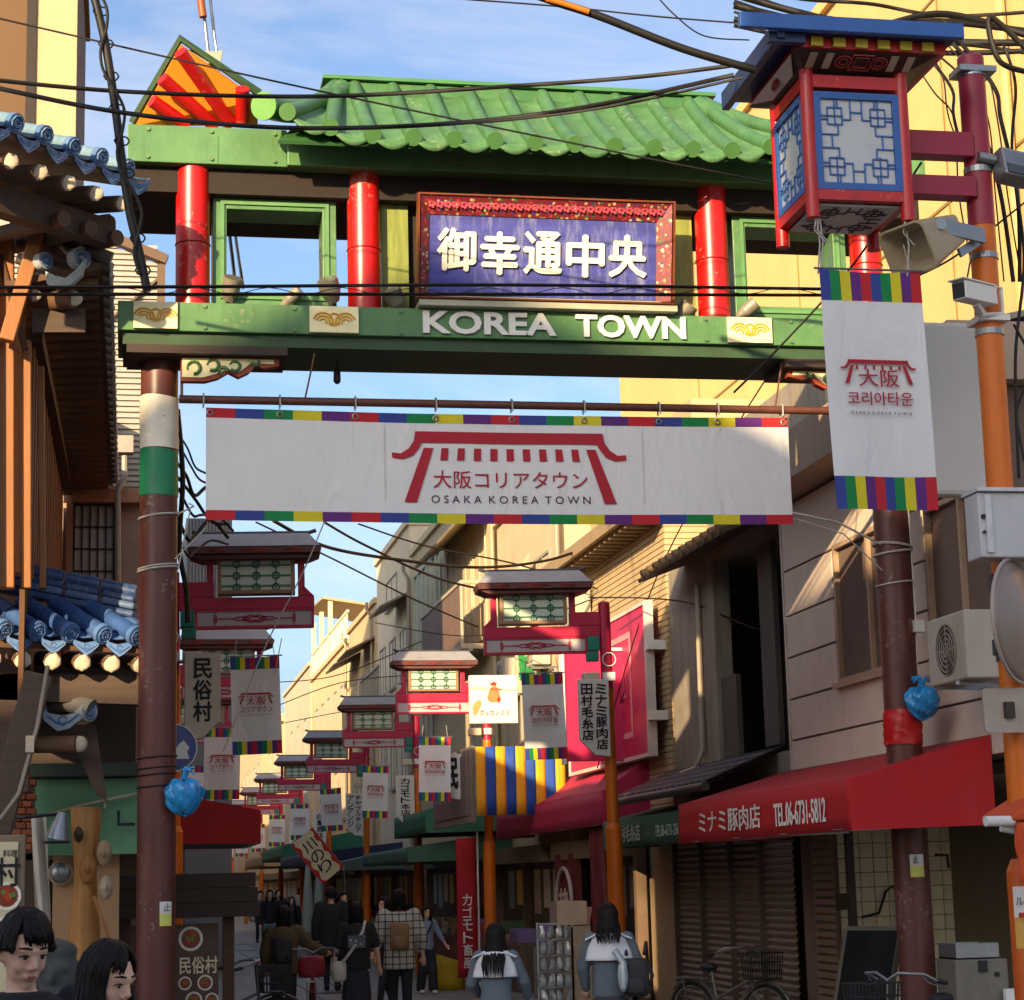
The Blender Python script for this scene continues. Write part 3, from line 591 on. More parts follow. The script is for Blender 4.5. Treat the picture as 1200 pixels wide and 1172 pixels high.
# ---- orange wing boards with red rafters at both ends
for s in (1, -1):
    X = lambda q: q if s > 0 else 6.56-q
    A, B, C, D = [V((X(p.x), p.y, p.z)) for p in (P(160, 147, Y=15.86), P(212, 54, Y=15.45), P(302, 118, Y=15.6), P(302, 148, Y=15.86))]
    n = (B-A).cross(D-A).normalized(); n = n if n.y < 0 else -n
    m = MB(); vs = [q for q in (A, B, C, D)]; m.add(vs+[q-n*.05 for q in vs], [(0, 1, 2, 3), (7, 6, 5, 4), (0, 4, 5, 1), (1, 5, 6, 2), (2, 6, 7, 3), (3, 7, 4, 0)])
    m.build('wing_board', OCHRE, gt)
    m = MB(); e = [A-n*.07, B-n*.07, C-n*.07]; m.tube([e[0]-V((s*.03, 0, 0)), e[1]+V((0, 0, .04)), e[2]+V((s*.02, 0, .04))], .035, 6); m.build('wing_edge', GREEN_D, gt)
    for (u0, v0, u1, v1) in ((211, 61, 271, 146), (190, 92, 252, 148), (178, 118, 219, 147), (284, 104, 284, 142)):
        def on(u, v):
            q = P(u, v, Y=15.86); k = (q.z-A.z)/(B.z-A.z); q = P(u, v, Y=15.86-.41*k-.05); return V((X(q.x), q.y, q.z))
        m = MB(); m.cyl(on(u0, v0), on(u1, v1), .055, n=14); m.build('rafter', REDP, gt, smooth=50)
    m = MB(); o = P(243, 68, Y=15.6); m.prism(FC(X(o.x), 15.62, o.z), [(-.16, .05), (-.03, -.06), (.1, -.05), (.12, .06), (.05, .045), (-.05, .05)], -.05, .05); m.build('ridge_horn', mat('#8f9484', .6), gt)
# ---- nameplate, leaning forward at the top
nb = V((3.275, 15.66, 6.37)); nu = V((0, -.16, .80)).normalized(); NP = Fr(nb, (1, 0, 0), nu); NP.x *= .94; NP.y *= .92
pl = [(-1.07, 1.07, 0, .82)]
m = MB(); m.fbox(NP, -1.07, 1.07, 0, .82, -.05, 0)
o = m.build('nameplate', mat('#3b3f88', .55, .3, 2.2, .1, streak=.85, dirt='#8f93b4', grain='x'), gt)
FLO = patmat('flower_paint', ['#6d1a22', '#7a2028', '#2f5c36', '#9c3a2f', '#a08a4c', '#6d1a22', '#3a2c6a', '#8f2a3a', '#b0a484'], 34)
m = MB()
m.add([NP(-1.05, .70, .0), NP(1.05, .70, .0), NP(1.10, .86, .06), NP(-1.10, .86, .06)], [(0, 1, 2, 3)])
m.add([NP(.98, 0, .0), NP(1.10, -.02, .06), NP(1.10, .86, .06), NP(.98, .74, .0)], [(0, 1, 2, 3)])
m.add([NP(-1.10, -.02, .06), NP(-1.02, 0, .0), NP(-1.02, .74, .0), NP(-1.10, .86, .06)], [(0, 1, 2, 3)])
for q in m.v: q += NP.n*.004
m.build('flower_border', FLO, gt, solid=.012)
m = MB()
for (a, b, c, d) in ((-1.125, 1.125, .86, .875), (-1.125, 1.125, -.035, -.02)): m.fbox(NP, a, b, c, d, -.02, .085)
for (a, b) in ((-1.125, -1.108), (1.108, 1.125)): m.fbox(NP, a, b, -.02, .86, -.02, .085)
m.build('plate_frame', mat('#6e3418', .5, .25, 5, .1, streak=.4), gt)
# painted flowers as low relief blossoms on the border
m = MB(); rnd = random.Random(3)
for k in range(30):
    fr = NP.at(-1.0+2.0*k/29, .785, .045)
    for j in range(5): m.disc(fr.at(.022*math.cos(j*1.257), .022*math.sin(j*1.257)), .014, 0, .006, 7)
tag(m.build('blossoms', mat('#a03a48', .5, .3, 30), gt), kind='stuff')
m = MB()
for k, ch in enumerate('御幸通中央'): m.text(NP.at(-.78+k*.375, .385+(.012, -.01, .006, -.012, 0)[k], 0), ch, .3, .33, .02, bold=.05)
m.build('calligraphy', mat('#e6dfc6', .5, .06), gt)
m = MB(); m.box(2.24, 4.36, 15.6, 15.98, 6.268, 6.315); m.box(2.3, 4.3, 15.64, 15.9, 6.317, 6.36); m.build('sill', mat('#9d9c86', .6, .1), gt)
# ---- carved brackets under the beam
for s in (1, -1):
    X = lambda q: q if s > 0 else 6.49-q
    top = 5.858; prof = [(.37, top), (1.14, top), (1.14, 5.80), (1.02, 5.775), (.95, 5.80), (.9, 5.74), (.82, 5.70), (.74, 5.74), (.66, 5.69), (.56, 5.66), (.37, 5.66)]
    fr = Fr((0, 15.86, 0), (1, 0, 0), (0, 0, 1))
    m = MB(); m.prism(fr, [(X(a), b) for a, b in prof], -.05, .03); o = m.build('carved_bracket', mat('#8d3b20', .5, .1), gt)
    m = MB(); m.prism(fr, [(X(a), b) for a, b in [(.38, 5.845), (1.1, 5.845), (1.1, 5.81), (.92, 5.815), (.82, 5.735), (.74, 5.765), (.64, 5.72), (.54, 5.69), (.38, 5.69)]], .031, .04); m.build('bracket_face', CREAMP, o)
    m = MB()
    for (cx, cz, r, a0, a1) in ((.47, 5.765, .05, -90, 200), (.62, 5.79, .045, -120, 180), (.79, 5.785, .04, -140, 160), (.95, 5.83, .03, -160, 20), (.70, 5.745, .03, 0, 250)):
        m.tube([fr(X(a), b, .042) for a, b in arc(cx, cz, r, a0, a1, 10)], [.016]*6+[.013]*3+[.008]*2, 6)
    m.build('scroll', GREEN, o, smooth=60)
# ---- spotlights on the beam
SPOT = mat('#8b8577', .5, .15, 8, .05, metal=.3)
def spotlight(x, z, yaw, lab, r=.075):
    t = thing('spotlight', (x, GY+.12, 6.265), lab, 'spotlight', 'spotlights standing on the gate beam')
    d = V((math.sin(R(yaw))*.7, -.35, .55)).normalized(); c = V((x, GY+.12, z))
    m = MB(); m.cyl(c-d*.1, c-d*.02, r*.55, r*.95); m.cyl(c-d*.02, c+d*.09, r*.95, r*1.05, n=18); m.build('lamp_body', SPOT, t, smooth=40)
    m = MB(); m.cyl(c+d*.091, c+d*.096, r*.95, n=18); m.build('lens', glassmat('#6c6a60'), t)
    m = MB(); m.box(x-.015, x+.015, GY+.11, GY+.13, 6.266, z-.03); m.box(x-.06, x+.06, GY+.08, GY+.16, 6.266, 6.28); m.build('bracket', DARK, t)
spotlight(.76, 6.42, 10, 'spotlight at the left corner of the left gate window'); spotlight(1.24, 6.36, 60, 'low spotlight in the middle of the left gate window', .05)
spotlight(1.55, 6.43, -20, 'spotlight at the right corner of the left gate window', .085); spotlight(2.08, 6.36, -30, 'spotlight left of the blue nameplate')
spotlight(4.47, 6.32, 40, 'dark spotlight right of the blue nameplate'); spotlight(5.02, 6.36, 70, 'spotlight tilted sideways at the right gate window', .06)
# ---- pipe and banner across the opening
pp = thing('banner_pipe', (3.2, 15.9, 5.5), 'rusty brown pipe across the gate that carries the long banner', 'pipe')
m = MB(); m.tube([(.36, 15.9, 5.53), (6.13, 15.9, 5.53)], .033, 10); m.build('pipe', mat('#5a352a', .5, .2, 4, .1), pp, smooth=50)
m = MB()
for x in (.38, 6.1): m.tube([(x, 15.9, 5.54), (x, 15.93, 5.8)], .012, 6)
m.tube([(1.35, 15.9, 5.56), (1.42, 15.8, 5.9)], .008, 5); m.tube([(5.25, 15.9, 5.56), (5.3, 15.8, 5.95)], .008, 5); m.build('hanger', mat('#6b4a3a', .5), pp)
clip = MB(); clip.tube([(0, -.045, -.06), (0, -.045, .03), (0, 0, .05), (0, .04, .02), (0, .03, -.06)], .007, 5)
reps(clip, 'hook', mat('#a8a29a', .4), pp, [(x, 15.9, 5.53) for x in (.55, 1.15, 1.75, 2.4, 3.02, 3.62, 4.25, 4.75, 5.3)])
def logo(m, fr, k, mi=0, lift=.004, d=.002, slats=9):
    """the roof emblem: k = half the banner-logo width; origin at its middle"""
    q = lambda *l: [(a*k/135, b*k/135) for a, b in l]
    cv = [(-108, 28), (-112, 20), (-120, 13), (-132, 12)]
    for s in (1, -1):
        m.prism(fr, q(*[(s*a, b) for a, b in [(0, 41), (108, 41), (110, 30), (116, 21), (125, 15), (135, 16), (135, 10), (122, 8.5), (111, 13), (104, 22), (101, 28), (0, 28)]]), lift, lift+d, mi)
        m.prism(fr, q(*[(s*a, b) for a, b in [(88, 22), (99, 22), (122, -41), (108, -41)]]), lift, lift+d, mi)
    for i in range(slats):
        c = (i-(slats-1)/2)*(166/9 if slats == 9 else 30); t = c*.012
        m.prism(fr, q((c-4+t, 22), (c+4+t, 22), (c+4.2+t*2.6, 8), (c-4.2+t*2.6, 8)), lift, lift+d, mi)
bn = thing('street_banner', (2.9, 15.9, 5.0), 'long white banner with red roof emblem hung below the gate beam', 'banner')
BX0, BX1, BZ0, BZ1 = .57, 5.36, 4.57, 5.47
rip = lambda x, z: .006*math.sin(x*2.1+z*3)+.003*math.sin(x*5.3-z*4)-.03*math.sin((x-BX0)/(BX1-BX0)*math.pi)*(1-(z-BZ0)/.9)
bz = lambda x: -.02*math.sin((x-.57)/4.79*math.pi)
m = MB(); m.grid(lambda a, b: (BX0+(BX1-BX0)*a, 15.92+rip(BX0+(BX1-BX0)*a, BZ0+.08+(BZ1-BZ0-.16)*b), BZ0+.08+(BZ1-BZ0-.16)*b+bz(BX0+(BX1-BX0)*a)), 80, 14); m.build('cloth', CLOTH, bn, smooth=180)
seq = [0, 1, 2, 3, 4]; n = 20
for zz, nm in ((BZ0, 'lower_border'), (BZ1-.08, 'upper_border')):
    for i in range(21):
        x0 = BX0 + (BX1-BX0)*i/21; x1 = BX0+(BX1-BX0)*(i+1)/21
        m = MB(); m.grid(lambda a, b: (x0+(x1-x0)*a, 15.918+rip(x0+(x1-x0)*a, zz+.08*b), zz+.08*b+bz(x0+(x1-x0)*a)), 4, 2); m.build('border_patch', SB[seq[i % 5]], bn, smooth=180)
def ripw(m):
    for q in m.v: q.y += rip(q.x, q.z); q.z += bz(q.x)
fr = FC(3.0, 15.92, 5.03)
m = MB(); logo(m, fr, .96, d=.004, lift=.007); m.text(fr.at(0, -.10), '大阪コリアタウン', 1.26, .145, .002, bold=.006, lift=.007); ripw(m); m.build('emblem', LOGO, bn)
m = MB(); m.text(fr.at(0, -.262), 'O S A K A  K O R E A  T O W N', 1.3, .062, .002, bold=.0, lift=.005); ripw(m); m.build('small_lettering', mat('#3b2b3a', .7), bn)
m = MB()
for x in (1.98, 4.1): m.fbox(FC(x, 15.92, 5.05), -.004, .004, -.3, .3, .004, .008)
ripw(m); m.build('seam', mat('#c9c7c4', .8), bn)
el_ = MB(); el_.tube([(.022*math.cos(q), 0, .022*math.sin(q)) for q in [i*.524 for i in range(13)]], .006, 5)
reps(el_, 'eyelet', mat('#8e8a80', .4, .1, 5, 0, metal=.6), bn, [(x, 15.915+rip(x, BZ1-.04)-.004, BZ1-.04+bz(x)) for x in (.6, 1.15, 1.75, 2.4, 3.02, 3.62, 4.25, 4.75, 5.32)])
# ---- ropes, stickers and bags on the pillars
ROPE = mat('#a9a59c', .8, .15, 20, .1)
def ring(m, x, z, r, k=.01, n=24, tilt=.02): m.tube([(x+r*math.cos(a), 16.1+r*math.sin(a), z+tilt*math.cos(a)) for a in [i*6.2832/n for i in range(n+1)]], k, 5)
m = MB(); ring(m, .21, 4.62, .155); m.tube([(.36, 16.0, 4.63), (.48, 15.93, 4.68), (.44, 15.92, 4.7)], .008, 5); m.tube([(.36, 16.0, 4.18), (.42, 15.95, 4.5), (.45, 15.92, 4.64)], .006, 5); tag(m.build('rope', ROPE, None), 'grey rope tied round the left gate pillar just under the green wrap', 'rope')
m = MB(); ring(m, .21, 4.2, .157, .009); ring(m, .21, 4.22, .157, .008); tag(m.build('rope', ROPE, None), 'lower grey rope round the left gate pillar by the upper lantern', 'rope')
m = MB(); ring(m, 6.28, 4.42, .16, .012, tilt=-.02); ring(m, 6.28, 4.36, .16, .01); ring(m, 6.28, 4.1, .158, .008); m.tube([(6.14, 16.0, 4.42), (5.75, 15.95, 4.6), (5.31, 15.93, 4.68)], .01, 5); m.tube([(6.14, 16.0, 4.2), (5.8, 15.95, 4.5), (5.31, 15.93, 4.64)], .006, 5)
tag(m.build('rope', ROPE, None), 'white rope from the banner corner tied round the right gate pillar', 'rope')
m = MB(); m.tube([(6.40, 16.0, 4.9), (6.41, 16.0, 3.9), (6.40, 16.02, 3.3), (6.40, 15.98, 3.05)], .007, 5); m.box(6.37, 6.46, 15.94, 16.0, 3.68, 3.78); tag(m.build('cable', mat('#b9b5ab', .6), None), 'pale cable with a small box running down the right gate pillar', 'cable')
WIRE = mat('#15120f', .6, .1, 5, 0)
m = MB()
for z in (2.74, 2.66, 2.61, 2.52): ring(m, .21, z, .153, .006, tilt=.012)
tag(m.build('tie_wire', WIRE, None), 'dark tie wires round the left gate pillar at the blue bag', 'wire')
def plastic_bag(c, r, lab, seed):
    rnd = random.Random(seed); t = thing('plastic_bag', c, lab, 'plastic bag')
    ph = [rnd.uniform(0, 6.28) for _ in range(8)]
    def fn(d):
        a = math.atan2(d.y, d.x); up = max(0, d.z+.25)
        k = 1 + .10*up*math.sin(6*a+ph[0]+d.z*1.5)+.07*up*math.sin(11*a+ph[1]-d.z*3)+.06*math.sin(3*a+ph[2]+2*d.z)+.035*math.sin(9*d.z+ph[3]+4*a)+.02*math.sin(15*a+8*d.z)-.05*abs(math.sin(4*a+5*d.z+ph[4]))-.04*abs(math.sin(6*a-7*d.z+ph[5]))
        return k*(1-.5*max(0, d.z)**1.6)*(1+.06*min(0, d.z))
    m = MB(); m.ell(c, r, r*.8, r*1.2, 64, 36, fn=fn)
    m.build('bag_body', mat('#1f86c4', .3, .12, 7, .06, spec=.6, wrinkle=.6), t, smooth=180)
    m = MB(); tp = V(c)+V((0, 0, r*.85))
    for k in range(5):
        a = ph[k]; m.tube([tp+V((0, 0, -.03)), tp+V((.03*math.cos(a), .02*math.sin(a), .05)), tp+V((.09*math.cos(a), .05*math.sin(a), .03+.03*math.sin(a*3)))], [.02, .022, .006], 6)
    m.build('knot', mat('#2b92cf', .25, .12, 7, .06, spec=.7), t, smooth=60)
    return t
plastic_bag((.41, 15.9, 2.46), .155, 'sky blue plastic bag tied to the left gate pillar', 2)
plastic_bag((6.38, 15.88, 3.12), .15, 'blue plastic bag tied to the right gate pillar above the red tape', 11)
for (x, z, lab) in ((.29, 1.56, 'small notice sticker on the left gate pillar'), (6.26, 1.78, 'small notice sticker on the right gate pillar below the awning')):
    t = thing('sticker', (x, 15.95, z), lab, 'sticker')
    m = MB(); m.grid(lambda a, b: ((.21 if x < 1 else 6.28)+.15*math.sin(R(10+40*a if x < 1 else -25+45*a)), 16.1-.15*math.cos(R(10+40*a if x < 1 else -25+45*a)), z-.09+.18*b), 6, 4, mi=lambda a, b: 1 if b < .45 else 0); m.build('sheet', [WHITE, mat('#cfcf6a', .6)], t)
    m = MB(); m.text(Fr((x, 15.945, z+.05), (1, .15, 0), (0, 0, 1)), '止', .05, .06, .002); m.build('print', INK, t)
# ================================================================ STREET LANTERNS, NAME SIGNS, BANNERS
CRIM = mat('#a81d40', .4, .08, 4, .03, streak=.12, dirt='#5a1024'); ORG = mat('#c9650f', .42, .1, 4, .04, streak=.25, dirt='#7a4318')
SLATE = mat('#8d8d92', .5, .12, 4, .06, streak=.2); EAVE = mat('#553030', .6, .2, 5, .08); TEAL = mat('#1d7060', .45, .1, 5, .03); LATT = mat('#3f6f58', .5, .1, 6, .02); PANEL = mat('#b3c0b0', .4, .06, 5, .02); PFR = mat('#8a6a4e', .5, .1, 6, .03)
def street_lantern():
    t = thing('street_lantern', (0, 0, 0), 'street lantern', 'street lantern')
    m = MB(); m.cyl((0, 0, 0), (0, 0, 2.3), .095, n=18); m.cyl((0, 0, 2.3), (0, 0, 2.36), .095, .07, n=18); m.cyl((0, 0, 2.36), (0, 0, 3.9), .07, n=18); m.build('pole', ORG, t, smooth=50)
    m = MB(); m.cyl((0, 0, 3.9), (0, 0, 4.92), .07, n=18); m.ell((0, 0, 4.92), .07, .07, .03, 18, 6); m.build('upper_pole', CRIM, t, smooth=50)
    m = MB(); m.box(.06, 1.44, -.05, .05, 4.53, 4.655); m.box(.06, .42, -.045, .045, 4.66, 4.82); m.prism(Fr((0, 0, 0), (1, 0, 0), (0, 0, 1)), [(1.32, 4.66), (1.44, 4.66), (1.32, 4.78)], -.04, .04); m.build('arm', CRIM, t, bevel=.006)
    for x in (.38, 1.31):
        m = MB(); m.box(x-.035, x+.035, -.04, .04, 4.66, 5.06); m.build('post', CRIM, t, bevel=.004)
    m = MB(); m.prism(Fr((0, 0, 0), (1, 0, 0), (0, 0, 1)), [(.17, 5.08), (1.5, 5.08), (1.52, 5.15), (.15, 5.15)], -.24, .24); m.prism(Fr((0, 0, 0), (1, 0, 0), (0, 0, 1)), [(.3, 5.03), (1.38, 5.03), (1.5, 5.078), (.17, 5.078)], -.2, .2); e = m.build('eave', EAVE, t, bevel=.005)
    m = MB()
    for cx in (.84, .45, 1.23):
        for k in (1, .55): m.tube([(cx+.16*k*math.cos(a)*(1 if cx == .84 else .6), -.242, 5.115+.022*k*math.sin(a)) for a in [i*1.5708 for i in range(5)]], .006, 4)
    m.build('eave_print', mat('#8a3b30', .6), e)
    m = MB(); m.add([(.17, -.25, 5.153), (1.5, -.25, 5.153), (1.5, .25, 5.153), (.17, .25, 5.153), (.28, -.05, 5.315), (1.39, -.05, 5.315), (1.39, .05, 5.315), (.28, .05, 5.315)], [(0, 1, 5, 4), (1, 2, 6, 5), (2, 3, 7, 6), (3, 0, 4, 7), (4, 5, 6, 7), (3, 2, 1, 0)]); m.build('roof', SLATE, t)
    m = MB(); m.tube([(.2, 0, 5.35), (.28, 0, 5.325), (1.39, 0, 5.325), (1.47, 0, 5.35)], .022, 6); m.build('ridge', mat('#3d3e44', .5), t)
    m = MB(); m.box(.46, 1.24, -.09, .09, 4.69, 5.05); o = m.build('panel', PANEL, t, bevel=.004)
    m = MB()
    for (a, b, c, d) in ((.455, .495, 4.685, 5.055), (1.205, 1.245, 4.685, 5.055), (.495, 1.205, 4.685, 4.72), (.495, 1.205, 5.02, 5.055)): m.box(a, b, -.105, .105, c, d)
    m.build('panel_frame', PFR, o)
    m = MB()
    for z in (4.765, 4.87, 4.975): m.box(.5, 1.2, -.1, -.0925, z-.008, z+.008)
    for x in (.65, .85, 1.05):
        m.box(x-.007, x+.007, -.0985, -.0925, 4.725, 5.015)
        for z in (4.75, 4.87, 4.99): m.tube([(x+.036*math.cos(a), -.097, z+.036*math.sin(a)) for a in [i*.7854 for i in range(9)]], .009, 4)
    m.build('lattice', LATT, o)
    m = MB(); m.box(.24, 1.42, -.04, .04, 4.35, 4.52); o = m.build('lower_sign', mat('#a9a3a6', .5, .05), t)
    m = MB()
    for (a, b, c, d) in ((.225, .25, 4.335, 4.528), (1.41, 1.435, 4.335, 4.528), (.25, 1.41, 4.335, 4.362), (.25, 1.41, 4.508, 4.528)): m.box(a, b, -.052, .052, c, d)
    m.build('sign_frame', CRIM, o)
    m = MB(); z = 4.435
    m.box(.44, .62, -.046, -.0405, z-.006, z+.006); m.box(1.04, 1.22, -.046, -.0405, z-.006, z+.006)
    for cx in (.43, 1.23):
        m.box(cx-.004, cx+.004, -.045, -.0405, 4.365, 4.505)
        for dz in (-.022, .022): m.tube([(cx+.018*math.cos(a), -.044, z+dz+.018*math.sin(a)) for a in [i*1.047 for i in range(7)]], .005, 4)
    for k in (1, .55): m.tube([(.83+.22*k*x, -.044, z+.04*k*y) for x, y in ((-1, 0), (-.8, .35), (-.4, .5), (-.15, 1), (0, .6), (.15, 1), (.4, .5), (.8, .35), (1, 0), (.8, -.35), (.4, -.5), (.15, -1), (0, -.6), (-.15, -1), (-.4, -.5), (-.8, -.35), (-1, 0))], .006, 4)
    m.build('ornament', CRIM, o)
    m = MB(); m.box(.075, .22, -.06, .06, 4.36, 4.53); m.box(.09, .235, -.055, .055, 4.24, 4.35); m.build('bracket_box', TEAL, t, bevel=.01)  # teal bracket box between pole and lower sign, gives no light
    m = MB(); m.box(-.085, .06, -.1, .02, 4.0, 4.1); m.tube([(-.02+.08*math.cos(a), -.09, 4.25+.08*math.sin(a)) for a in [i*.628 for i in range(11)]], .008, 5); m.build('junction_box', WHITE, t, bevel=.008)
    m = MB(); m.box(.1, .3, -.13, .05, 3.98, 4.1); m.cyl((.06, 0, 4.0), (.12, -.02, 4.02), .02); m.build('speaker', mat('#b9ad97', .5, .08), t, bevel=.02)
    for z in (3.6, 3.1, 2.6): pass
    m = MB()
    for z in (3.62, 3.2, 3.88): m.cyl((0, 0, z), (0, 0, z+.035), .077, n=16)
    m.build('band', mat('#a8763a', .4, .1, 5, 0, metal=.3), t)
    return t
SL0 = street_lantern()
ordn = ['nearest', 'second', 'third', 'fourth', 'fifth', 'sixth', 'seventh', 'eighth', 'ninth', 'tenth', 'eleventh', 'twelfth']
RY_ = [23.3, 31.9, 39.8, 49, 58, 67, 77, 88, 100, 113, 128]; LY_ = [21.0, 29.0, 38, 47, 56, 66, 76, 87, 99, 112, 127]
first = True
for side, ys, X0, sx in (('right', RY_, 5.52, -1), ('left', LY_, .46, 1)):
    for k, y in enumerate(ys):
        o = SL0 if first else copy_tree(SL0); first = False
        o.location = (X0, y, 0); o.scale = (sx, 1, 1); o.rotation_euler = (R(((k*37) % 7-3)*.18), R(((k*53) % 5-2)*.25), R(((k*29) % 9-4)*.9)); o['group'] = 'roofed red street lanterns along both sides'
        o['label'] = '%s roofed red street lantern counted from the gate along the %s side' % (ordn[k], side)
def small_banner(w, h, txt2, seed, small=True):
    """white cloth with five coloured hems; local origin at the middle of its top edge, cloth faces -Y"""
    t = thing('hanging_banner', (0, 0, 0), 'banner', 'banner')
    rip = lambda x, z: .024*math.sin(x/w*5+seed)*(-z/h)+.012*math.sin(z/h*6+x/w*3+seed)*.5
    hb = h*.135
    def warp(m):
        for q in m.v: q.y += rip(q.x, q.z)
        return m
    m = MB(); m.grid(lambda a, b: (w*(a-.5), 0, -hb-(h-2*hb)*(1-b)), 14, 14); warp(m).build('cloth', CLOTH, t, smooth=180)
    seq = [1, 2, 3, 4, 0, 1, 2, 3, 4, 0]
    for (z1, nm) in ((0, 'upper_hem'), (-h+hb, 'lower_hem')):
        for i in range(10):
            a0 = w*(i/10-.5); m = MB(); m.grid(lambda a, b: (a0+w/10*a, -.003, z1-hb*(1-b)-(.03*w*math.sin((a0/w+.5+a/10)*math.pi) if nm == 'upper_hem' and b > .5 else 0)), 2, 4); warp(m).build(nm, SB[seq[i]], t, smooth=180)
    fr = FC(0, -.012, -h*.47)
    k = w*.37/1.0; m = MB(); logo(m, fr.at(0, h*.035), k, d=.002, slats=7 if small else 6, lift=.006)
    m.text(fr.at(0, h*.01), '大阪', w*.40, w*.16, .002, bold=.008, lift=.006); m.text(fr.at(0, -h*.075), txt2, w*.64, w*.125, .002, bold=.012, lift=.006); warp(m).build('emblem', LOGO, t)
    m = MB(); m.text(fr.at(0, -h*.135), 'O S A K A  K O R E A  T O W N', w*.6, w*.03, .002, lift=.006); warp(m).build('small_lettering', mat('#5b4a5a', .7), t)
    m = MB(); m.tube([(-w/2-.03, 0, .0), (w/2+.03, 0, .0)], .008, 5); m.build('rod', STEEL, t)
    for s in (-1, 1):
        m = MB(); m.tube([(s*w*.4, 0, 0), (s*w*.36, .01, .18)], .004, 4); m.build('string', ROPE, t)
    return t
SBK = [small_banner(.5, 1.0, '코리아타운', 1.0), small_banner(.5, 1.0, 'コリアタウン', 2.6)]; used = [False, False]
for side, ys, X0, s in (('right', RY_, 5.52, -1), ('left', LY_, .46, 1)):
    for k, y in enumerate(ys):
        v = 0 if side == 'right' else (1 if k == 0 else k % 2); v = v if k else v
        o = copy_tree(SBK[v]) if used[v] else SBK[v]; used[v] = True
        z = 4.1 if side == 'right' else 4.06
        if k: z -= .12
        o.location = (X0+s*(.82 if k or side == 'right' else .79), y-.02, z); o.rotation_euler = (0, R((-1.5, 1, 2, -2, .5, 1)[k % 6]), R((2, -3, 4, 0)[k % 4])); o['group'] = 'white banners with coloured hems hung under the lanterns'
        o['label'] = 'white roof emblem banner under the %s lantern on the %s side' % (ordn[k], side)
def name_sign(x, y, z1, z0, wd, cols, lab, side, bg=None):
    t = thing('name_sign', (x, y, 0), lab, 'sign', 'white vertical shop name signs on the lantern poles'); s = 1 if side == 'left' else -1
    fr = FC(x, y-.05, 0); c = .16*(z1-z0)
    pl = [(-s*wd/2, z1), (s*wd/2, z1), (s*wd/2, z0+c*1.4), (0 if s > 0 else 0, z0+.02), (-s*wd/2, z0)]
    m = MB(); m.prism(fr, [(a, b) for a, b in pl], -.06, 0); m.build('board', bg or mat('#cfcac4', .5, .04, 4, .02, streak=.06), t, bevel=.004)
    for i, c2 in enumerate(cols):
        m = MB(); n = len(c2); xx = wd*(.0 if len(cols) == 1 else (.22 if i == 0 else -.22))*1.05; hh = (z1-z0)*(.74 if len(cols) == 1 or i else .86)
        if side == 'left': xx = -xx
        m.text(fr.at(xx, z1-.05-hh/2, 0), c2, wd*(.36 if len(cols) > 1 else .5), hh, .003, bold=.05, vertical=True); m.build('lettering', INK, t)
    m = MB(); m.box(x-.1, x+.14 if s < 0 else x+.1, y-.048, y-.02, z1-.2, z1-.17); m.build('bracket', STEEL, t)
    return t
name_sign(5.28, 23.2, 4.01, 3.12, .36, ['ミナミ豚肉店', '田村毛糸店'], 'white pole sign with two columns of black writing at the nearest right lantern', 'right')
name_sign(.72, 20.9, 4.08, 3.2, .36, ['民俗村'], 'white pole sign reading three large black characters beside the left gate pillar', 'left', mat('#b9b3a4', .55, .05, 4, .02, streak=.1))
name_sign(5.0, 32.1, 3.72, 3.0, .3, ['民'], 'pole sign half hidden below the speaker at the second right lantern', 'right')
name_sign(5.25, 39.7, 3.78, 2.8, .36, ['カゴモト本店'], 'white pole sign with one column of writing at the third right lantern', 'right')
name_sign(5.25, 48.9, 3.85, 2.85, .40, ['チャブルキムチ', 'アンアンジ'], 'white pole sign with two columns of writing at the fourth right lantern', 'right')
name_sign(5.25, 57.9, 3.75, 2.8, .34, ['白亀商店'], 'white pole sign at the fifth right lantern', 'right')
name_sign(5.25, 66.9, 3.75, 2.8, .34, ['高山商店'], 'small white pole sign at the sixth right lantern', 'right')
# chicken sign on the second right pole
t = thing('chicken_sign', (5.35, 31.2, 4.1), 'square cream sign with a painted hen and red writing lit by the sun', 'sign')
p0 = P(551, 848, Y=31.0); p1 = P(606, 791, Y=31.0); fr = FC((p0.x+p1.x)/2, 31.0, (p0.z+p1.z)/2); hw = (p1.x-p0.x)/2; hh = (p1.z-p0.z)/2
m = MB(); m.fbox(fr, -hw, hw, -hh, hh, -.1, 0); m.build('board', mat('#e8ddc8', .5, .03), t, bevel=.01)
RED2 = mat('#b5301c', .6, .1); m = MB(); sc_ = hw
m.prism(fr, [(a*sc_, b*sc_) for a, b in [(-.28, .05), (-.18, .35), (-.08, .52), (.08, .55), (.2, .45), (.22, .3), (.3, .0), (.2, -.12), (0, -.15), (-.2, -.1)]], .002, .005); m.build('hen_neck', mat('#d97a4a', .6), t)
m = MB(); m.prism(fr, [(a*sc_, b*sc_) for a, b in [(-.12, .55), (-.14, .7), (-.05, .66), (0, .76), (.06, .68), (.14, .7), (.12, .56)]], .002, .006); m.prism(fr, [(a*sc_, b*sc_) for a, b in [(.22, .42), (.38, .44), (.24, .36)]], .002, .005); m.prism(fr, [(a*sc_, b*sc_) for a, b in [(.12, -.02), (.2, .12), (.3, .0), (.2, -.2)]], .0055, .007); m.build('hen_comb', RED2, t)
m = MB(); m.prism(fr, [(a*sc_, b*sc_) for a, b in [(-.45, -.1), (-.2, -.12), (.2, -.16), (.5, .0), (.72, .2), (.8, .2), (.7, -.1), (.55, -.5), (.3, -.62), (-.2, -.62), (-.45, -.4)]], .0015, .003); m.build('hen_body', mat('#efe6d6', .6), t)
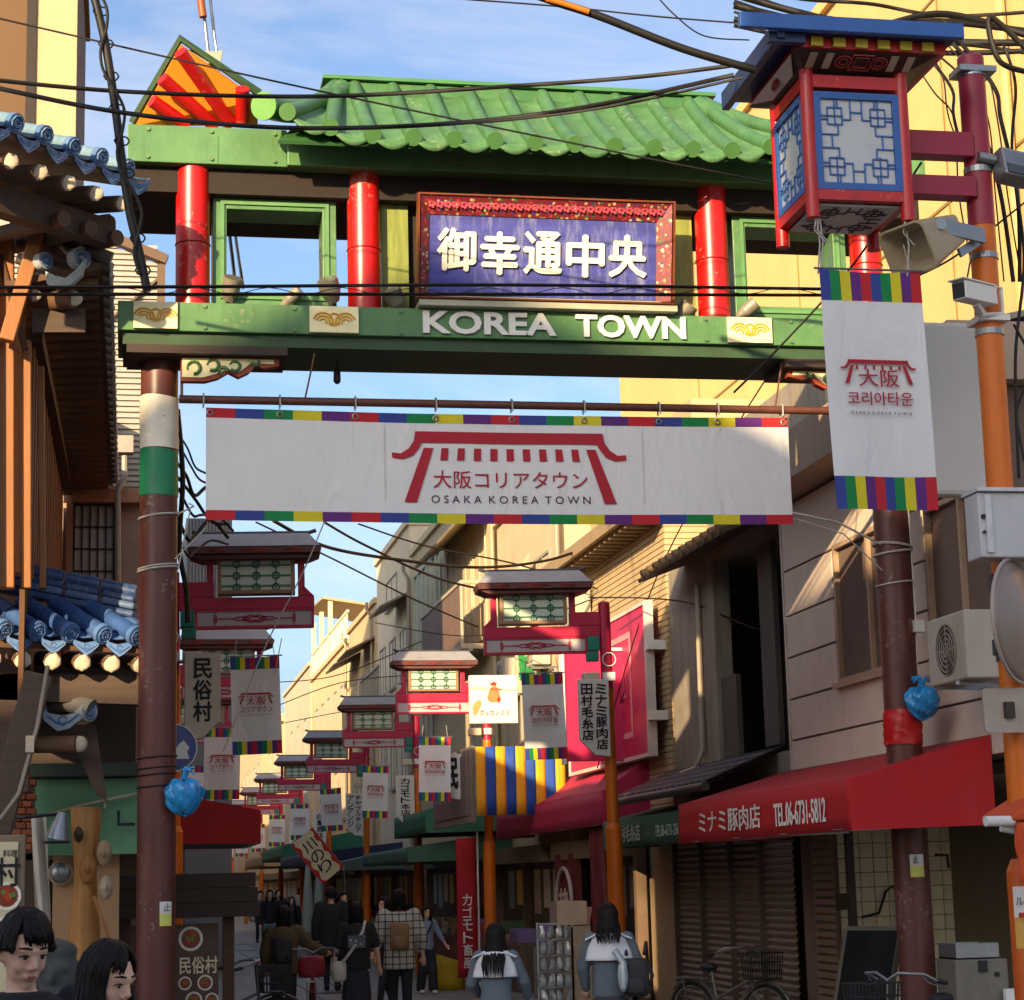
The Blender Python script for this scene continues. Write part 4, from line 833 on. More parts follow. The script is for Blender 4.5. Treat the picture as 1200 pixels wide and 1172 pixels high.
m = MB(); m.prism(fr, [(a*sc_, b*sc_) for a, b in [(-.9, -.3), (-.75, -.08), (-.6, -.02), (-.5, -.1), (-.55, -.3), (-.7, -.6), (-.85, -.7)]], .002, .004); m.build('hen_tail', mat('#d98a55', .6), t)
m = MB(); m.text(fr.at(0, -.55*hw), 'クッカンマリ', hw*1.2, hw*.22, .004, bold=.02, lift=.006); m.build('lettering', mat('#8e2a22', .6), t)
# round blue road sign behind the left pillar
c = P(203, 876, Y=18.2); t = thing('road_sign', (c.x, 18.2, 0), 'round blue road sign half hidden behind the left gate pillar', 'sign')
m = MB(); m.disc(FC(c.x, 18.2, c.z), .2, -.006, 0, 32); m.build('disc', mat('#1d2f7c', .35, .06), t)
m = MB(); m.disc(FC(c.x, 18.2, c.z), .21, -.008, -.0065, 32); m.build('rim', WHITE, t)
m = MB(); m.prism(FC(c.x, 18.2, c.z), [(.03, -.1), (.14, -.1), (.12, -.04), (.14, 0), (.09, .06), (.05, .03), (.02, -.02)], .001, .003); m.build('symbol', WHITE, t)
m = MB(); m.cyl((c.x-.02, 18.24, 0), (c.x-.02, 18.24, c.z+.2), .03); m.build('post', STEEL, t)

# ================================================================ THE TALL POLE IN FRONT, ON THE RIGHT
LY = 12.0
t = thing('lantern_pole', (5.56, 12.3, 0), 'thick pole at the right edge, red above and orange below, carrying the big lantern', 'pole')
m = MB(); m.cyl((5.56, 12.3, 2.0), (5.56, 12.3, 5.95), .088, n=24); m.build('pole', ORG, t, smooth=50)
m = MB(); m.cyl((5.56, 12.3, 5.95), (5.56, 12.3, 7.14), .09, n=24); m.ell((5.56, 12.3, 7.14), .09, .09, .03, 24, 6); m.build('upper_pole', mat('#8f2338', .45, .1, 4, .04, streak=.2), t, smooth=50)
m = MB(); m.cyl((5.56, 12.3, 0), (5.56, 12.3, 1.72), .125, n=24); m.cyl((5.56, 12.3, 1.72), (5.56, 12.3, 1.8), .125, .09, n=24); m.build('base_sleeve', mat('#c65a1c', .4, .08, 4, .04, streak=.2), t, smooth=50)
for (a, b) in ((6.41, 6.58), (6.13, 6.27)):
    m = MB(); m.box(4.93, 5.5, 12.2, 12.33, a, b); m.build('arm', mat('#8f2338', .45, .1, 4, .04), t, bevel=.006)
m = MB()
for z in (7.0, 6.32, 5.72, 5.2): m.cyl((5.56, 12.3, z), (5.56, 12.3, z+.04), .096, n=20)
m.box(5.44, 5.7, 12.2, 12.4, 7.02, 7.06); m.build('clamp', STEEL, t)
for (z, lab2) in ((1.52, 1),):
    m = MB(); m.grid(lambda a, b: (5.56-.128*math.cos(R(20+100*a)), 12.3-.128*math.sin(R(20+100*a)), 1.25+.38*b), 8, 6, mi=lambda a, b: 1 if b < .35 else 0); m.build('label_sheet', [WHITE, mat('#cfa04a', .6)], t)
    m = MB(); m.text(Fr((5.46, 12.205, 1.54), (1, -.9, 0), (0, 0, 1)), 'ル', .05, .05, .003); m.build('lettering', INK, t)
    m = MB(); m.box(5.44, 5.5, 12.175, 12.19, 1.44, 1.47); m.build('label_print', REDP, t)
# big lantern
BLU = mat('#2f5b9e', .4, .1, 4, .03, streak=.15); BLD = mat('#1f3157', .5, .12, 4, .04, streak=.2)
t = thing('big_lantern', (4.6, 12.3, 5.9), 'large red box lantern with blue lattice panels and blue roof hung from the tall pole', 'lantern')
x0, x1, y0, y1, z0, z1 = 4.28, 4.92, 12.0, 12.63, 5.97, 6.84
for (x, y) in ((x0, y0), (x1, y0), (x0, y1), (x1, y1)):
    m = MB(); m.cyl((x, y, z0-.1), (x, y, z1+.03), .045, n=14); m.build('corner_post', REDP, t, smooth=50)
for z in (z0+.02, z1-.09):
    m = MB(); m.box(x0, x1, y0-.03, y0+.03, z, z+.085); m.box(x0, x1, y1-.03, y1+.03, z, z+.085); m.box(x0-.03, x0+.03, y0+.031, y1-.031, z, z+.085); m.box(x1-.03, x1+.03, y0+.031, y1-.031, z, z+.085)
    m.build('rail', REDP, t)
GLS = mat('#b4b8ba', .3, .05, 4, .02)
seg = []
for (a, b, c, d) in ((0, 2, 3.2, 2), (6.8, 2, 10, 2), (0, 8, 3.2, 8), (6.8, 8, 10, 8), (2, 0, 2, 3.2), (2, 6.8, 2, 10), (8, 0, 8, 3.2), (8, 6.8, 8, 10)): seg.append((a, b, c, d))
for sx in (0, 1):
    for sy in (0, 1):
        f = lambda a, b: (10-a if sx else a, 10-b if sy else b)
        for (a, b, c, d) in ((1, 1, 1, 3), (1, 1, 3, 1), (3, 1, 3, 3), (1, 3, 3, 3), (3, 2.4, 4.2, 2.4), (4.2, 2.4, 4.2, 1.5), (4.2, 1.5, 5, 1.5), (2.4, 3, 2.4, 4.2), (2.4, 4.2, 1.5, 4.2), (1.5, 4.2, 1.5, 5), (4.2, 1.5, 4.2, 0), (1.5, 4.2, 0, 4.2), (2.4, 0, 2.4, 1), (0, 2.4, 1, 2.4)):
            p, q = f(a, b), f(c, d); seg.append((*p, *q))
for fr, nm in ((FC((x0+x1)/2, y0-.012, 6.39), 1), (Fr((x0-.012, (y0+y1)/2, 6.39), (0, -1, 0), (0, 0, 1)), 2), (Fr(((x0+x1)/2, y1+.012, 6.39), (-1, 0, 0), (0, 0, 1)), 3), (Fr((x1+.012, (y0+y1)/2, 6.39), (0, 1, 0), (0, 0, 1)), 4)):
    m = MB(); m.fbox(fr, -.27, .27, -.33, .33, -.01, .0); o = m.build('glass_panel', GLS, t)
    m = MB()
    for (a, b, c, d) in ((-.29, -.245, -.33, .33), (.245, .29, -.33, .33), (-.245, .245, .285, .33), (-.245, .245, -.33, -.285)): m.fbox(fr, a, b, c, d, .0005, .022)
    for a in (-.265, 0, .265):
        for b in (-.31, .31): m.disc(fr.at(a, b, .022), .007, 0, .004, 8)
    m.build('panel_frame', BLU, o)
    m = MB()
    for (a, b, c, d) in seg:
        A = fr(-.245+a*.049, -.285+b*.057, .006); B = fr(-.245+c*.049, -.285+d*.057, .006)
        m.bar(A, B, .009, .009, up=fr.n)
    m.build('lattice', mat('#3f68a8', .4, .1), o)
m = MB(); m.box(x0+.04, x1-.04, y0+.04, y1-.04, z0+.0, z0+.015); o = m.build('floor_panel', GLS, t)
fr = Fr(((x0+x1)/2, (y0+y1)/2, z0-.003), (1, 0, 0), (0, -1, 0)); m = MB()
for (a, b, c, d) in seg: m.bar(fr(-.245+a*.049, -.245+b*.049, -.002), fr(-.245+c*.049, -.245+d*.049, -.002), .011, .008, up=fr.n)
m.build('floor_lattice', mat('#4a3030', .5), o)
# flared cornice, dentils, roof
m = MB(); lo = [(x0-.02, y0-.02), (x1+.02, y0-.02), (x1+.02, y1+.02), (x0-.02, y1+.02)]; hi = [(x0-.13, y0-.2), (x1+.2, y0-.2), (x1+.2, y1+.2), (x0-.13, y1+.2)]
m.add([(a, b, z1+.03) for a, b in lo]+[(a, b, z1+.095) for a, b in hi], [(3, 2, 1, 0), (4, 5, 6, 7), (0, 1, 5, 4), (1, 2, 6, 5), (2, 3, 7, 6), (3, 0, 4, 7)]); o = m.build('cornice', mat('#3d2a24', .55, .1), t)
A, B, C, D = [V(q) for q in ((x0-.02, y0-.02, z1+.03), (x1+.02, y0-.02, z1+.03), (x1+.2, y0-.2, z1+.095), (x0-.13, y0-.2, z1+.095))]
fr = Fr((A+B+C+D)/4, (1, 0, 0), (D-A).cross(V((1, 0, 0))).cross(V((1, 0, 0)))*-1)
if fr.n.y > 0: fr.n = -fr.n
for k in (0, 1, 5, 6):
    m = MB(); m.fbox(fr, -.36+k*.11, -.31+k*.11, -.07, .07, .004, .008); m.build('cornice_stripe', mat('#b5a58a', .6), o)
m = MB()
for cx in (-.12, .12):
    for r in (.03, .055): m.tube([fr(cx+a, b, .008) for a, b in arc(0, 0, r, 0, 360, 10)], .006, 4)
for r in (.045, .07): m.tube([fr(a*r, b*r, .008) for a, b in ((-1, -1), (1, -1), (1, 1), (-1, 1), (-1, -1))], .007, 4)
m.build('cornice_motif', mat('#9c3b35', .6), o)
q = [V((x0-.08, y0-.05, z1+.18)), V((x0-.08, y1+.1, z1+.18)), V((x0-.03, (y0+y1)/2-.1, z1+.02))]
m = MB(); tri = [V((x0-.137, y0-.16, z1+.19)), V((x0-.03, y0+.05, z1+.045)), V((x0-.03, y1-.02, z1+.045))]; tri = [V((x0-.137, y0-.12, z1+.085)), V((x0-.137, y1+.12, z1+.085)), V((x0-.05, y1-.1, z1+.035)), V((x0-.05, y0+.1, z1+.035))]
m.add(tri+[a+V((-.006, 0, -.004)) for a in tri], [(0, 1, 2, 3), (7, 6, 5, 4), (0, 4, 5, 1), (1, 5, 6, 2), (2, 6, 7, 3), (3, 7, 4, 0)]); m.build('end_panel', mat('#b9a8a0', .5), o)
m = MB(); c = sum(tri, V())/4+V((-.012, 0, -.008)); e = (tri[1]-tri[0]).normalized(); h_ = (tri[0]-tri[3]).normalized()
for r in (.04, .065): m.tube([c+e*r*math.cos(a)+h_*r*.8*math.sin(a) for a in [i*.785 for i in range(9)]], .008, 5)
m.build('end_motif', mat('#8e3a34', .6), o)
fp = FC(0, y0-.23, z1+.26)
m = MB(); m.box(x0-.1, 5.16, y0-.22, y1+.22, z1+.097, z1+.165); m.build('dentil_beam', REDP, t)
dm = MB(); dm.box(-.04, .04, -.025, 0, -.03, .03); reps(dm, 'dentil', mat('#b3a02c', .5, .15, 9), t, [(x0+.0+k*.15, y0-.222, z1+.131) for k in range(6)])
m = MB(); yb0, yb1, zr = y0-.3, y1+.3, z1+.168
m.box(4.06, 5.2, yb0, yb1, zr, zr+.02)
m.build('roof_soffit', BLD, t)
m = MB(); ym = (y0+y1)/2; m.add([(4.06, yb0, zr+.022), (5.2, yb0, zr+.022), (5.2, yb1, zr+.022), (4.06, yb1, zr+.022), (4.12, ym, zr+.2), (5.15, ym, zr+.2)], [(0, 1, 5, 4), (2, 3, 4, 5), (3, 0, 4), (1, 2, 5), (3, 2, 1, 0)]); m.build('roof', BLU, t, solid=.01)
m = MB(); m.box(3.74, 5.24, yb0-.05, yb0-.001, zr-.01, zr+.09); m.build('front_edge', BLU, t, bevel=.006)
m = MB(); m.box(4.0, 4.055, yb0, yb1+.04, zr-.05, zr+.08); m.build('side_edge', BLD, t, bevel=.006)
m = MB(); m.box(3.95, 4.19, y0-.28, y0-.225, z1+.1, z1+.166); m.build('gable_block', BLD, t)
m = MB()
for x in (4.3, 4.32, 4.9): m.tube([(x, 12.0, 5.88), (x+.01, 11.99, 5.7), (x-.01, 12, 5.5)], .006, 5); m.tube([(x, 12.0, 5.9), (x-.03, 11.97, 5.78), (x+.04, 11.97, 5.7)], .005, 4)
m.build('string', ROPE, t)
# near vertical banner
nb = small_banner(.70, 1.56, '코리아타운', .4, small=False); nb.location = (4.63, 11.98, 5.53); nb.rotation_euler = (0, R(-1.0), R(3)); tag(nb, 'large vertical white banner with red emblem hung under the big lantern', 'banner')
# horn speaker
t = thing('horn_speaker', (5.2, 12.2, 5.75), 'beige rectangular horn loudspeaker on a bracket under the lantern arm', 'loudspeaker')
d = V((-.78, -.35, -.42)).normalized(); a_ = d.cross(V((0, 0, 1))).normalized(); b_ = a_.cross(d); ctr = V((5.08, 12.1, 5.77))
def rrect(c, hw, hh, rd=.35, n=5):
    o = []
    for (sx, sy, s0) in ((1, 1, 0), (-1, 1, 90), (-1, -1, 180), (1, -1, 270)):
        for i in range(n+1):
            q = R(s0+90*i/n); r = rd*min(hw, hh); o.append(c + a_*(sx*(hw-r)+r*math.cos(q)) + b_*(sy*(hh-r)+r*math.sin(q)))
    return o
m = MB(); rings = [rrect(ctr-d*.24, .08, .06, .9), rrect(ctr-d*.2, .14, .1), rrect(ctr-d*.0, .17, .135), rrect(ctr+d*.2, .2, .17), rrect(ctr+d*.205, .185, .155), rrect(ctr+d*.05, .12, .09)]
nn = len(rings[0])
for r_ in rings: m.v += r_
for j in range(len(rings)-1):
    for i in range(nn): m.f.append([j*nn+i, j*nn+(i+1) % nn, (j+1)*nn+(i+1) % nn, (j+1)*nn+i]); m.m.append(0)
m.f.append(list(range(nn))[::-1]); m.m.append(0); m.f.append([5*nn+i for i in range(nn)]); m.m.append(0)
m.build('horn', mat('#9c8d72', .45, .1, 4, .04, streak=.15), t, smooth=45)
m = MB(); m.bar((5.08, 11.93, 5.83), (5.5, 12.15, 5.84), .03, .1); m.bar((5.3, 12.1, 5.7), (5.48, 12.2, 5.82), .02, .06); m.cyl((5.1, 11.9, 5.83), (5.1, 11.98, 5.83), .04); m.build('bracket', STEEL, t)
# cctv camera
t = thing('security_camera', (5.4, 12.1, 5.4), 'white security camera housing clamped to the orange pole', 'camera')
d = V((-.85, -.5, -.03)).normalized(); c = V((5.38, 12.08, 5.42))
m = MB(); m.bar(c-d*.17, c+d*.17, .11, .12); m.bar(c-d*.15+V((0, 0, .066)), c+d*.2+V((0, 0, .07)), .13, .012); m.build('housing', WHITE, t, bevel=.01)
m = MB(); m.bar(c+d*.171, c+d*.178, .09, .1); m.build('lens_window', BLACK, t)
m = MB(); m.bar(c+V((0, 0, -.06)), (5.5, 12.22, 5.3), .04, .05); m.tube([(5.45, 12.15, 5.3), (5.62, 12.2, 5.33), (5.62, 12.2, 5.5), (5.5, 12.15, 5.5)], .014, 6); m.box(5.45, 5.66, 12.18, 12.4, 5.28, 5.32); m.build('bracket', WHITE, t)
# floodlight at the right edge
t = thing('floodlight', (5.75, 12.25, 6.4), 'grey floodlight with chrome guard at the top right of the tall pole', 'floodlight')
p = P(1183, 195, Y=12.2); m = MB(); m.fbox(Fr(p, (1, .2, -.1), (0, .3, 1)), -.1, .14, -.12, .1, -.07, .07); m.build('lamp_body', STEEL, t, bevel=.02)
m = MB(); m.cyl(p+V((-.22, 0, .06)), p+V((-.1, 0, .04)), .035); m.bar(p+V((-.1, .02, .04)), (5.56, 12.3, p.z+.02), .03); m.build('bracket', STEEL, t)
m = MB(); m.fbox(Fr(p, (1, .2, -.1), (0, .3, 1)), -.08, .12, -.11, -.04, .071, .078); m.build('lens', glassmat('#3b3d3a'), t)
# grey power box
t = thing('power_box', (5.45, 12.1, 3.9), 'light grey electrical box strapped to the orange pole', 'box')
m = MB(); m.box(5.26, 5.7, 11.98, 12.2, 3.67, 4.09); m.build('case', mat('#b7b7ba', .4, .05, 3, .02, streak=.08), t, bevel=.012)
m = MB(); m.box(5.25, 5.72, 11.95, 12.21, 4.092, 4.115); m.box(5.30, 5.34, 11.96, 11.979, 3.7, 4.07); m.build('lid', mat('#c4c4c6', .4), t)
m = MB(); m.cyl((5.285, 11.972, 3.93), (5.285, 11.96, 3.93), .014); m.cyl((5.285, 11.972, 3.83), (5.285, 11.96, 3.83), .01); m.build('lock', BLACK, t)
# traffic mirror seen from behind
t = thing('traffic_mirror', (5.45, 12.0, 3.25), 'round traffic mirror seen from behind on the orange pole', 'mirror')
fr = Fr((5.52, 12.05, 3.28), (.72, .69, 0), (0, 0, 1)); m = MB()
def mp_(a, b): r = .385*b; q = a*6.2832; return fr(r*math.cos(q), r*math.sin(q), .09*(1-b*b)-.02)
m.grid(mp_, 36, 8); m.build('mirror_back', mat('#8f7f76', .35, .08, 3, .02, metal=.2), t, smooth=180, solid=.006)
m = MB(); m.tube([fr(.39*math.cos(q), .39*math.sin(q), -.02) for q in [i*.1745 for i in range(37)]], .012, 6); m.build('rim', mat('#a09189', .4), t, smooth=60)
m = MB()
for z in (3.46, 3.05): m.box(5.47, 5.68, 12.2, 12.22, z, z+.04); m.cyl((5.56, 12.3, z), (5.56, 12.3, z+.04), .1, n=18); m.box(5.3, 5.36, 11.95, 12.0, z, z+.1)
m.tube([(5.42, 12.15, 3.5), (5.36, 12.0, 3.3), (5.44, 12.15, 3.1)], .012, 5); m.build('bracket', mat('#4a4a4c', .5, metal=.4), t)
t = thing('clear_bag', (5.66, 12.1, 3.2), 'crumpled translucent plastic hanging behind the mirror', 'plastic bag')
m = MB(); rnd = random.Random(9); m.ell((5.7, 12.12, 3.22), .13, .06, .22, 20, 14, fn=lambda d: 1+.12*math.sin(7*d.z+5*d.x)+.08*math.sin(11*d.x-4*d.z)); m.build('bag_body', mat('#c9b8b4', .2, .1, 6, .1, spec=.7), t, smooth=35)
# meter plate
t = thing('meter_plate', (5.5, 12.0, 2.7), 'pale rounded plate strapped to the orange pole above the red awning', 'plate')
m = MB(); fr = FC(5.42, 12.12, 2.72); pl = [(a, b) for a, b in arc(.12, .11, .03, 0, 90, 4)+arc(-.12, .11, .03, 90, 180, 4)+arc(-.12, -.11, .03, 180, 270, 4)+arc(.12, -.11, .03, 270, 360, 4)]; m.prism(fr, pl, -.02, 0); m.build('plate', mat('#a39488', .4), t)
m = MB(); m.box(5.44, 5.66, 12.18, 12.2, 2.7, 2.74); m.box(5.40, 5.46, 12.08, 12.12, 2.67, 2.77); m.build('strap', DARK, t)
# orange hood tied round the pole with a white rod
t = thing('orange_hood', (5.5, 12.2, 1.9), 'orange cloth hood with a white rod tied round the tall pole', 'hood')
OC = mat('#c2491c', .7, .08, 5, .08)
m = MB(); m.prism(FC(5.5, 12.2, 2.15), [(-.16, -.12), (.5, -.12), (.5, .06), (.2, .08), (.02, .02), (-.16, -.08)], -.25, .25); m.build('hood_top', OC, t, bevel=.015)
m = MB(); m.grid(lambda a, b: (5.36+.012*math.sin(b*7)+a*.5, 11.96+.02*math.sin(a*9+b*3), 1.66+.36*b), 12, 8); m.build('hood_skirt', OC, t, smooth=180, solid=.008)
m = MB(); m.cyl((5.17, 11.98, 2.03), (5.36, 12.0, 2.03), .032, n=14); m.cyl((5.3, 12.05, 1.99), (5.4, 12.05, 1.97), .025); m.build('rod', WHITE, t, smooth=50)
# big plain sign back
t = thing('blank_sign', (5.9, 14.0, 4.7), 'large blank pale grey sign panel behind the vertical banner', 'sign')
p0 = P(1080, 580, Y=14.2); p1 = P(1158, 378, Y=14.2)
m = MB(); m.box(p0.x, p1.x+.05, 14.2, 14.35, p0.z, p1.z); m.build('panel', mat('#bdb8b2', .6, .05, 2, .03, streak=.06), t, bevel=.04)
m = MB(); m.bar((p1.x, 14.3, p0.z+.3), (6.72, 15.0, p0.z+.3), .05); m.bar((p1.x, 14.3, p1.z-.3), (6.5, 15.0, p1.z-.3), .05); m.build('bracket', STEEL, t)
# air conditioner
t = thing('air_conditioner', (6.4, 15.0, 3.3), 'white air conditioner unit on brackets beside the right gate pillar', 'air conditioner')
p = P(1128, 760, Y=14.7); m = MB(); m.box(p.x-.08, p.x+.22, 14.45, 15.2, p.z-.25, p.z+.27); m.build('case', mat('#a79c90', .5, .06, 3, .03, streak=.2), t, bevel=.015)
fr = Fr((p.x-.082, 14.82, p.z), (0, -1, 0), (0, 0, 1)); m = MB()
for r in (.05, .09, .13, .17, .2): m.tube([fr(r*math.cos(q), r*math.sin(q), .004) for q in [i*.2618 for i in range(25)]], .005, 4)
for q in range(8): m.bar(fr(0, 0, .004), fr(.2*math.cos(q*.785), .2*math.sin(q*.785), .004), .006)
m.build('fan_guard', mat('#8f857b', .5), t)
m = MB(); m.disc(fr, .2, .0005, .002, 28); m.build('fan_opening', DARK, t)
m = MB(); m.bar((p.x-.1, 14.6, p.z-.27), (6.72, 15.0, p.z-.27), .03); m.bar((p.x-.1, 15.0, p.z-.27), (6.72, 15.1, p.z-.27), .03); m.build('bracket', STEEL, t)
# ================================================================ FOLK RESTAURANT (left, tiled timber house)
WOOD = mat('#915d32', .6, .18, 2.5, .12, streak=.2, dirt='#4a2a12', grain='z'); WOODD = mat('#4a2e1c', .65, .2, 3, .12, grain='x'); WDARK = mat('#4a3a2f', .7, .25, 3, .1, grain='x')
BT = mat('#2f5086', .6, .25, 4, .12, streak=.35, dirt='#7f8c9c', spec=.3); BTC = mat('#4f6f98', .4, .25, 9, .12, streak=.3, dirt='#a9b0b8'); BT2 = mat('#6b8798', .45, .22, 5, .1, streak=.4, dirt='#aab2b2')
LOGE = mat('#b7aa93', .7, .18, 12, .12); SOF = mat('#5e4432', .75, .25, 4, .1)
hk = thing('folk_restaurant', (-1.2, 16, 0), 'timber folk restaurant with blue tiled eaves at the left edge', 'restaurant')
def rosette(m, c, n, r, k=.008):
    n = V(n).normalized(); a = n.orthogonal().normalized(); b = n.cross(a)
    for rr in (.85, .5): m.tube([c+a*r*rr*math.cos(q)+b*r*rr*math.sin(q)+n*.006 for q in [i*.7854 for i in range(9)]], k, 4)
    for i in range(5): m.ell(c+a*r*.3*math.cos(i*1.257)+b*r*.3*math.sin(i*1.257)+n*.008, r*.13, nu=6, nv=4)
def eave(pts_eave, up, n_rows, rt, rp, mt, mtc, parent, seglen=.34, nseg=4, pan_r=1.15):
    """barrel tile segments and pan tiles climbing from an eave line; up = slope direction"""
    A, B = V(pts_eave[0]), V(pts_eave[1]); e = (B-A)/n_rows; up = V(up).normalized(); nrm = e.cross(up).normalized()
    nrm = nrm if nrm.z > 0 else -nrm; w_ = e.length; ed = e.normalized()
    for i in range(n_rows):
        c = A + e*(i+.5)
        for s in range(nseg):
            p = c + up*(s*seglen) + nrm*.01*s*.0; m = MB(); m.tube([p-up*.01*(s > 0), p+up*seglen*.985], [rt*1.05, rt*.94], 12); o = m.build('barrel_tile', mt, parent, smooth=50)
            if s == 0:
                m = MB(); m.tube([p-up*.05, p-up*.002], rt*1.16, 16); q = m.build('end_tile', mtc, parent, smooth=40)
                m = MB(); rosette(m, p-up*.05, -up, rt); m.build('rosette', mtc, q)
        if i < n_rows-1 or True:
            c2 = c + e*.5 - nrm*.03
            for s in range(nseg):
                p = c2 + up*(s*seglen); m = MB(); m.grid(lambda a, b: p + ed*((a-.5)*w_*1.02) + up*(b*seglen) + nrm*(.03*s*.0 - .035*math.sin(a*math.pi)+.012*(1-b)), 6, 1); m.build('pan_tile', mt, parent, smooth=60, solid=.014)
                if s == 0:
                    m = MB(); poly = [(-w_*.44, .02), (-w_*.3, -.035), (0, -.055), (w_*.3, -.035), (w_*.44, .02), (w_*.36, -.07), (w_*.15, -.12), (0, -.145), (-w_*.15, -.12), (-w_*.36, -.07)]
                    fr = Fr(p-up*.012, ed, V((0, 0, 1)), -up); m.prism(fr, poly, 0, .02); q = m.build('drip_tile', mtc, parent)
                    m = MB(); m.tube([fr(a, b, .021) for a, b in ((-w_*.3, -.06), (0, -.115), (w_*.3, -.06))], .007, 4); m.tube([fr(a, b, .021) for a, b in arc(0, -.075, .02, 0, 320, 6)], .006, 4); m.build('rosette', mtc, q)
# upper corner eave
A = P(-40, 122, Y=13.6); B = P(160, 202, Y=15.0)
eave((A, B), (-.62, .55, .30), 6, .062, .1, BT2, BTC, hk, seglen=.4, nseg=3)
dirr = (B-A)/6
m = MB(); q = [A+V((0, 0, -.1)), B+V((0, 0, -.1)), B+V((-.9, 1.0, .35)), A+V((-.9, 1.0, .35))]; m.add(q, [(0, 1, 2, 3)]); m.build('eave_board', SOF, hk, solid=.05)
for i in range(6):
    c = A + dirr*(i+.5) + V((-.02, .05, -.27)); m = MB(); m.cyl(c, c+V((-.75, .8, .2)), .062, .07, n=14); o = m.build('rafter', SOF, hk, smooth=50)
    m = MB(); m.ell(c-V((-.01, .012, 0)), .058, .02, .058, 12, 8, fn=lambda d: 1+.1*math.sin(9*d.x+3*d.z)); m.build('rafter_end', LOGE, o, smooth=60)
    if i > 2:
        c = c + V((-.02, .2, -.2)); m = MB(); m.cyl(c, c+V((-.7, .9, .1)), .06, n=12); m.build('lower_rafter', SOF, hk, smooth=50)
m = MB(); m.bar(A+V((-.3, .35, -.42)), B+V((-.2, .25, -.42)), .14, .2); m.build('eave_beam', WDARK, hk)
# orange timber posts and brace at the left edge
def beam(u0, v0, u1, v1, Y, w_, h_, mt=WOOD, nm='timber'):
    m = MB(); m.bar(P(u0, v0, Y=Y), P(u1, v1, Y=Y), w_, h_, up=(0, 1, 0)); return m.build(nm, mt, hk, bevel=.008)
beam(60, 222, 8, 400, 15.3, .11, .12, nm='brace'); beam(8, 270, 8, 690, 15.5, .11, .12, nm='post'); beam(31, 400, 31, 690, 15.6, .07, .1, nm='post'); beam(-14, 240, -14, 690, 15.4, .14, .12, nm='post')
beam(0, 300, 30, 410, 15.45, .05, .06, WOODD, 'brace'); beam(48, 430, 50, 690, 16.2, .05, .08, nm='post')
m = MB(); m.box(-7, -.87, 17.95, 23.9, 0, 6.2); m.build('house_body', mat('#5a4433', .8, .15, 2, .1), hk)
m = MB(); m.box(-2.6, -.83, 15.78, 15.9, 4.12, 6.2); m.build('front_wall', mat('#8a5527', .7, .2, 2, .1, grain='z'), hk)
for k in range(6):
    m = MB(); x = -1.95+k*.19; m.box(x, x+.17, 15.74, 15.778, 4.12, 6.2); m.build('plank', WOOD, hk, bevel=.006)
# slatted side wall running along the street
m = MB(); m.add([(-.82, 16.0, 3.0), (-.80, 23.8, 3.0), (-.80, 23.8, 6.35), (-.82, 16.0, 6.1)], [(0, 1, 2, 3)]); m.build('side_wall', mat('#5d3a1d', .7, .2, 2, .1, grain='z'), hk, solid=.04)
m = MB(); m.box(-.03, .0, -.04, .04, -.95, .95); reps(m, 'wall_slat', WOOD, hk, [(-.765, 16.2+k*.42, 5.15) for k in range(18)])
m = MB(); m.bar((-.75, 16.0, 6.05), (-.72, 23.9, 6.35), .1, .12); m.build('wall_plate', WOODD, hk)
# eave running along the street, seen from below
m = MB(); m.add([(-.24, 15.3, 6.42), (-.22, 24.2, 6.46), (-.9, 24.2, 6.5), (-.95, 15.3, 6.25)], [(0, 1, 2, 3)]); m.build('eave_board', SOF, hk, solid=.05)
rf = MB(); rf.tube([(.0, 0, 0), (-.68, 0, -.04)], .05, 8); reps(rf, 'rafter', mat('#6b4c38', .7, .2, 5, .1), hk, [(-.27, 15.5+k*.30, 6.34) for k in range(29)], smooth=50)
rf = MB(); rf.tube([(.05, 0, 0), (-.7, 0, .28)], .062, 8); reps(rf, 'barrel_tile', mat('#5d5752', .6, .2, 5, .1), hk, [(-.22, 15.4+k*.30, 6.50) for k in range(30)], smooth=50)
rf = MB(); rf.prism(Fr((0, 0, 0), (0, 1, 0), (0, 0, 1)), [(-.12, .02), (.12, .02), (.08, -.08), (0, -.13), (-.08, -.08)], -.01, .012); reps(rf, 'drip_tile', mat('#bcb4a6', .6, .2, 6, .1), hk, [(-.17, 15.55+k*.30, 6.47) for k in range(29)])
# near end of that eave: big tile disc and rafter ends
def tile_end(u, v, Y, r, nm='end_tile', mt=None):
    c = P(u, v, Y=Y); m = MB(); m.tube([c, c+V((-.05, .06, .0))], r, 16); o = m.build(nm, mt or mat('#9aa0a2', .5, .25, 9, .12, streak=.3), hk, smooth=40)
    m = MB(); rosette(m, c, (.5, -.8, 0), r*.9); m.build('rosette', mt or BTC, o); return o
tile_end(96, 302, 15.2, .085); tile_end(54, 305, 15.2, .065)
m = MB(); fr = Fr(P(78, 322, Y=15.2), (.9, -.3, .1), (0, 0, 1)); m.prism(fr, [(-.16, .05), (-.08, .0), (0, -.03), (.08, .02), (.15, .1), (.12, -.03), (.04, -.09), (-.08, -.1), (-.15, -.05)], -.03, .02); m.build('drip_tile', mat('#8f9698', .5, .2, 8, .12), hk)
m = MB(); m.tube([P(96, 302, Y=15.25), P(70, 270, Y=15.5), P(30, 250, Y=15.9)], [.075, .09, .1], 12); m.build('hip_tile', mat('#2a2622', .6, .25, 6, .12), hk, smooth=60)
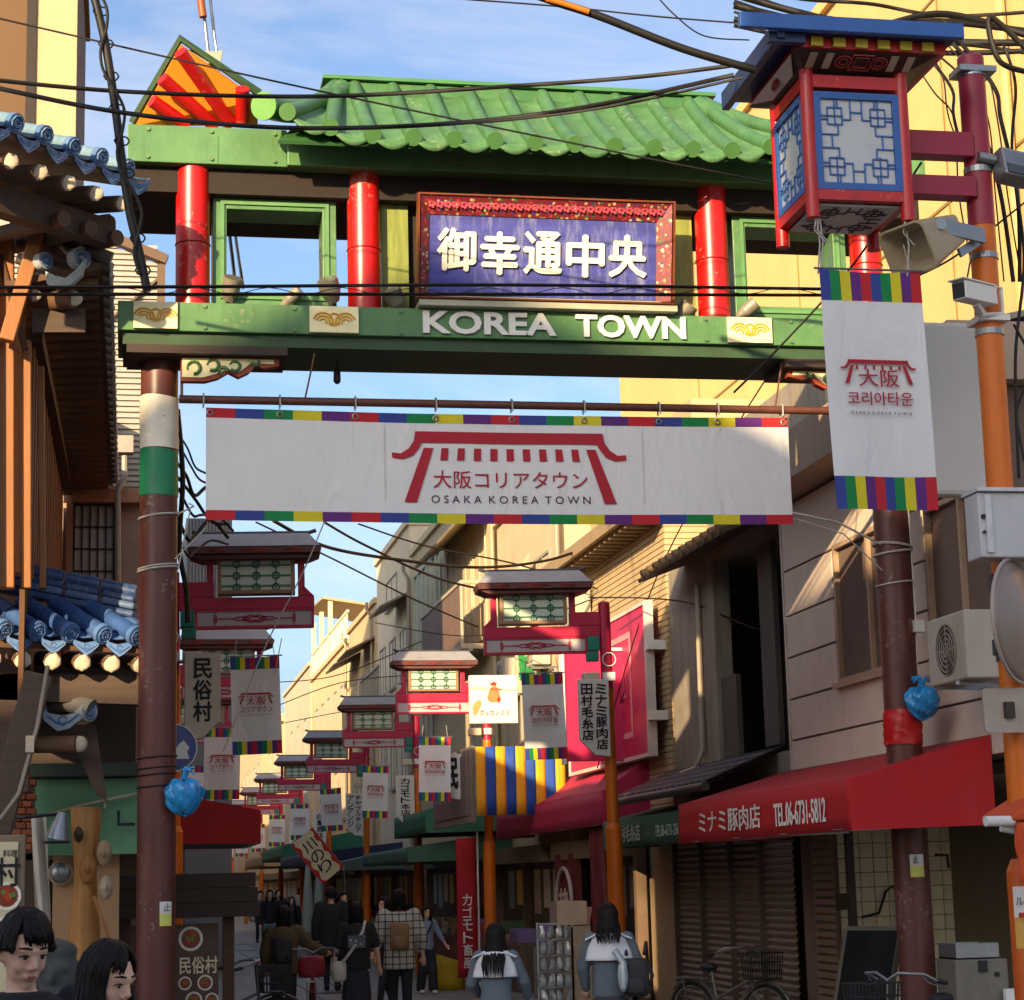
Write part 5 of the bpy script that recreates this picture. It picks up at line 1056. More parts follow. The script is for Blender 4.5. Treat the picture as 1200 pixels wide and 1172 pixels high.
for (u, v, r) in ((86, 350, .075), (40, 346, .06), (128, 258, .05)):
    c = P(u, v, Y=15.35); m = MB(); m.cyl(c, c+V((-.6, .5, .05)), r, n=12); o = m.build('rafter', SOF, hk, smooth=50)
    m = MB(); m.ell(c, r*.95, .02, r*.8, 10, 6); m.build('rafter_end', LOGE if v > 300 else SOF, o, smooth=60)
m = MB(); m.grid(lambda a, b: P(38+62*a, 362+28*b, Y=15.5), 4, 2); m.build('fascia_board', WDARK, hk, solid=.04)
# lower blue roof facing the crossing
A = P(-18, 735, Y=16.2); B = P(176, 744, Y=16.2)
eave((A, B), (-.42, .5, .33), 5, .07, .1, BT, mat('#4a6c9e', .6, .22, 9, .12, streak=.3, dirt='#9aa4b4'), hk, seglen=.33, nseg=2)
RG = mat('#2b4470', .4, .2, 5, .1, streak=.35, dirt='#9aa3ac')
for k, (dz, ww) in enumerate(((0, .2), (.07, .17), (.13, .14))):
    p, q = P(-10, 688-k*0, Y=16.75), P(160, 722, Y=16.6)
    for s in range(4):
        a, b = p.lerp(q, s/4+.01), p.lerp(q, (s+1)/4-.005); m = MB(); m.bar(a+V((0, .02*k, dz)), b+V((0, .02*k, dz)), ww, .06); m.build('ridge_tile', RG if k != 1 else mat('#4c6488', .45, .2, 5, .1, streak=.3, dirt='#b0b6b8'), hk, bevel=.02)
for s in range(4):
    p, q = P(-10, 688, Y=16.78)+V((0, 0, .19)), P(160, 722, Y=16.64)+V((0, 0, .19)); a, b = p.lerp(q, s/4+.01), p.lerp(q, (s+1)/4-.005); m = MB(); m.tube([a, b], .06, 10); m.build('ridge_barrel', RG, hk, smooth=50)
m = MB(); m.add([A+V((0, .05, -.12)), B+V((0, .05, -.12)), B+V((-.3, .9, .25)), A+V((-.3, .9, .25))], [(0, 1, 2, 3)]); m.build('eave_board', SOF, hk, solid=.05)
for i in range(6):
    c = A.lerp(B, (i+.3)/5.6)+V((0, .0, -.24)); m = MB(); m.cyl(c, c+V((-.12, .9, .12)), .068, n=14); o = m.build('rafter', SOF, hk, smooth=50)
    m = MB(); m.ell(c, .066, .02, .066, 12, 8, fn=lambda d: 1+.08*math.sin(11*d.x+5*d.z)); m.build('rafter_end', LOGE, o, smooth=60)
m = MB(); m.bar(A+V((-.2, .3, -.42)), B+V((.0, .3, -.42)), .2, .22); m.build('eave_beam', WDARK, hk)
# second small tiled end below
m = MB(); m.tube([P(108, 832, Y=16.4), P(80, 822, Y=16.5), P(40, 828, Y=16.8)], [.085, .08, .075], 12); m.build('hip_tile', mat('#6d6a66', .6, .25, 6, .12), hk, smooth=60)
tile_end(105, 834, 16.38, .08); tile_end(48, 832, 16.4, .06)
m = MB(); fr = Fr(P(74, 842, Y=16.4), (1, -.1, 0), (0, 0, 1)); m.prism(fr, [(-.18, .08), (-.1, .04), (0, .02), (.1, .04), (.18, .09), (.14, -.01), (.05, -.08), (-.04, -.1), (-.14, -.02)], -.03, .02); q = m.build('drip_tile', mat('#73808c', .5, .2, 8, .12), hk)
m = MB(); m.tube([fr(a, b, .022) for a, b in ((-.12, .02), (-.05, -.03), (0, -.05), (.06, -.02), (.13, .04))], .01, 4); m.tube([fr(a, b, .022) for a, b in arc(0, -.01, .03, 0, 330, 8)], .008, 4); m.build('rosette', BTC, q)
c = P(92, 872, Y=16.35); m = MB(); m.cyl(c, c+V((-.5, .3, .02)), .068, n=14); o = m.build('rafter', SOF, hk, smooth=50); m = MB(); m.ell(c+V((.01, -.01, 0)), .06, .03, .064, 12, 8); m.build('rafter_end', LOGE, o, smooth=60)
m = MB(); m.prism(FC(0, 16.6, 0), [(p.x, p.z) for p in (P(38, 800, Y=16.6), P(112, 850, Y=16.6), P(126, 940, Y=16.6), P(112, 930, Y=16.6), P(95, 890, Y=16.6), P(38, 860, Y=16.6))], -.1, 0); m.build('verge_board', WDARK, hk)
beam(46, 790, -6, 985, 15.6, .2, .16, WDARK, 'brace'); beam(16, 790, 16, 930, 16.5, .24, .2, WDARK, 'post')
m = MB(); m.tube([P(56, 780, Y=15.4), P(44, 850, Y=15.4), P(22, 930, Y=15.4), P(0, 960, Y=15.4)], .016, 6); m.build('hose', mat('#8d8372', .6), hk, smooth=60)
m = MB(); p = P(35, 872, Y=15.38); m.box(p.x-.03, p.x+.03, 15.36, 15.385, p.z-.06, p.z+.06); m.build('tag_card', LOGE, hk)
# wall below the eaves
def pbox(u0, v0, u1, v1, Y, d, nm, mt, parent, **kw):
    a, b = P(u0, v1, Y=Y), P(u1, v0, Y=Y); m = MB(); m.box(a.x, b.x, Y, Y+d, a.z, b.z); return m.build(nm, mt, parent, **kw)
pbox(-60, 770, 160, 1010, 17.6, .3, 'dark_wall', mat('#40342b', .8, .2, 3), hk)
pbox(56, 1000, 140, 1400, 17.5, .4, 'plaster_wall', mat('#9a7a5a', .85, .1, 2, .08), hk)
pbox(-60, 1000, 54, 1400, 17.6, .3, 'dark_wall', mat('#40342b', .8, .2, 3), hk)
BRK = mat('#8a4a2c', .8, .25, 6, .12); k = 0
for j in range(11):
    for i in range(2):
        u0 = 14+i*12+(5 if j % 2 else 0); v0 = 905+j*8.4; pbox(u0, v0, u0+11, v0+7, 16.9, .2, 'brick', BRK, hk, bevel=.006)
# green sign board with dark canopy
t = thing('green_sign_board', (-.3, 17.3, 2.3), 'blank pale green sign board under a dark canopy left of the gate pillar', 'sign')
pbox(40, 912, 166, 1003, 17.3, .06, 'board', mat('#5f8f6c', .6, .08, 3, .05, streak=.25), t)
pbox(34, 893, 170, 911, 17.15, .3, 'canopy', mat('#38463e', .6, .15), t, bevel=.01)
p = P(120, 925, Y=17.29)
m = MB(); m.tube([P(48, 957, Y=17.22), P(90, 945, Y=17.22), P(160, 930, Y=17.22)], .012, 6); m.tube([P(123, 935, Y=17.26), P(123, 948, Y=17.22)], .01, 6); m.build('rod', LOGE, t)
m = MB(); m.tube([P(139, 950, Y=17.2), P(139, 966, Y=17.2), P(158, 966, Y=17.2)], .014, 6); m.build('hook', BLACK, t)
# apricot lattice front of the next house
t = thing('lattice_house', (-.3, 24, 3), 'pinkish framed house front with tall lattice window behind the restaurant', 'building')
APR = mat('#a5745c', .7, .1, 3, .06, streak=.15)
m = MB(); a = P(70, 850, Y=24.0); b = P(168, 575, Y=24.0)
m.box(a.x, b.x, 24.06, 24.4, 0, b.z); m.build('wall', mat('#8f7c70', .8), t)
pbox(70, 570, 86, 1100, 23.9, .15, 'post', APR, t); pbox(134, 590, 142, 1100, 23.9, .15, 'post', APR, t)
pbox(84, 573, 170, 588, 23.85, .2, 'beam', APR, t); pbox(70, 800, 170, 812, 23.85, .2, 'beam', APR, t)
for (v0, v1) in ((592, 695), (816, 895)):
    w0 = P(86, v1, Y=24.0); w1 = P(134, v0, Y=24.0); f = MB(); f.box(w0.x, w1.x, 24.03, 24.055, w0.z, w1.z); o = f.build('window', mat('#b7aea6', .4, .08), t)
    m = MB()
    for i in range(6): x = w0.x+(w1.x-w0.x)*i/5; m.box(x-.008, x+.008, 24.0, 24.028, w0.z, w1.z)
    for j in range(5): z = w0.z+(w1.z-w0.z)*j/4; m.box(w0.x, w1.x, 23.997, 24.03, z-.007, z+.007)
    m.build('lattice', BLACK, o)
m = MB(); m.tube([P(146, 530, Y=23.7), P(146, 560, Y=23.7), P(138, 575, Y=23.7), P(138, 700, Y=23.7)], .035, 8); p = P(146, 522, Y=23.7); m.box(p.x-.1, p.x+.1, 23.6, 23.8, p.z-.1, p.z+.1); m.build('drainpipe', mat('#8c8880', .5), t, smooth=40)
# lamp on an arm, white cloth, round vent
t = thing('arm_lamp', (-.7, 16.0, 1.6), 'dark cone lamp on a thin arm beside the menu board', 'lamp')
p = P(70, 968, Y=16.0); m = MB(); m.tube([P(-6, 960, Y=16.2), P(30, 958, Y=16.0), p+V((0, 0, .09))], .014, 6); m.build('arm', BLACK, t)
m = MB(); m.tube([p+V((.02, 0, .1)), p+V((0, 0, .02)), p+V((-.02, 0, -.1))], [.035, .06, .09], 16, cap=False); m.tube([p+V((0, 0, .0)), p+V((-.015, 0, -.08))], .03, 8); m.build('shade', STEEL, t, smooth=50)
m = MB(); m.tube([p+V((-.02, 0, -.1))+V((.095*math.cos(a), .095*math.sin(a), -.02)) for a in [i*.524 for i in range(13)]], .009, 5); m.build('rim', BLACK, t)
m = MB()
def fcloth(a, b):
    q = P(36+18*a+6*(1-b), 1085-130*b, Y=16.3); return q+V((0, .05*math.sin(a*9+b*2), -.05*(1-b)*math.sin(a*3)))
m.grid(fcloth, 12, 10); tag(m.build('hanging_cloth', mat('#b9b2a6', .8, .08, 5, .1), None, smooth=180), 'dirty white cloth hanging beside the framed menu board', 'cloth')
p = P(71, 1023, Y=17.45); t = thing('wall_vent', p, 'round metal vent on the tan wall under the green board', 'vent'); m = MB(); m.ell(p, .085, .06, .085, 20, 10); m.build('dome', STEEL, t, smooth=180); m = MB(); m.tube([p+V((.09*math.cos(a), -.0, .09*math.sin(a))) for a in [i*.349 for i in range(19)]], .012, 5); m.build('rim', mat('#9a8468', .4), t)
# menu board (dishes and writing)
def dish(m, fr, r, rnd):
    m[0].disc(fr, r, 0, .004, 18); m[1].disc(fr.at(0, 0, .001), r*.78, .0, .006, 14)
    for k in range(7):
        a = rnd.uniform(0, 6.28); d = rnd.uniform(0, r*.55); m[2+k % 2].disc(fr.at(d*math.cos(a), d*math.sin(a), .002), r*.2, 0, .007+.001*k, 7)
def menu(t, fr, dishes, seed):
    rnd = random.Random(seed); ms = [MB() for _ in range(4)]
    for (a, b, r) in dishes: dish(ms, fr.at(a, b, 0), r, rnd)
    for q, c, nm in zip(ms, ('#e0dccf', '#7d3418', '#b5371c', '#5c7a2c'), ('plate_print', 'soup_print', 'meat_print', 'herb_print')): tag(q.build(nm, mat(c, .5, .2, 20, 0), t), kind='stuff')
t = thing('menu_board', (-1.0, 15.2, 1.0), 'framed pale menu board with dishes at the left edge', 'menu board')
a, b = P(-20, 1185, Y=15.2), P(30, 978, Y=15.2)
m = MB(); m.box(a.x, b.x, 15.2, 15.26, .1, b.z)
m.build('frame', mat('#7c6a54', .5, .15), t, bevel=.01)
m = MB(); m.box(a.x, b.x-.05, 15.185, 15.199, .2, b.z-.05); m.build('sheet', mat('#c9bd9a', .5, .06), t)
fr = FC(0, 15.184, 0); p = P(9, 1022, Y=15.18); m = MB(); m.text(fr.at(p.x, p.z), '村', .17, .2, .003, bold=.03); p2 = P(12, 1000, Y=15.18); m.text(fr.at(p2.x+.0, p2.z), '料理', .1, .05, .003); m.build('lettering', INK, t)
p = P(8, 1050, Y=15.18); q = P(8, 1090, Y=15.18); menu(t, fr, [(p.x, p.z, .1), (q.x, q.z, .1)], 3)
# carved wooden totem post with masks
t = thing('wooden_totem', (-.35, 16.2, 0), 'weathered carved wooden totem post hung with masks left of the gate pillar', 'totem')
c0 = P(100, 1400, Y=16.3); c1 = P(104, 948, Y=16.3)
m = MB(); m.grid(lambda a, b: V((c1.x-.02, 16.3, 0)) + V(((.11+.02*math.sin(b*14)+.012*math.sin(a*19))*math.cos(a*6.2832)*(1-.12*b), .1*math.sin(a*6.2832), c1.z*b)), 20, 30); m.disc(Fr((c1.x-.02, 16.3, c1.z-.01), (1, 0, 0), (0, 1, 0)), .11, 0, .02, 12); m.build('trunk', mat('#a2743f', .75, .25, 3, .15, streak=.4, dirt='#5a3d20', grain='z'), t, smooth=60)
for (u, v, s, col) in ((122, 1000, 1, '#8d765a'), (124, 1040, .9, '#a09078'), (103, 1018, 1.1, '#8a5c2e'), (92, 978, .6, '#3c2a1c')):
    p = P(u, v, Y=16.15); m = MB(); m.ell(p, .06*s, .05, .1*s, 14, 12, fn=lambda d: 1+.12*max(0, -d.y)*math.cos(d.z*6)-(.18 if abs(abs(d.x)-.4) < .15 and .15 < d.z < .45 else 0)); k = m.build('mask', mat(col, .7, .2, 8, .1, streak=.3), t, smooth=80)
    m = MB(); m.ell(p+V((0, -.055, 0)), .014*s, .03, .03*s, 8, 6); m.build('nose', mat(col, .7, .2, 8, .1), k, smooth=80)
m = MB(); m.bar(P(110, 1050, Y=16.1), P(130, 1105, Y=16.1), .03); m.build('stick', WOOD, t)
# grey stone grandfather statue
t = thing('stone_statue', (-.5, 13.2, 0), 'dark grey porous stone figure behind the young man', 'statue')
ps = P(62, 1150, Y=13.2); zt = P(62, 1104, Y=13.2).z
m = MB(); m.ell((ps.x, 13.2, zt-.2), .16, .15, .22, 24, 18, fn=lambda d: 1+.05*math.sin(9*d.x)*math.sin(8*d.z)); m.ell((ps.x, 13.2, zt-.06), .15, .14, .08, 20, 10); m.ell((ps.x, 13.07, zt-.2), .03, .06, .06, 10, 8); m.ell((ps.x-.065, 13.08, zt-.15), .045, .04, .035, 10, 8); m.ell((ps.x+.065, 13.08, zt-.15), .045, .04, .035, 10, 8)
m.tube([(ps.x-.06, 13.06, zt-.3), (ps.x+.06, 13.06, zt-.3)], .02, 8); m.ell((ps.x-.16, 13.2, zt-.2), .03, .05, .07); m.ell((ps.x+.16, 13.2, zt-.2), .03, .05, .07); m.tube([(ps.x, 13.2, zt-.3), (ps.x, 13.2, zt-.45), (ps.x, 13.2, .6), (ps.x, 13.2, 0)], [.12, .24, .27, .26], 20); m.tube([(ps.x-.25, 13.15, .9), (ps.x-.2, 12.96, .75), (ps.x+.05, 12.93, .72)], .06, 10); m.tube([(ps.x+.25, 13.15, .9), (ps.x+.22, 12.96, .65), (ps.x-.02, 12.93, .58)], .06, 10)
m.build('stone', mat('#4a4d4c', .95, .3, 14, .3), t, remesh=.014, sm=2)
# roofed dark wooden stand with the menu
t = thing('roofed_menu_stand', (.6, 19.2, 0), 'dark wooden roofed stand with a dish poster beside the left pillar', 'stand')
a, b = P(133, 1078, Y=19.0), P(304, 1022, Y=19.0)
for k in range(3): z0 = a.z+(b.z-a.z)*k/3; m = MB(); m.box(a.x, b.x-.02*k, 18.9, 19.5, z0+.001, a.z+(b.z-a.z)*(k+1)/3-.001); m.build('plank', mat('#33261c', .7, .25, 3, .12, grain='x'), t, bevel=.004)
m = MB(); m.box(a.x+.02, b.x-.1, 18.95, 19.45, a.z+.01, b.z-.01); m.build('core', DARK, t)
m = MB(); m.box(b.x-.32, b.x-.22, 19.1, 19.25, 0, a.z); m.build('post', WOODD, t); m = MB(); m.box(a.x+.05, a.x+.15, 19.1, 19.25, 0, a.z); m.build('post', WOODD, t)
a2, b2 = P(150, 1200, Y=19.15), P(256, 1082, Y=19.15)
m = MB(); m.box(a2.x, b2.x, 19.15, 19.2, .2, b2.z); m.build('board', mat('#523528', .5, .3, 4, .02), t)
fr = FC(0, 19.148, 0); m = MB(); p = P(230, 1131, Y=19.14); m.text(fr.at(p.x+.02, p.z), '民俗村', .34, .15, .004, bold=.03, lift=.012); m.build('lettering', mat('#e3d3b0', .5), t)
menu(t, fr, [(p.x-.05, P(230, 1100, Y=19.14).z, .11), (p.x-.1, P(230, 1152, Y=19.14).z, .06), (p.x+.08, P(230, 1152, Y=19.14).z, .07), (p.x-.02, P(230, 1172, Y=19.14).z, .075), (p.x+.14, P(230, 1172, Y=19.14).z, .06)], 8)
# red awning on the left beyond the pillar
RED_A = mat('#9c100f', .7, .08, 3, .08)
def awning(name, label, x_out, x_in, y0, y1, z_top, z_front, z_bot, mt, side=-1, scallop=0, wave=.0, mt2=None):
    """cloth canopy: sloping top, hanging valance along the front, closed near end"""
    t = thing(name, ((x_out+x_in)/2, (y0+y1)/2, z_bot), label, 'awning'); n = 24
    m = MB(); m.grid(lambda a, b: (x_out+(x_in-x_out)*b, y0+(y1-y0)*a, z_front+(z_top-z_front)*b - wave*math.sin(b*3.14)*abs(math.sin(a*9.4))), n, 4); m.build('canopy_top', mt, t, smooth=180, solid=.006)
    m = MB(); m.grid(lambda a, b: (x_out+.012*math.sin(a*23)*(1-b)*(1 if wave else .3), y0+(y1-y0)*a, z_bot+(z_front-z_bot)*b), n*2, 3); m.build('valance', mt2 or mt, t, smooth=180, solid=.006)
    for yy in (y0, y1):
        m = MB(); m.add([(x_out, yy, z_bot), (x_in, yy, z_bot+.02), (x_in, yy, z_top), (x_out, yy, z_front)], [(0, 1, 2, 3)]); m.build('end_panel', mt2 or mt, t, solid=.006)
    m = MB()
    for k in range(4):
        y = y0+.03+(y1-y0-.06)*k/3; m.tube([(x_in, y, z_bot+.05), (x_out-.012*(x_out-x_in > 0)+.02*(1 if x_out < x_in else -1), y, z_bot+.02)], .012, 5)
    m.tube([(x_out+.02*(1 if x_out < x_in else -1), y0+.02, z_bot+.015), (x_out+.02*(1 if x_out < x_in else -1), y1-.02, z_bot+.015)], .014, 6); m.build('frame', STEEL, t)
    return t
c1 = P(299, 962, Y=22.5)
awning('red_awning', 'plain red awning reaching out beyond the left gate pillar', 1.4, -.5, 22.5, 25.5, 2.95, 2.55, 2.2, RED_A)
# ================================================================ AWNINGS AND SHOP FITTINGS, RIGHT
AW = mat('#a8121a', .75, .07, 3, .08, streak=.12, dirt='#b06a62')
t = awning('butcher_awning', 'large red awning with the butcher name and telephone number in white', 5.5, 6.69, 15.3, 20.4, 2.78, 2.45, 2.06, AW, wave=.025)
m = MB(); fr = FS(5.488, 18.6, 2.25)
m.text(fr.at(0, 0), 'ミナミ豚肉店', 2.0, .21, .003, bold=.015); m.build('lettering', INKW, t)
m = MB(); m.text(FS(5.488, 16.52, 2.24), 'TEL.06-6731-5812', 1.35, .2, .003, bold=.015); m.build('lettering', INKW, t)
GA = mat('#38604a', .75, .1, 3, .08, streak=.1)
t = awning('green_awning', 'dark green awning with white yarn shop name beneath the red awning', 6.02, 6.75, 21.3, 26.1, 2.62, 2.45, 2.1, GA)
m = MB(); m.text(FS(6.008, 24.7, 2.27), '田村毛糸店', 1.25, .2, .003, bold=.015); m.text(FS(6.008, 22.8, 2.26), 'TEL.06-6731-2365', 1.1, .13, .003); m.build('lettering', mat('#b9c4b4', .6), t)
PA = mat('#a81c44', .7, .08, 3, .1, streak=.12, dirt='#b85a4a')
t = awning('pink_awning', 'faded crimson pink awning behind the lantern pole', 6.1, 6.75, 26.4, 34.4, 3.3, 2.85, 2.42, PA, wave=.06)
# yellow and blue striped cloth closing the end of a shop canopy, and the worn sign along its street face
t = thing('striped_awning', (5.9, 31.05, 3), 'yellow and blue vertically striped cloth end of a canopy above the pink awning', 'awning')
YB = (mat('#cf9a1c', .75, .08, 4, .08), mat('#1c4496', .75, .08, 4, .08))
for k in range(9):
    x0 = 5.2+k*.155; m = MB(); m.grid(lambda a, b: (x0+.155*a, 31.05+.012*math.sin((x0+a*.155)*20+b*2), 2.72+1.04*b), 3, 4); m.build('stripe', YB[k % 2], t, smooth=180, solid=.008)
m = MB()
for z in (2.8, 3.7): m.bar((5.2, 31.1, z), (6.75, 31.1, z), .03)
m.build('frame', STEEL, t)
t = thing('canopy_sign', (5.2, 33, 3), 'worn brownish panel sign with faded writing left of the striped cloth', 'sign')
m = MB(); m.box(5.14, 5.2, 31.25, 35.2, 2.62, 3.78); m.build('panel', mat('#85766c', .6, .1, 3, .05, streak=.3), t, bevel=.01)
m = MB()
for k in range(5): m.box(5.145+k*.011, 5.15+k*.011, 31.1, 31.24, 2.64, 3.76)
m.box(5.14, 5.2, 31.12, 31.22, 2.62, 3.78); m.build('ribbed_edge', mat('#8b7d70', .6), t)
m = MB(); m.box(5.118, 5.138, 31.5, 35.0, 2.74, 3.66); m.build('face', mat('#7c6864', .55, .12, 3, .03), t)
m = MB(); m.text(FS(5.116, 33.2, 3.2), 'ソウル仁', 2.3, .45, .004, bold=.02); m.build('lettering', mat('#b0a298', .6), t)
# leafy green sign behind the sunlit banner
t = thing('leaf_sign', (6.5, 33.3, 5.1), 'green leaf patterned sign behind the sunlit banner of the nearest right lantern', 'sign')
a, b = P(605, 812, Y=33.3), P(655, 758, Y=33.3); m = MB(); m.box(a.x, b.x, 33.3, 33.36, a.z, b.z); m.build('board', mat('#c9a58c', .6, .1), t)
m = MB(); rg = random.Random(12)
for k in range(26):
    x = a.x+.06+(b.x-a.x-.2)*rg.random(); z = a.z+.08+(b.z-a.z-.3)*rg.random(); l = rg.uniform(.14, .26); an = rg.uniform(-.5, .5); m.prism(FC(x, 33.298-.001*k, z), [(-.03, 0), (.03, .01), (.03+l*math.sin(an), l), (l*math.sin(an), l*1.15)], 0, .003)
m.build('leaf_print', mat('#1f7a3c', .5, .3, 9, .02), t)
# red nobori banner
t = thing('nobori_banner', (5.3, 32.4, 0), 'tall narrow red banner with white butcher writing by the shop front', 'banner')
a, b = P(537, 1146, Y=32.4), P(557, 982, Y=32.4)
m = MB(); m.grid(lambda q, r: (a.x+(b.x-a.x)*q, 32.4+.03*math.sin(r*6+q*2), a.z+(b.z-a.z)*r), 4, 12); m.build('cloth', mat('#9c1620', .75, .08, 4, .08), t, smooth=180, solid=.006)
m = MB(); m.text(FC((a.x+b.x)/2, 32.35, a.z+(b.z-a.z)*.33), 'カゴモト畜産', .15, 1.15, .004, bold=.015, vertical=True); m.build('lettering', INKW, t)
m = MB(); m.cyl((b.x+.03, 32.4, 0), (b.x+.03, 32.4, b.z+.1), .015); m.build('pole', WHITE, t)
# farther green and blue canopies
FG = mat('#2f6b52', .7, .1, 3, .06)
awning('green_awning', 'dark green awning just beyond the worn canopy sign', 5.2, 6.8, 36.5, 41, 3.4, 3.0, 2.6, FG)
awning('green_awning', 'lower pale green awning under the dark green one beyond the canopy sign', 4.9, 6.8, 36.8, 44, 2.6, 2.35, 2.1, mat('#3d6656', .7, .1, 3, .06))
awning('grey_awning', 'grey green flat awning farther along the right shops', 4.9, 6.8, 48.5, 54, 2.6, 2.25, 2.05, mat('#4a5f58', .7, .1, 3, .06))
awning('blue_awning', 'dark blue sagging awning beside the fourth right lantern', 4.3, 6.8, 52, 60, 2.75, 2.5, 2.2, mat('#2c3050', .7, .12, 3, .06), wave=.1)
awning('green_awning', 'green awning far along the right side past the blue one', 4.4, 6.8, 61, 70, 3.3, 2.9, 2.5, mat('#2c6a52', .7, .1, 3, .06))
awning('red_awning', 'small red awning far down the left side', 1.5, -.5, 60, 66, 3.0, 2.7, 2.35, RED_A)
awning('green_awning', 'green awning far down the left side', 1.6, -.5, 70, 80, 3.0, 2.7, 2.3, mat('#4b7a50', .7))
awning('white_awning', 'pale awning far down the left side beyond the green one', 1.8, -.5, 84, 96, 3.2, 2.9, 2.4, mat('#b9b5aa', .7))
awning('tan_awning', 'tan awning far along the right side', 4.6, 6.8, 72, 84, 3.2, 2.8, 2.4, mat('#a58f68', .7))
# slanted sale flag
t = thing('sale_flag', (3.9, 46, 2), 'slanting cream and red sale flag among the far banners', 'flag')
c = P(372, 1003, Y=46); ax = V((.62, 0, -.78)); ay = V((.78, 0, .62)); fr = Fr(c, ay, -ax)
m = MB(); m.fbox(fr, -.3, .3, -.55, .55, -.01, 0); m.build('cloth', mat('#d9c9a0', .7), t)
m = MB()
for s in (-1, 1):
    m.prism(fr, [(s*.3, -.55), (s*.3, .55)]+[(s*(.22+.04*math.sin(k*1.9)), .55-k*1.1/12) for k in range(13)], .002, .006)
m.build('wavy_border', mat('#b5281f', .7), t)
m = MB(); m.text(fr.at(0, 0), '川のり', .3, .85, .004, bold=.02, vertical=True, lift=.004); m.build('lettering', INK, t)
m = MB(); m.cyl(fr(.3, -.6, -.02), fr(.3, .6, -.02), .012); m.cyl(fr(.3, -.55, -.02), (fr(.3, -.55).x+.15, 46, 0), .012); m.build('pole', STEEL, t)
# dark open shopfronts under the awnings (recessed interiors)
def shopfront(name, label, y0, y1, x, seed, h=2.3):
    """an open front: dark inner back wall, posts, counter, goods"""
    rnd = random.Random(seed); t = thing(name, (x, (y0+y1)/2, 0), label, 'shopfront')
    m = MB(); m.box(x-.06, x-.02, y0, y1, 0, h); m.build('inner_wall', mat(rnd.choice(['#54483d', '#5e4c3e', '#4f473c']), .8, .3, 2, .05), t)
    for k in range(3):
        y = y0+(y1-y0)*k/2; m = MB(); m.box(x-.2, x-.06, y-.07, y+.07, 0, h); m.build('post', mat('#6f5b49', .6, .15), t)
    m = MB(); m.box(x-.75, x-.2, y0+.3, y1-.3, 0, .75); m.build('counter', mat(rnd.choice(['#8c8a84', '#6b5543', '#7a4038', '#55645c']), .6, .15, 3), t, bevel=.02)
    for k in range(int((y1-y0-.8)/.42)):
        m = MB(); y = y0+.5+k*.42; hh = rnd.uniform(.1, .35); m.box(x-.72, x-.35, y, y+.36, .752, .752+hh); m.build('goods_box', mat(rnd.choice(['#b08d5c', '#a83a2c', '#c7b89a', '#4d6b4a', '#7d6a9a', '#c49a2c', '#d0ccc2']), .6, .15), t, bevel=.01)
    for k in range(int((y1-y0)/.8)):
        m = MB(); y = y0+.3+k*.8; m.box(x-.064, x-.061, y, y+.55, 1.25+rnd.uniform(-.1, .1), 1.9); m.build('notice', mat(rnd.choice(['#c9c0a8', '#a83a2c', '#d0b04a', '#8fa5a0', '#b9a58c']), .6, .3, 9), t)
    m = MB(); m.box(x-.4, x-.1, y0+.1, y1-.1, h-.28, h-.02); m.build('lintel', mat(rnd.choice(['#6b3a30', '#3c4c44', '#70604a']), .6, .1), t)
    return t
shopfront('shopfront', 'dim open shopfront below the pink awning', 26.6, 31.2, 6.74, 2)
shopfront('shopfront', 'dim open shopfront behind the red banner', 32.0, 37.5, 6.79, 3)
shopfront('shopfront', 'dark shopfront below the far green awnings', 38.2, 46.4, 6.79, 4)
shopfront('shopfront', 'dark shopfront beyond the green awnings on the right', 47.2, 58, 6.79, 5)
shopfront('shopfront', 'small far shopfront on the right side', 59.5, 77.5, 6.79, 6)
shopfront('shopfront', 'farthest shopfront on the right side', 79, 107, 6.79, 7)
# hanging shop curtains and red posters below pink awning
t = thing('shop_curtain', (6.3, 29.5, 1), 'dark red round emblem curtain in the shop below the pink awning', 'curtain')
m = MB(); m.grid(lambda a, b: (6.35+.04*math.sin(a*14), 29.0+a*2.0, .5+1.6*b), 20, 4); m.build('cloth', mat('#5c1a18', .8, .1, 4, .08), t, smooth=180)
m = MB(); m.tube([FS(6.3, 30, 1.35)(.55*math.cos(a), .55*math.sin(a), 0) for a in [i*.314 for i in range(21)]], .03, 6); m.text(FS(6.3, 30, 1.3), '韓', .6, .6, .01, bold=.02); m.build('emblem', mat('#b9aa9a', .6), t)
t = thing('shop_curtain', (6.2, 27.2, 1), 'strip of reddish printed cloth beside the lantern pole', 'curtain')
m = MB(); m.grid(lambda a, b: (6.2+.03*math.sin(a*16), 26.8+a*.9, .9+1.5*b), 14, 4); m.build('cloth', mat('#6a1f22', .8, .3, 9, .08, streak=.5, dirt='#b08a80'), t, smooth=180)
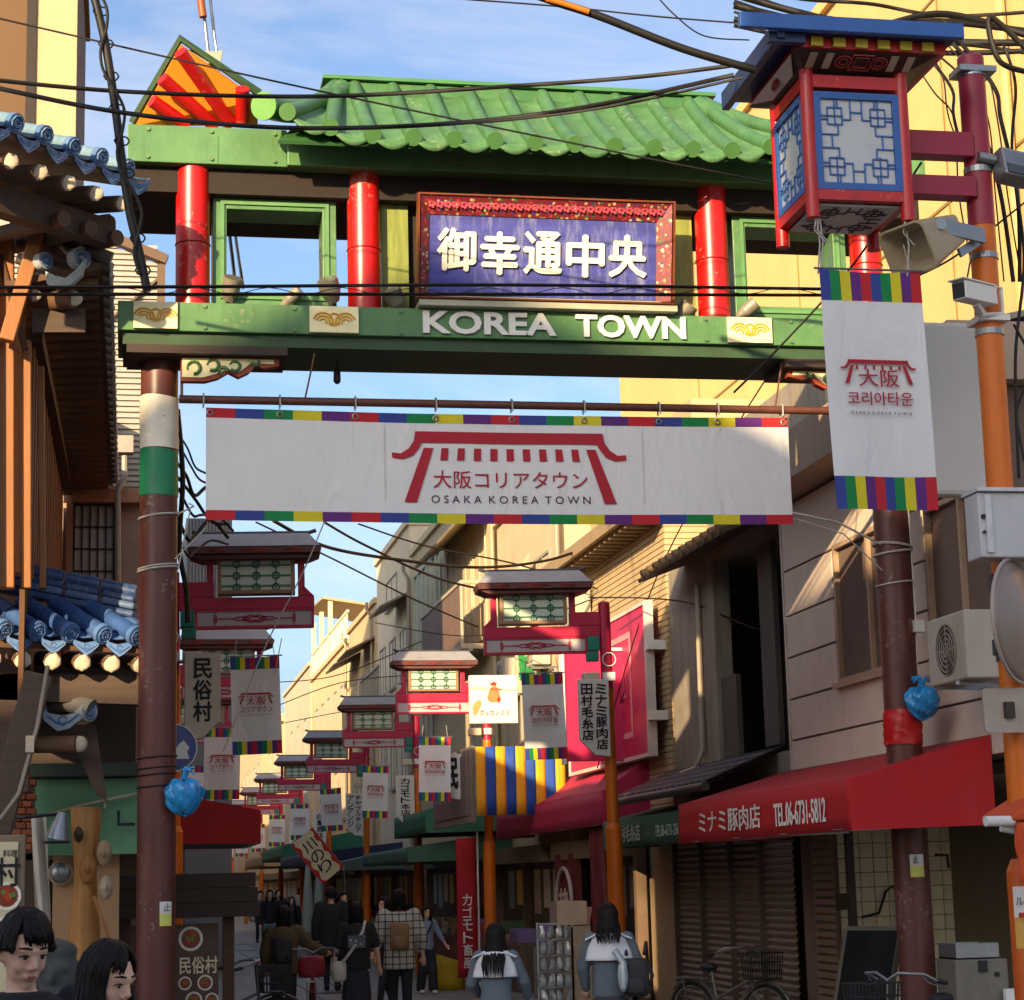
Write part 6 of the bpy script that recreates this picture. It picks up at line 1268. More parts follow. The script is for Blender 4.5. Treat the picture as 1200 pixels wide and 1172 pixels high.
# phone accessory racks made of bagged goods and cardboard
t = thing('goods_rack', (4.6, 20.4, 0), 'grey metal rack of bagged goods between the two schoolgirls', 'rack')
a, b = P(632, 1180, Y=20.4), P(690, 1082, Y=20.4)
m = MB(); m.box(a.x+.24, b.x+.02, 20.4, 20.8, .3, b.z-.02); m.build('card_box', mat('#8c7a66', .8, .08, 3, .05), t, bevel=.01)
m = MB(); m.box(a.x+.2, b.x-.02, 20.38, 20.75, b.z-.01, b.z+.22-.0); m.build('top_card', mat('#a38d78', .8), t)
bag = MB(); bag.ell((0, 0, 0), .036, .014, .064, 10, 8, fn=lambda d: (1+.16*math.sin(9*d.x+7*d.z)+.1*math.sin(13*d.z))/max(abs(d.x), abs(d.z), .75)*.85); bag.box(-.02, .02, -.006, .0, .055, .075); pl = []; rg = random.Random(4)
for j in range(6):
    for i in range(4): pl.append(((a.x+.04+i*.083+rg.uniform(-.008, .008), 20.36-.02*(i % 2), b.z-.085-j*.155), (rg.uniform(-.2, .2), rg.uniform(-.2, .2), rg.uniform(-.6, .6))))
reps(bag, 'goods_bag', mat('#85888a', .15, .5, 9, .1, spec=.9), t, pl, smooth=40)
m = MB()
for j in range(6): m.box(a.x, a.x+.34, 20.39, 20.42, b.z-.0-j*.155, b.z+.012-j*.155)
for x in (a.x-.01, a.x+.34): m.box(x, x+.02, 20.4, 20.43, 0, b.z+.02)
m.build('rail', STEEL, t)
t = thing('paper_box', (5.0, 21.2, 1), 'pinkish open cardboard box on top of the goods rack', 'box')
p = P(678, 1075, Y=20.55); m = MB(); m.prism(FC(p.x, 20.5, p.z), [(-.1, -.1), (.1, -.1), (.13, .1), (-.13, .1)], -.2, 0); m.build('card', mat('#a57d6c', .8), t)
# leaning glass doors, white steamer box, pipe in the butcher's open front
t = thing('glass_door', (6.5, 16.6, .8), 'dark glazed shop door panel leaning under the red awning', 'door panel')
c = [P(976, 1172, Y=16.9), P(1012, 1172, Y=16.6), P(1056, 1086, Y=16.6), P(1000, 1086, Y=16.9)]
a, b, c, d = P(966, 1260, Y=16.9), P(1030, 1260, Y=16.4), P(1056, 1088, Y=16.4), P(992, 1088, Y=16.9)
m = MB(); m.add([a, b, c, d], [(0, 1, 2, 3)]); m.build('pane', mat('#0d100f', .35, .3, 3, 0, spec=.3), t, solid=.01)
m = MB()
for p, q in ((a, b), (b, c), (c, d), (d, a)): m.bar(p, q, .035)
m.build('frame', mat('#6a655c', .4, metal=.4), t)
t = thing('steel_cooker', (6.9, 15.6, .6), 'white box cooker with a dark pan on top inside the tiled shop', 'cooker')
p = P(1138, 1120, Y=15.8); m = MB(); m.box(p.x-.22, p.x+.22, 15.6, 16.0, p.z-.5, p.z-.02); m.build('body', mat('#6f6b62', .5, .15, 4, .05, streak=.3), t, bevel=.012)
m = MB(); z = p.z-.018; x0, x1 = p.x-.2, p.x+.16
m.box(x0, x1, 15.62, 15.64, z, z+.12); m.box(x0, x1, 15.96, 15.98, z, z+.12); m.box(x0, x0+.02, 15.64, 15.96, z, z+.12); m.box(x1-.02, x1, 15.64, 15.96, z, z+.12); m.box(x0, x1, 15.62, 15.98, z-.0, z+.01); m.build('pan', STEEL, t)
m = MB(); m.box(p.x-.03, p.x+.04, 15.58, 15.599, p.z-.12, p.z-.03); m.cyl((p.x+.12, 15.6, p.z-.14), (p.x+.12, 15.58, p.z-.14), .02); m.build('control', BLACK, t)
m = MB(); m.box(p.x+.14, p.x+.24, 15.5, 15.55, p.z-.5, p.z-.25); m.build('paper', WHITE, t)
t = thing('wall_pipe', (7.0, 17, 1.5), 'thin black hose looping on the tiled wall under the red awning', 'hose')
m = MB(); m.tube([P(1010, 1075, Y=19.8), P(1030, 1070, Y=19.8), P(1038, 1045, Y=19.8), P(1046, 1038, Y=19.8), P(1054, 1050, Y=19.8), P(1054, 1090, Y=19.8)], .014, 6); m.build('hose', BLACK, t, smooth=60); m = MB(); m.tube([P(1096, 1002, Y=16.4), P(1110, 1002, Y=16.4), P(1112, 1018, Y=16.4)], .014, 6); m.build('hook', BLACK, t)
m = MB(); q = P(982, 1058, Y=19.9); m.box(q.x-.09, q.x+.09, 19.88, 19.93, q.z-.07, q.z+.09); tag(m.build('wall_plate_box', mat('#4a3a28', .6), None), 'brown cover plate on the tiled wall under the awning', 'cover')
m = MB(); q = P(1110, 1080, Y=16.0); m.box(8.1, 8.19, 15.6, 16.4, .9, 1.35); tag(m.build('dark_cabinet', DARK, None), 'dark cabinet at the back of the tiled shop', 'cabinet')
# yellow plastic crate cover by the shops, cones of cloth
m = MB(); p = P(520, 1150, Y=33.5); m.grid(lambda a, b: (p.x-.25+.6*a, 33.5+.05*math.sin(a*7), .02+.62*b*(1-.3*a)), 8, 4); tag(m.build('yellow_sheet', mat('#b39a14', .6, .1, 4, .06), None, smooth=180, solid=.01), 'yellow sheet draped at the foot of the red banner', 'sheet')
# white parasols closed, stall
for (u, lab) in ((361, 'closed white parasol by the far stall'), (374, 'second closed pale parasol right of the first')):
    p = P(u, 1060, Y=52); t = thing('closed_parasol', (p.x, 52, 0), lab, 'parasol')
    m = MB(); m.tube([(p.x, 52, .6), (p.x, 52, 1.0), (p.x, 52, 2.1), (p.x, 52, 2.35)], [.14, .16, .07, .02], 10); m.build('canopy', mat('#9aa39a', .8), t, smooth=60)
    m = MB(); m.cyl((p.x, 52, 0), (p.x, 52, .62), .02); m.build('pole', STEEL, t)
# ================================================================ PEOPLE
SKIN = mat('#dcb096', .5, .05, 8, .03, spec=.35); SKIN.node_tree.nodes['Principled BSDF'].inputs['Subsurface Weight'].default_value = .15; SKIN.node_tree.nodes['Principled BSDF'].inputs['Subsurface Scale'].default_value = .012
HAIR = mat('#0f0b0a', .5, .25, 14, .1, grain='z', spec=.22); LIP = mat('#a8675a', .45, .05, 9, 0); EYEW = mat('#c9c2ba', .3, .02, 5, 0); EYED = mat('#17100d', .3, .05, 5, 0)
def loft(m, rings, n=20):
    """rings: (centre, rx, ry) stacked along the trunk"""
    b = len(m.v); rings = [(V(c), rx, ry) for c, rx, ry in rings]
    for c, rx, ry in rings:
        for k in range(n):
            a = 2*math.pi*k/n; m.v.append(c + V((rx*math.cos(a), ry*math.sin(a), 0)))
    for i in range(len(rings)-1):
        for k in range(n): k2 = (k+1) % n; m.f.append([b+i*n+k, b+i*n+k2, b+(i+1)*n+k2, b+(i+1)*n+k]); m.m.append(0)
    m.f.append([b+k for k in range(n)][::-1]); m.m.append(0); m.f.append([b+(len(rings)-1)*n+k for k in range(n)]); m.m.append(0)
def limb(m, pts, rs, n=12):
    m.tube(pts, rs, n)
    for p, r in zip(pts, rs): m.ell(p, r*.99, nu=n, nv=8)
def hand(m, w_, d, curl=.4, s=1.0):
    """palm and five fingers from the wrist w_, pointing along d"""
    d = V(d).normalized(); side = d.cross(V((0, 1, 0))); side = side.normalized() if side.length > .1 else V((1, 0, 0)); fw = side.cross(d).normalized()
    w_ = V(w_); palm = w_ + d*.045*s; m.tube([w_, w_+d*.02*s, palm, w_+d*.085*s], [.024*s, .03*s, .034*s, .028*s], 10)
    for i, (o, l) in enumerate(((-.026, .06), (-.009, .072), (.009, .068), (.025, .055))):
        a = w_ + d*.08*s + side*o*s; b = a + (d+fw*curl*.5).normalized()*l*.55*s; c = b + (d*.7+fw*curl*1.4).normalized()*l*.5*s; m.tube([a, b, c], [.0095*s, .0088*s, .007*s], 7)
    a = w_ + d*.03*s - side*.03*s; b = a + (d*.8-side*.6+fw*.3).normalized()*.04*s; m.tube([a, b, b+(d+fw*.5).normalized()*.028*s], [.012*s, .0105*s, .008*s], 7)
def person(label, pos, h, yaw, spec, near=False, group=None):
    s = h/1.7; t = thing('person', (0, 0, 0), label, 'person', group)
    fem = spec.get('fem', True); shw = .165 if fem else .19; lean = spec.get('lean', 0)
    hipz, chz, shz, nkz = .88, 1.22, 1.385, 1.44
    L = lambda z: V((0, lean*max(0, z-.9), 0))
    hp, hy = spec.get('pitch', 0), spec.get('turn', 0)
    HM = Matrix.Translation(V((0, .015, 1.565)) + L(1.56)) @ Matrix.Rotation(R(-hy), 4, 'Z') @ Matrix.Rotation(R(-hp), 4, 'X')
    hv = lambda x, y, z: HM @ V((x, y, z))
    arms = spec.get('arms', [((-.06, .0, -.27), (-.02, .05, -.25)), ((.06, .0, -.27), (.02, .05, -.25))])
    sh = [V((-shw, 0, shz))+L(shz), V((shw, 0, shz))+L(shz)]; el = [sh[i]+V(arms[i][0]) for i in (0, 1)]; wr = [el[i]+V(arms[i][1]) for i in (0, 1)]
    st = spec.get('stride', .08); kn = [V((-.085, st*.6+.02, .47)), V((.09, -st*.3+.02, .47))]; an = [V((-.085, st, .085)), V((.09, -st, .085))]; hj = [V((-.085, 0, hipz)), V((.085, 0, hipz))]
    # body: one continuous skin surface
    m = MB(); b0 = len(m.v)
    m.ell((0, 0, .012), .077, .096, .106, 20, 16); m.ell((0, .02, -.055), .058, .068, .062, 16, 12); m.ell((0, .066, -.098), .022, .018, .018); m.ell((-.03, .055, -.03), .03, .03, .035); m.ell((.03, .055, -.03), .03, .03, .035)
    m.tube([(0, .088, .02), (0, .105, -.012), (0, .112, -.03)], [.008, .011, .013], 8); m.ell((-.011, .1, -.033), .009, .01, .008); m.ell((.011, .1, -.033), .009, .01, .008)
    m.tube([(-.05, .075, .03), (0, .092, .03), (.05, .075, .03)], [.012, .013, .012], 8)
    for sx in (-1, 1): m.ell((sx*.077, -.005, -.012), .011, .02, .032); m.ell((sx*.013, .088, -.064), .014, .012, .007)
    for i in range(b0, len(m.v)): m.v[i] = HM @ m.v[i]
    m.tube([V((0, -.012, 1.36))+L(1.36), V((0, -.005, 1.44))+L(1.44), hv(0, -.005, -.06)], [.062, .05, .05], 14)
    loft(m, [(V((0, 0, z))+L(z), rx, ry) for z, rx, ry in ((.84, .13, .085), (.92, .14, .09), (1.05, .115, .08), (1.2, .135, .09), (1.33, .15, .08), (1.39, .12, .06), (1.42, .06, .05))])
    for i in (0, 1):
        limb(m, [sh[i], sh[i].lerp(el[i], .5), el[i], el[i].lerp(wr[i], .4), wr[i]], [.048, .043, .037, .036, .024]); hand(m, wr[i], (wr[i]-el[i]), .5, .95 if fem else 1.05)
        limb(m, [hj[i], hj[i].lerp(kn[i], .5), kn[i], kn[i].lerp(an[i], .35), an[i]], [.078, .066, .05, .05, .034])
        m.tube([an[i]+V((0, -.05, -.05)), an[i]+V((0, .04, -.055)), an[i]+V((0, .15, -.065))], [.03, .034, .022], 8)
    for q in m.v: q *= s
    o = m.build('body', SKIN, t, remesh=(.0075 if near else .013), sm=3)
    if near or spec.get('face'):
        for sx in (-1, 1):
            lid = spec.get('lid', .6); m = MB(); m.ell(hv(sx*.032, .078, .008), .016, .013, .009*(1.2-lid*.6), 12, 8)
            for q in m.v: q *= s
            e = m.build('eye', EYEW, t, smooth=180)
            m = MB(); m.ell(hv(sx*.031, .0885, .005), .0075, .004, .0065); 
            for q in m.v: q *= s
            m.build('iris', EYED, e, smooth=180)
            m = MB(); m.tube([hv(sx*.014, .087, .006), hv(sx*.024, .0925, .013), hv(sx*.036, .0905, .014), hv(sx*.05, .079, .008)], [.002, .0032, .0032, .002], 6)
            for q in m.v: q *= s
            m.build('eyelash', EYED, e)
            m = MB(); m.tube([hv(sx*.013, .0965, .037), hv(sx*.032, .094, .041), hv(sx*.054, .078, .036)], [.003, .0045, .0025], 6)
            for q in m.v: q *= s
            m.build('eyebrow', HAIR, t)
        m = MB(); m.tube([hv(-.022, .086, -.062), hv(-.008, .0985, -.0585), hv(0, .099, -.06), hv(.008, .0985, -.0585), hv(.022, .086, -.062)], [.0015, .0036, .0032, .0036, .0015], 7); m.tube([hv(-.02, .085, -.066), hv(0, .0985, -.0705), hv(.02, .085, -.066)], [.0015, .0046, .0015], 7)
        for q in m.v: q *= s
        m.build('lips', LIP, t, smooth=180)
    # hair
    rnd = random.Random(len(label)*7+int(h*100)); hs = spec.get('hair', 'long'); m = MB(); b0 = len(m.v)
    m.ell((0, -.012, .03), .081, .097, .098, 22, 16, fn=lambda d: 1.0 if d.z > -.1 - .5*(d.y < .3) else .6)
    for i in range(b0, len(m.v)):
        q = m.v[i]
        if q.y > .055 and q.z < .075: q.y = .05
        m.v[i] = HM @ q
    Lh = {'long': .36, 'mid': .2, 'bob': .12, 'short': .025, 'bun': .03}[hs]; nl = 300 if near else 110
    for k in range(nl):
        a = R(360*k/nl + rnd.uniform(-6, 6)); fr_ = math.sin(a); front = fr_ > .62
        pts = []; pr = V((rnd.uniform(-.01, .01), -.02, .132)); pts.append(HM @ pr)
        el_end = (.35 if front else -.35) if hs != 'short' else (.28 if front else ((.12 if fr_ > .1 else -.05) if fr_ > -.3 else -.45))
        if front and spec.get('fringe', True) and abs(math.cos(a)) > .02: el_end = .2 + .22*rnd.random()
        sw = (.45 if hs == 'short' else (-.55 if math.cos(a) > -.25 else .45)) if front else 0
        for j in range(1, 6):
            th = math.pi/2 + (el_end-math.pi/2)*j/5; rr = 1.05+.05*rnd.random()+(.03*rnd.random() if hs == 'short' else 0)
            pts.append(HM @ V((.082*rr*math.cos(th)*math.cos(a+sw*j/5), -.005+.1*rr*math.cos(th)*math.sin(a+sw*j/5), .022+.108*rr*math.sin(th))))
        if not front:
            e = pts[-1]; ln = Lh*rnd.uniform(.85, 1.05); side = V((math.cos(a), math.sin(a)*.8, 0))
            for j in (1, 2, 3):
                q = e + V((0, 0, -ln*j/3)) + side*(.025*math.sin(j*.9)*(1 if hs in ('long', 'mid') else .2)) + V((rnd.uniform(-.006, .006), -.0, 0))
                if hs in ('long', 'mid') and q.z < 1.42 and abs(q.x) < .16: q.y = min(q.y, -.10-.9*spec.get('loose', .02)-(.075 if spec.get('collar') else 0)) if fr_ < .35 else max(q.y, .09)
                pts.append(q)
        n_ = len(pts); m.tube(pts, [(.0055+.004*rnd.random()) if near else .010]*(n_-2)+[.005, .0015], 6)
    for q in m.v: q *= s
    m.build('hair', spec.get('hairmat', HAIR), t, smooth=180)
    # clothes
    vx = .009 if near else .014; tc_ = spec['top']; lo = spec.get('hem', .86); lz = spec.get('loose', .02); sl = spec.get('sleeve', 1.0)
    m = MB(); loft(m, [(V((0, 0, z))+L(z), rx+lz, ry+lz) for z, rx, ry in ((lo, .145, .095), (lo+.1, .14, .095), (1.08, .125, .09), (1.2, .14, .095), (1.32, .158, .09), (1.385, .135, .07), (1.425, .075, .06))])
    for i in (0, 1):
        p1 = sh[i].lerp(el[i], min(1, sl*2)); pts = [sh[i]+V((0, 0, -.005)), p1]; rs = [.056+lz*.6, .052+lz*.6]
        if sl > .5: pts.append(el[i].lerp(wr[i], (sl-.5)*1.9)); rs = [.056+lz*.6, .05+lz*.6, .036+lz*.5]
        limb(m, pts, rs)
    for q in m.v: q *= s
    m.build(spec.get('topname', 'shirt'), tc_, t, remesh=vx, sm=2)
    if spec.get('collar'):
        CW = mat('#d6d7de', .8, .04, 4, .05); m = MB()
        m.grid(lambda a, b: (V(((a-.5)*(.44-.10*b), -.150+.03*b+.085*(abs(a-.5)*2)**2.2+.005*math.sin(a*9), 1.19+.245*b-.035*b*(abs(a-.5)*2)**2))+L(1.3))*s, 14, 8); m.build('sailor_collar', CW, t, smooth=180, solid=.008)
        for sx in (-1, 1):
            m = MB(); m.grid(lambda a, b: (V((sx*(.09+.125*a), -.10+.2*b, 1.445-.055*a-.03*abs(b-.5))))*s, 5, 6); m.build('collar_shoulder', CW, t, smooth=180, solid=.008)
    bt_ = spec.get('bottom', 'trousers'); bm = spec.get('bmat', mat('#26272d', .8, .15, 6, .06)); m = MB()
    if bt_ == 'trousers':
        wd = spec.get('wide', 0); loft(m, [(V((0, 0, z)), rx, ry) for z, rx, ry in ((.8, .15, .105), (.9, .15, .105), (.99, .13, .095))])
        for i in (0, 1): limb(m, [hj[i]+V((0, 0, -.02)), kn[i], an[i]+V((0, 0, .03))], [.09+wd*.4, .068+wd, .052+wd*1.3])
    else:
        z0 = {'long_skirt': .2, 'skirt': .5}[bt_]; loft(m, [(V((0, 0, z)), rx, ry) for z, rx, ry in ((z0, .23 if bt_ == 'skirt' else .19, .18), ((z0+.9)/2, .19, .14), (.88, .155, .11), (1.0, .125, .09))])
    for q in m.v: q *= s
    m.build(bt_, bm, t, remesh=vx*1.15, sm=2)
    for i in (0, 1):
        m = MB(); a = an[i]; m.ell(a+V((0, .05, -.05)), .05, .13, .045, 14, 10); m.ell(a+V((0, -.03, -.02)), .045, .06, .055)
        for q in m.v: q.z = max(q.z, .002); q *= s
        m.build('shoe', spec.get('shoe', BLACK), t, smooth=180)
    t.location = pos; t.rotation_euler = (0, 0, R(-yaw)); return t
def worn(name, label, cat, p, builder):
    """a bag carried by a person: a thing of its own, set in that person's frame"""
    t = thing(name, (0, 0, 0), label, cat); builder(t); t.location = p.location; t.rotation_euler = p.rotation_euler; return t
def backpack(mt, s=1.0, dx=0.0, z=1.12, straps=True):
    def f(t):
        m = MB(); m.ell((dx, -.19, z), .15, .085, .21, 20, 14, fn=lambda d: 1/max(abs(d.x), abs(d.y)*.9, abs(d.z), .72)*.8)
        for q in m.v: q *= s
        m.build('pack', mt, t, smooth=60)
        m = MB(); m.ell((dx, -.265, z-.07), .105, .03, .09, 14, 10, fn=lambda d: 1/max(abs(d.x), abs(d.z), .72)*.8)
        for q in m.v: q *= s
        m.build('pocket', mt, t, smooth=60)
        m = MB()
        for sx in (-1, 1): m.tube([(dx+sx*.09, -.13, z-.16), (dx+sx*.15, 0, z+.0), (dx+sx*.11, .11, z+.12), (dx+sx*.1, .0, z+.30), (dx+sx*.08, -.12, z+.2)], .017, 6)
        for q in m.v: q *= s
        m.build('strap', mt, t, smooth=60)
    return f
def ground(u, v, Y):
    p = P(u, v, Y=Y); return V((p.x, Y, 0.006)), p.z
BLKT = mat('#242428', .85, .15, 6, .08)
def who(label, u, v, Y, yaw, spec, near=False, hk_=None):
    p, h = ground(u, v, Y); return person(label, p, hk_ or h, yaw, spec, near)
who('young man with black fringe looking down at the lower left corner', 27, 1068, 7.3, 158, dict(fem=False, hair='short', top=BLKT, topname='t_shirt', sleeve=.3, pitch=20, turn=-4, lid=.95, stride=.02), near=True)
who('young woman with long black hair in profile beside the left gate pillar', 122, 1105, 7.0, 132, dict(hair='long', top=BLKT, sleeve=1, pitch=16, turn=0, lid=.9, stride=.02), near=True)
p3 = who('person in an olive brown jacket seen from behind reaching for a bicycle', 332, 1062, 24, 8, dict(hair='bob', top=mat('#52462f', .85, .12, 5, .1), topname='jacket', loose=.05, hem=.84, arms=[((-.07, .02, -.27), (.0, .1, -.22)), ((.15, .1, -.2), (.2, .14, -.08))], face=False))
worn('backpack', 'black backpack worn over the olive brown jacket', 'backpack', p3, backpack(mat('#28282c', .7, .15, 6, .08), .9))
who('person in a long black coat walking away beyond the bicycle', 388, 1040, 35, 5, dict(fem=False, hair='short', top=BLKT, topname='coat', loose=.07, hem=.55))
who('smiling woman in a beige vest with white sleeves facing the camera', 402, 1046, 36, 172, dict(hair='mid', top=mat('#b9a98c', .85, .08, 6, .08), sleeve=.35, face=True, bmat=mat('#3a3633', .8)))
p6 = who('woman in a black printed T shirt and long black skirt seen from behind', 417, 1058, 24, 4, dict(hair='bob', top=BLKT, topname='t_shirt', sleeve=.38, loose=.04, bottom='long_skirt', bmat=mat('#2a2b32', .85, .15, 6, .08), arms=[((-.09, .0, -.26), (-.03, .05, -.24)), ((.09, .0, -.26), (.04, .05, -.24))]))
def sling(t):
    m = MB(); m.tube([(.08, .07, 1.3), (.1, -.02, 1.31), (.07, -.11, 1.2), (-.04, -.14, 1.02), (-.16, -.1, .86)], .018, 6); m.build('strap', mat('#c9c4ba', .8), t, smooth=60)
    m = MB(); m.ell((-.2, -.06, .76), .1, .06, .14, 14, 10, fn=lambda d: 1/max(abs(d.x), abs(d.z), .75)*.82); m.build('pouch', mat('#c9c4ba', .8, .06, 6, .1), t, smooth=60)
worn('sling_bag', 'white cloth bag with its strap across the black T shirt', 'bag', p6, sling)
m = MB(); m.fbox(Fr((0, -.142, 1.09), (1, 0, 0), (0, .1, 1)), -.1, .1, -.07, .07, 0, .004); q = m.build('back_print', patmat('tee_print', ['#3d4a52', '#7d8a90', '#24282c', '#8fa0a8'], 30), p6); q.location = (0, 0, 0)
def plaid():
    if 'plaid' in MC: return MC['plaid']
    m = bpy.data.materials.new('plaid'); MC['plaid'] = m; m.use_nodes = True; n = m.node_tree.nodes; l = m.node_tree.links
    t = n.new('ShaderNodeTexCoord'); br = n.new('ShaderNodeTexBrick'); br.offset = 0; br.inputs['Scale'].default_value = 1; br.inputs['Brick Width'].default_value = .085; br.inputs['Row Height'].default_value = .085; br.inputs['Mortar Size'].default_value = .006
    br.inputs['Color1'].default_value = srgb('#c4bfb2')+[1]; br.inputs['Color2'].default_value = srgb('#b9b4a6')+[1]; br.inputs['Mortar'].default_value = srgb('#22252b')+[1]
    mp_ = n.new('ShaderNodeMapping'); mp_.inputs['Rotation'].default_value = (math.pi/2, 0, 0); l.new(t.outputs['Object'], mp_.inputs['Vector']); l.new(mp_.outputs[0], br.inputs['Vector']); l.new(br.outputs[0], n['Principled BSDF'].inputs['Base Color']); n['Principled BSDF'].inputs['Roughness'].default_value = .85
    return m
p7 = who('tall person in a white and black checked shirt seen from behind', 467, 1043, 25.5, 6, dict(fem=False, hair='bob', top=plaid(), topname='checked_shirt', sleeve=.75, loose=.06, hem=.72, arms=[((-.09, .02, -.27), (-.02, .08, -.22)), ((.09, .02, -.27), (.02, .06, -.24))]))
worn('backpack', 'tan backpack worn over the checked shirt', 'backpack', p7, backpack(mat('#8d6f4c', .8, .12, 6, .1), .98))
who('woman in black glancing left behind the checked shirt', 451, 1052, 30, 235, dict(hair='mid', top=BLKT, face=True, stride=.2))
p9 = who('short woman in a pale blue top and wide black trousers walking toward the camera', 499, 1063, 33, 165, dict(hair='mid', top=mat('#7f8fa8', .85, .08, 5, .08), sleeve=.8, wide=.03, face=True, stride=.12, shoe=mat('#c9c6c0', .6), arms=[((-.12, .0, -.24), (-.1, .08, -.2)), ((.06, .02, -.26), (.0, .1, -.2))]))
def crossbag(t):
    m = MB(); m.tube([(-.08, .08, 1.12), (0, .13, 1.0), (.12, .12, .82)], .013, 6); m.build('strap', BLACK, t, smooth=60)
    m = MB(); m.ell((.16, .1, .72), .1, .045, .11, 14, 10, fn=lambda d: 1/max(abs(d.x), abs(d.z), .75)*.82); m.build('pouch', mat('#6b6258', .8, .1, 6, .1), t, smooth=60)
worn('shoulder_bag', 'grey brown shoulder bag worn by the short woman in pale blue', 'bag', p9, crossbag)
who('far woman in a black off shoulder top and pale jeans', 316, 1043, 51, 178, dict(hair='long', top=BLKT, face=True, bmat=mat('#6f86a0', .85, .1, 6, .05), stride=.1))
who('far woman in a dark jacket right of the one in pale jeans', 342, 1051, 53, 185, dict(hair='long', top=mat('#1c1b1e', .5), face=True))
who('far dark haired person half hidden between the two far women', 326, 1043, 56, 180, dict(hair='mid', top=mat('#2a2526', .8), face=True))
who('distant person in a grey top at the left edge of the street', 305, 1044, 66, 175, dict(fem=False, hair='short', top=mat('#6b6a66', .8)))
who('distant person in white walking away down the street', 352, 1040, 72, 0, dict(hair='bob', top=mat('#b9b6b0', .8)))
GRYS = mat('#5d6874', .9, .1, 5, .12)
pa = who('schoolgirl with long hair and a white sailor collar on the left', 580, 1085, 16.6, 18, dict(hair='long', top=GRYS, topname='sweater', loose=.022, collar=True, bottom='skirt', bmat=mat('#3a3d48', .85), arms=[((-.08, .05, -.25), (.04, .16, -.12)), ((.1, .05, -.24), (.02, .14, -.16))]), hk_=1.40)
pb = who('taller schoolgirl with shoulder length hair and white sailor collar on the right', 712, 1060, 16.9, 14, dict(hair='mid', top=GRYS, topname='sweater', loose=.022, collar=True, bottom='skirt', bmat=mat('#3a3d48', .85), arms=[((-.08, .05, -.25), (.02, .1, -.2)), ((.1, .02, -.25), (.05, .1, -.2))]), hk_=1.53)
worn('school_backpack', 'black school backpack hanging from the right shoulder of the taller schoolgirl', 'backpack', pb, backpack(mat('#2a2b2f', .7, .15, 6, .08), .9, .24, 1.04))
def clip(t):
    m = MB(); m.tube([(.05, -.2, 1.15), (.12, -.26, 1.05), (.11, -.27, .85)], .03, 8); m.ell((.11, -.26, .95), .045, .03, .13, 12, 8); m.build('bottle_body', mat('#8a949c', .2, .2, 5, .02, spec=.8), t, smooth=60)
worn('water_bottle', 'grey bottle clipped to the black school backpack', 'bottle', pb, clip)
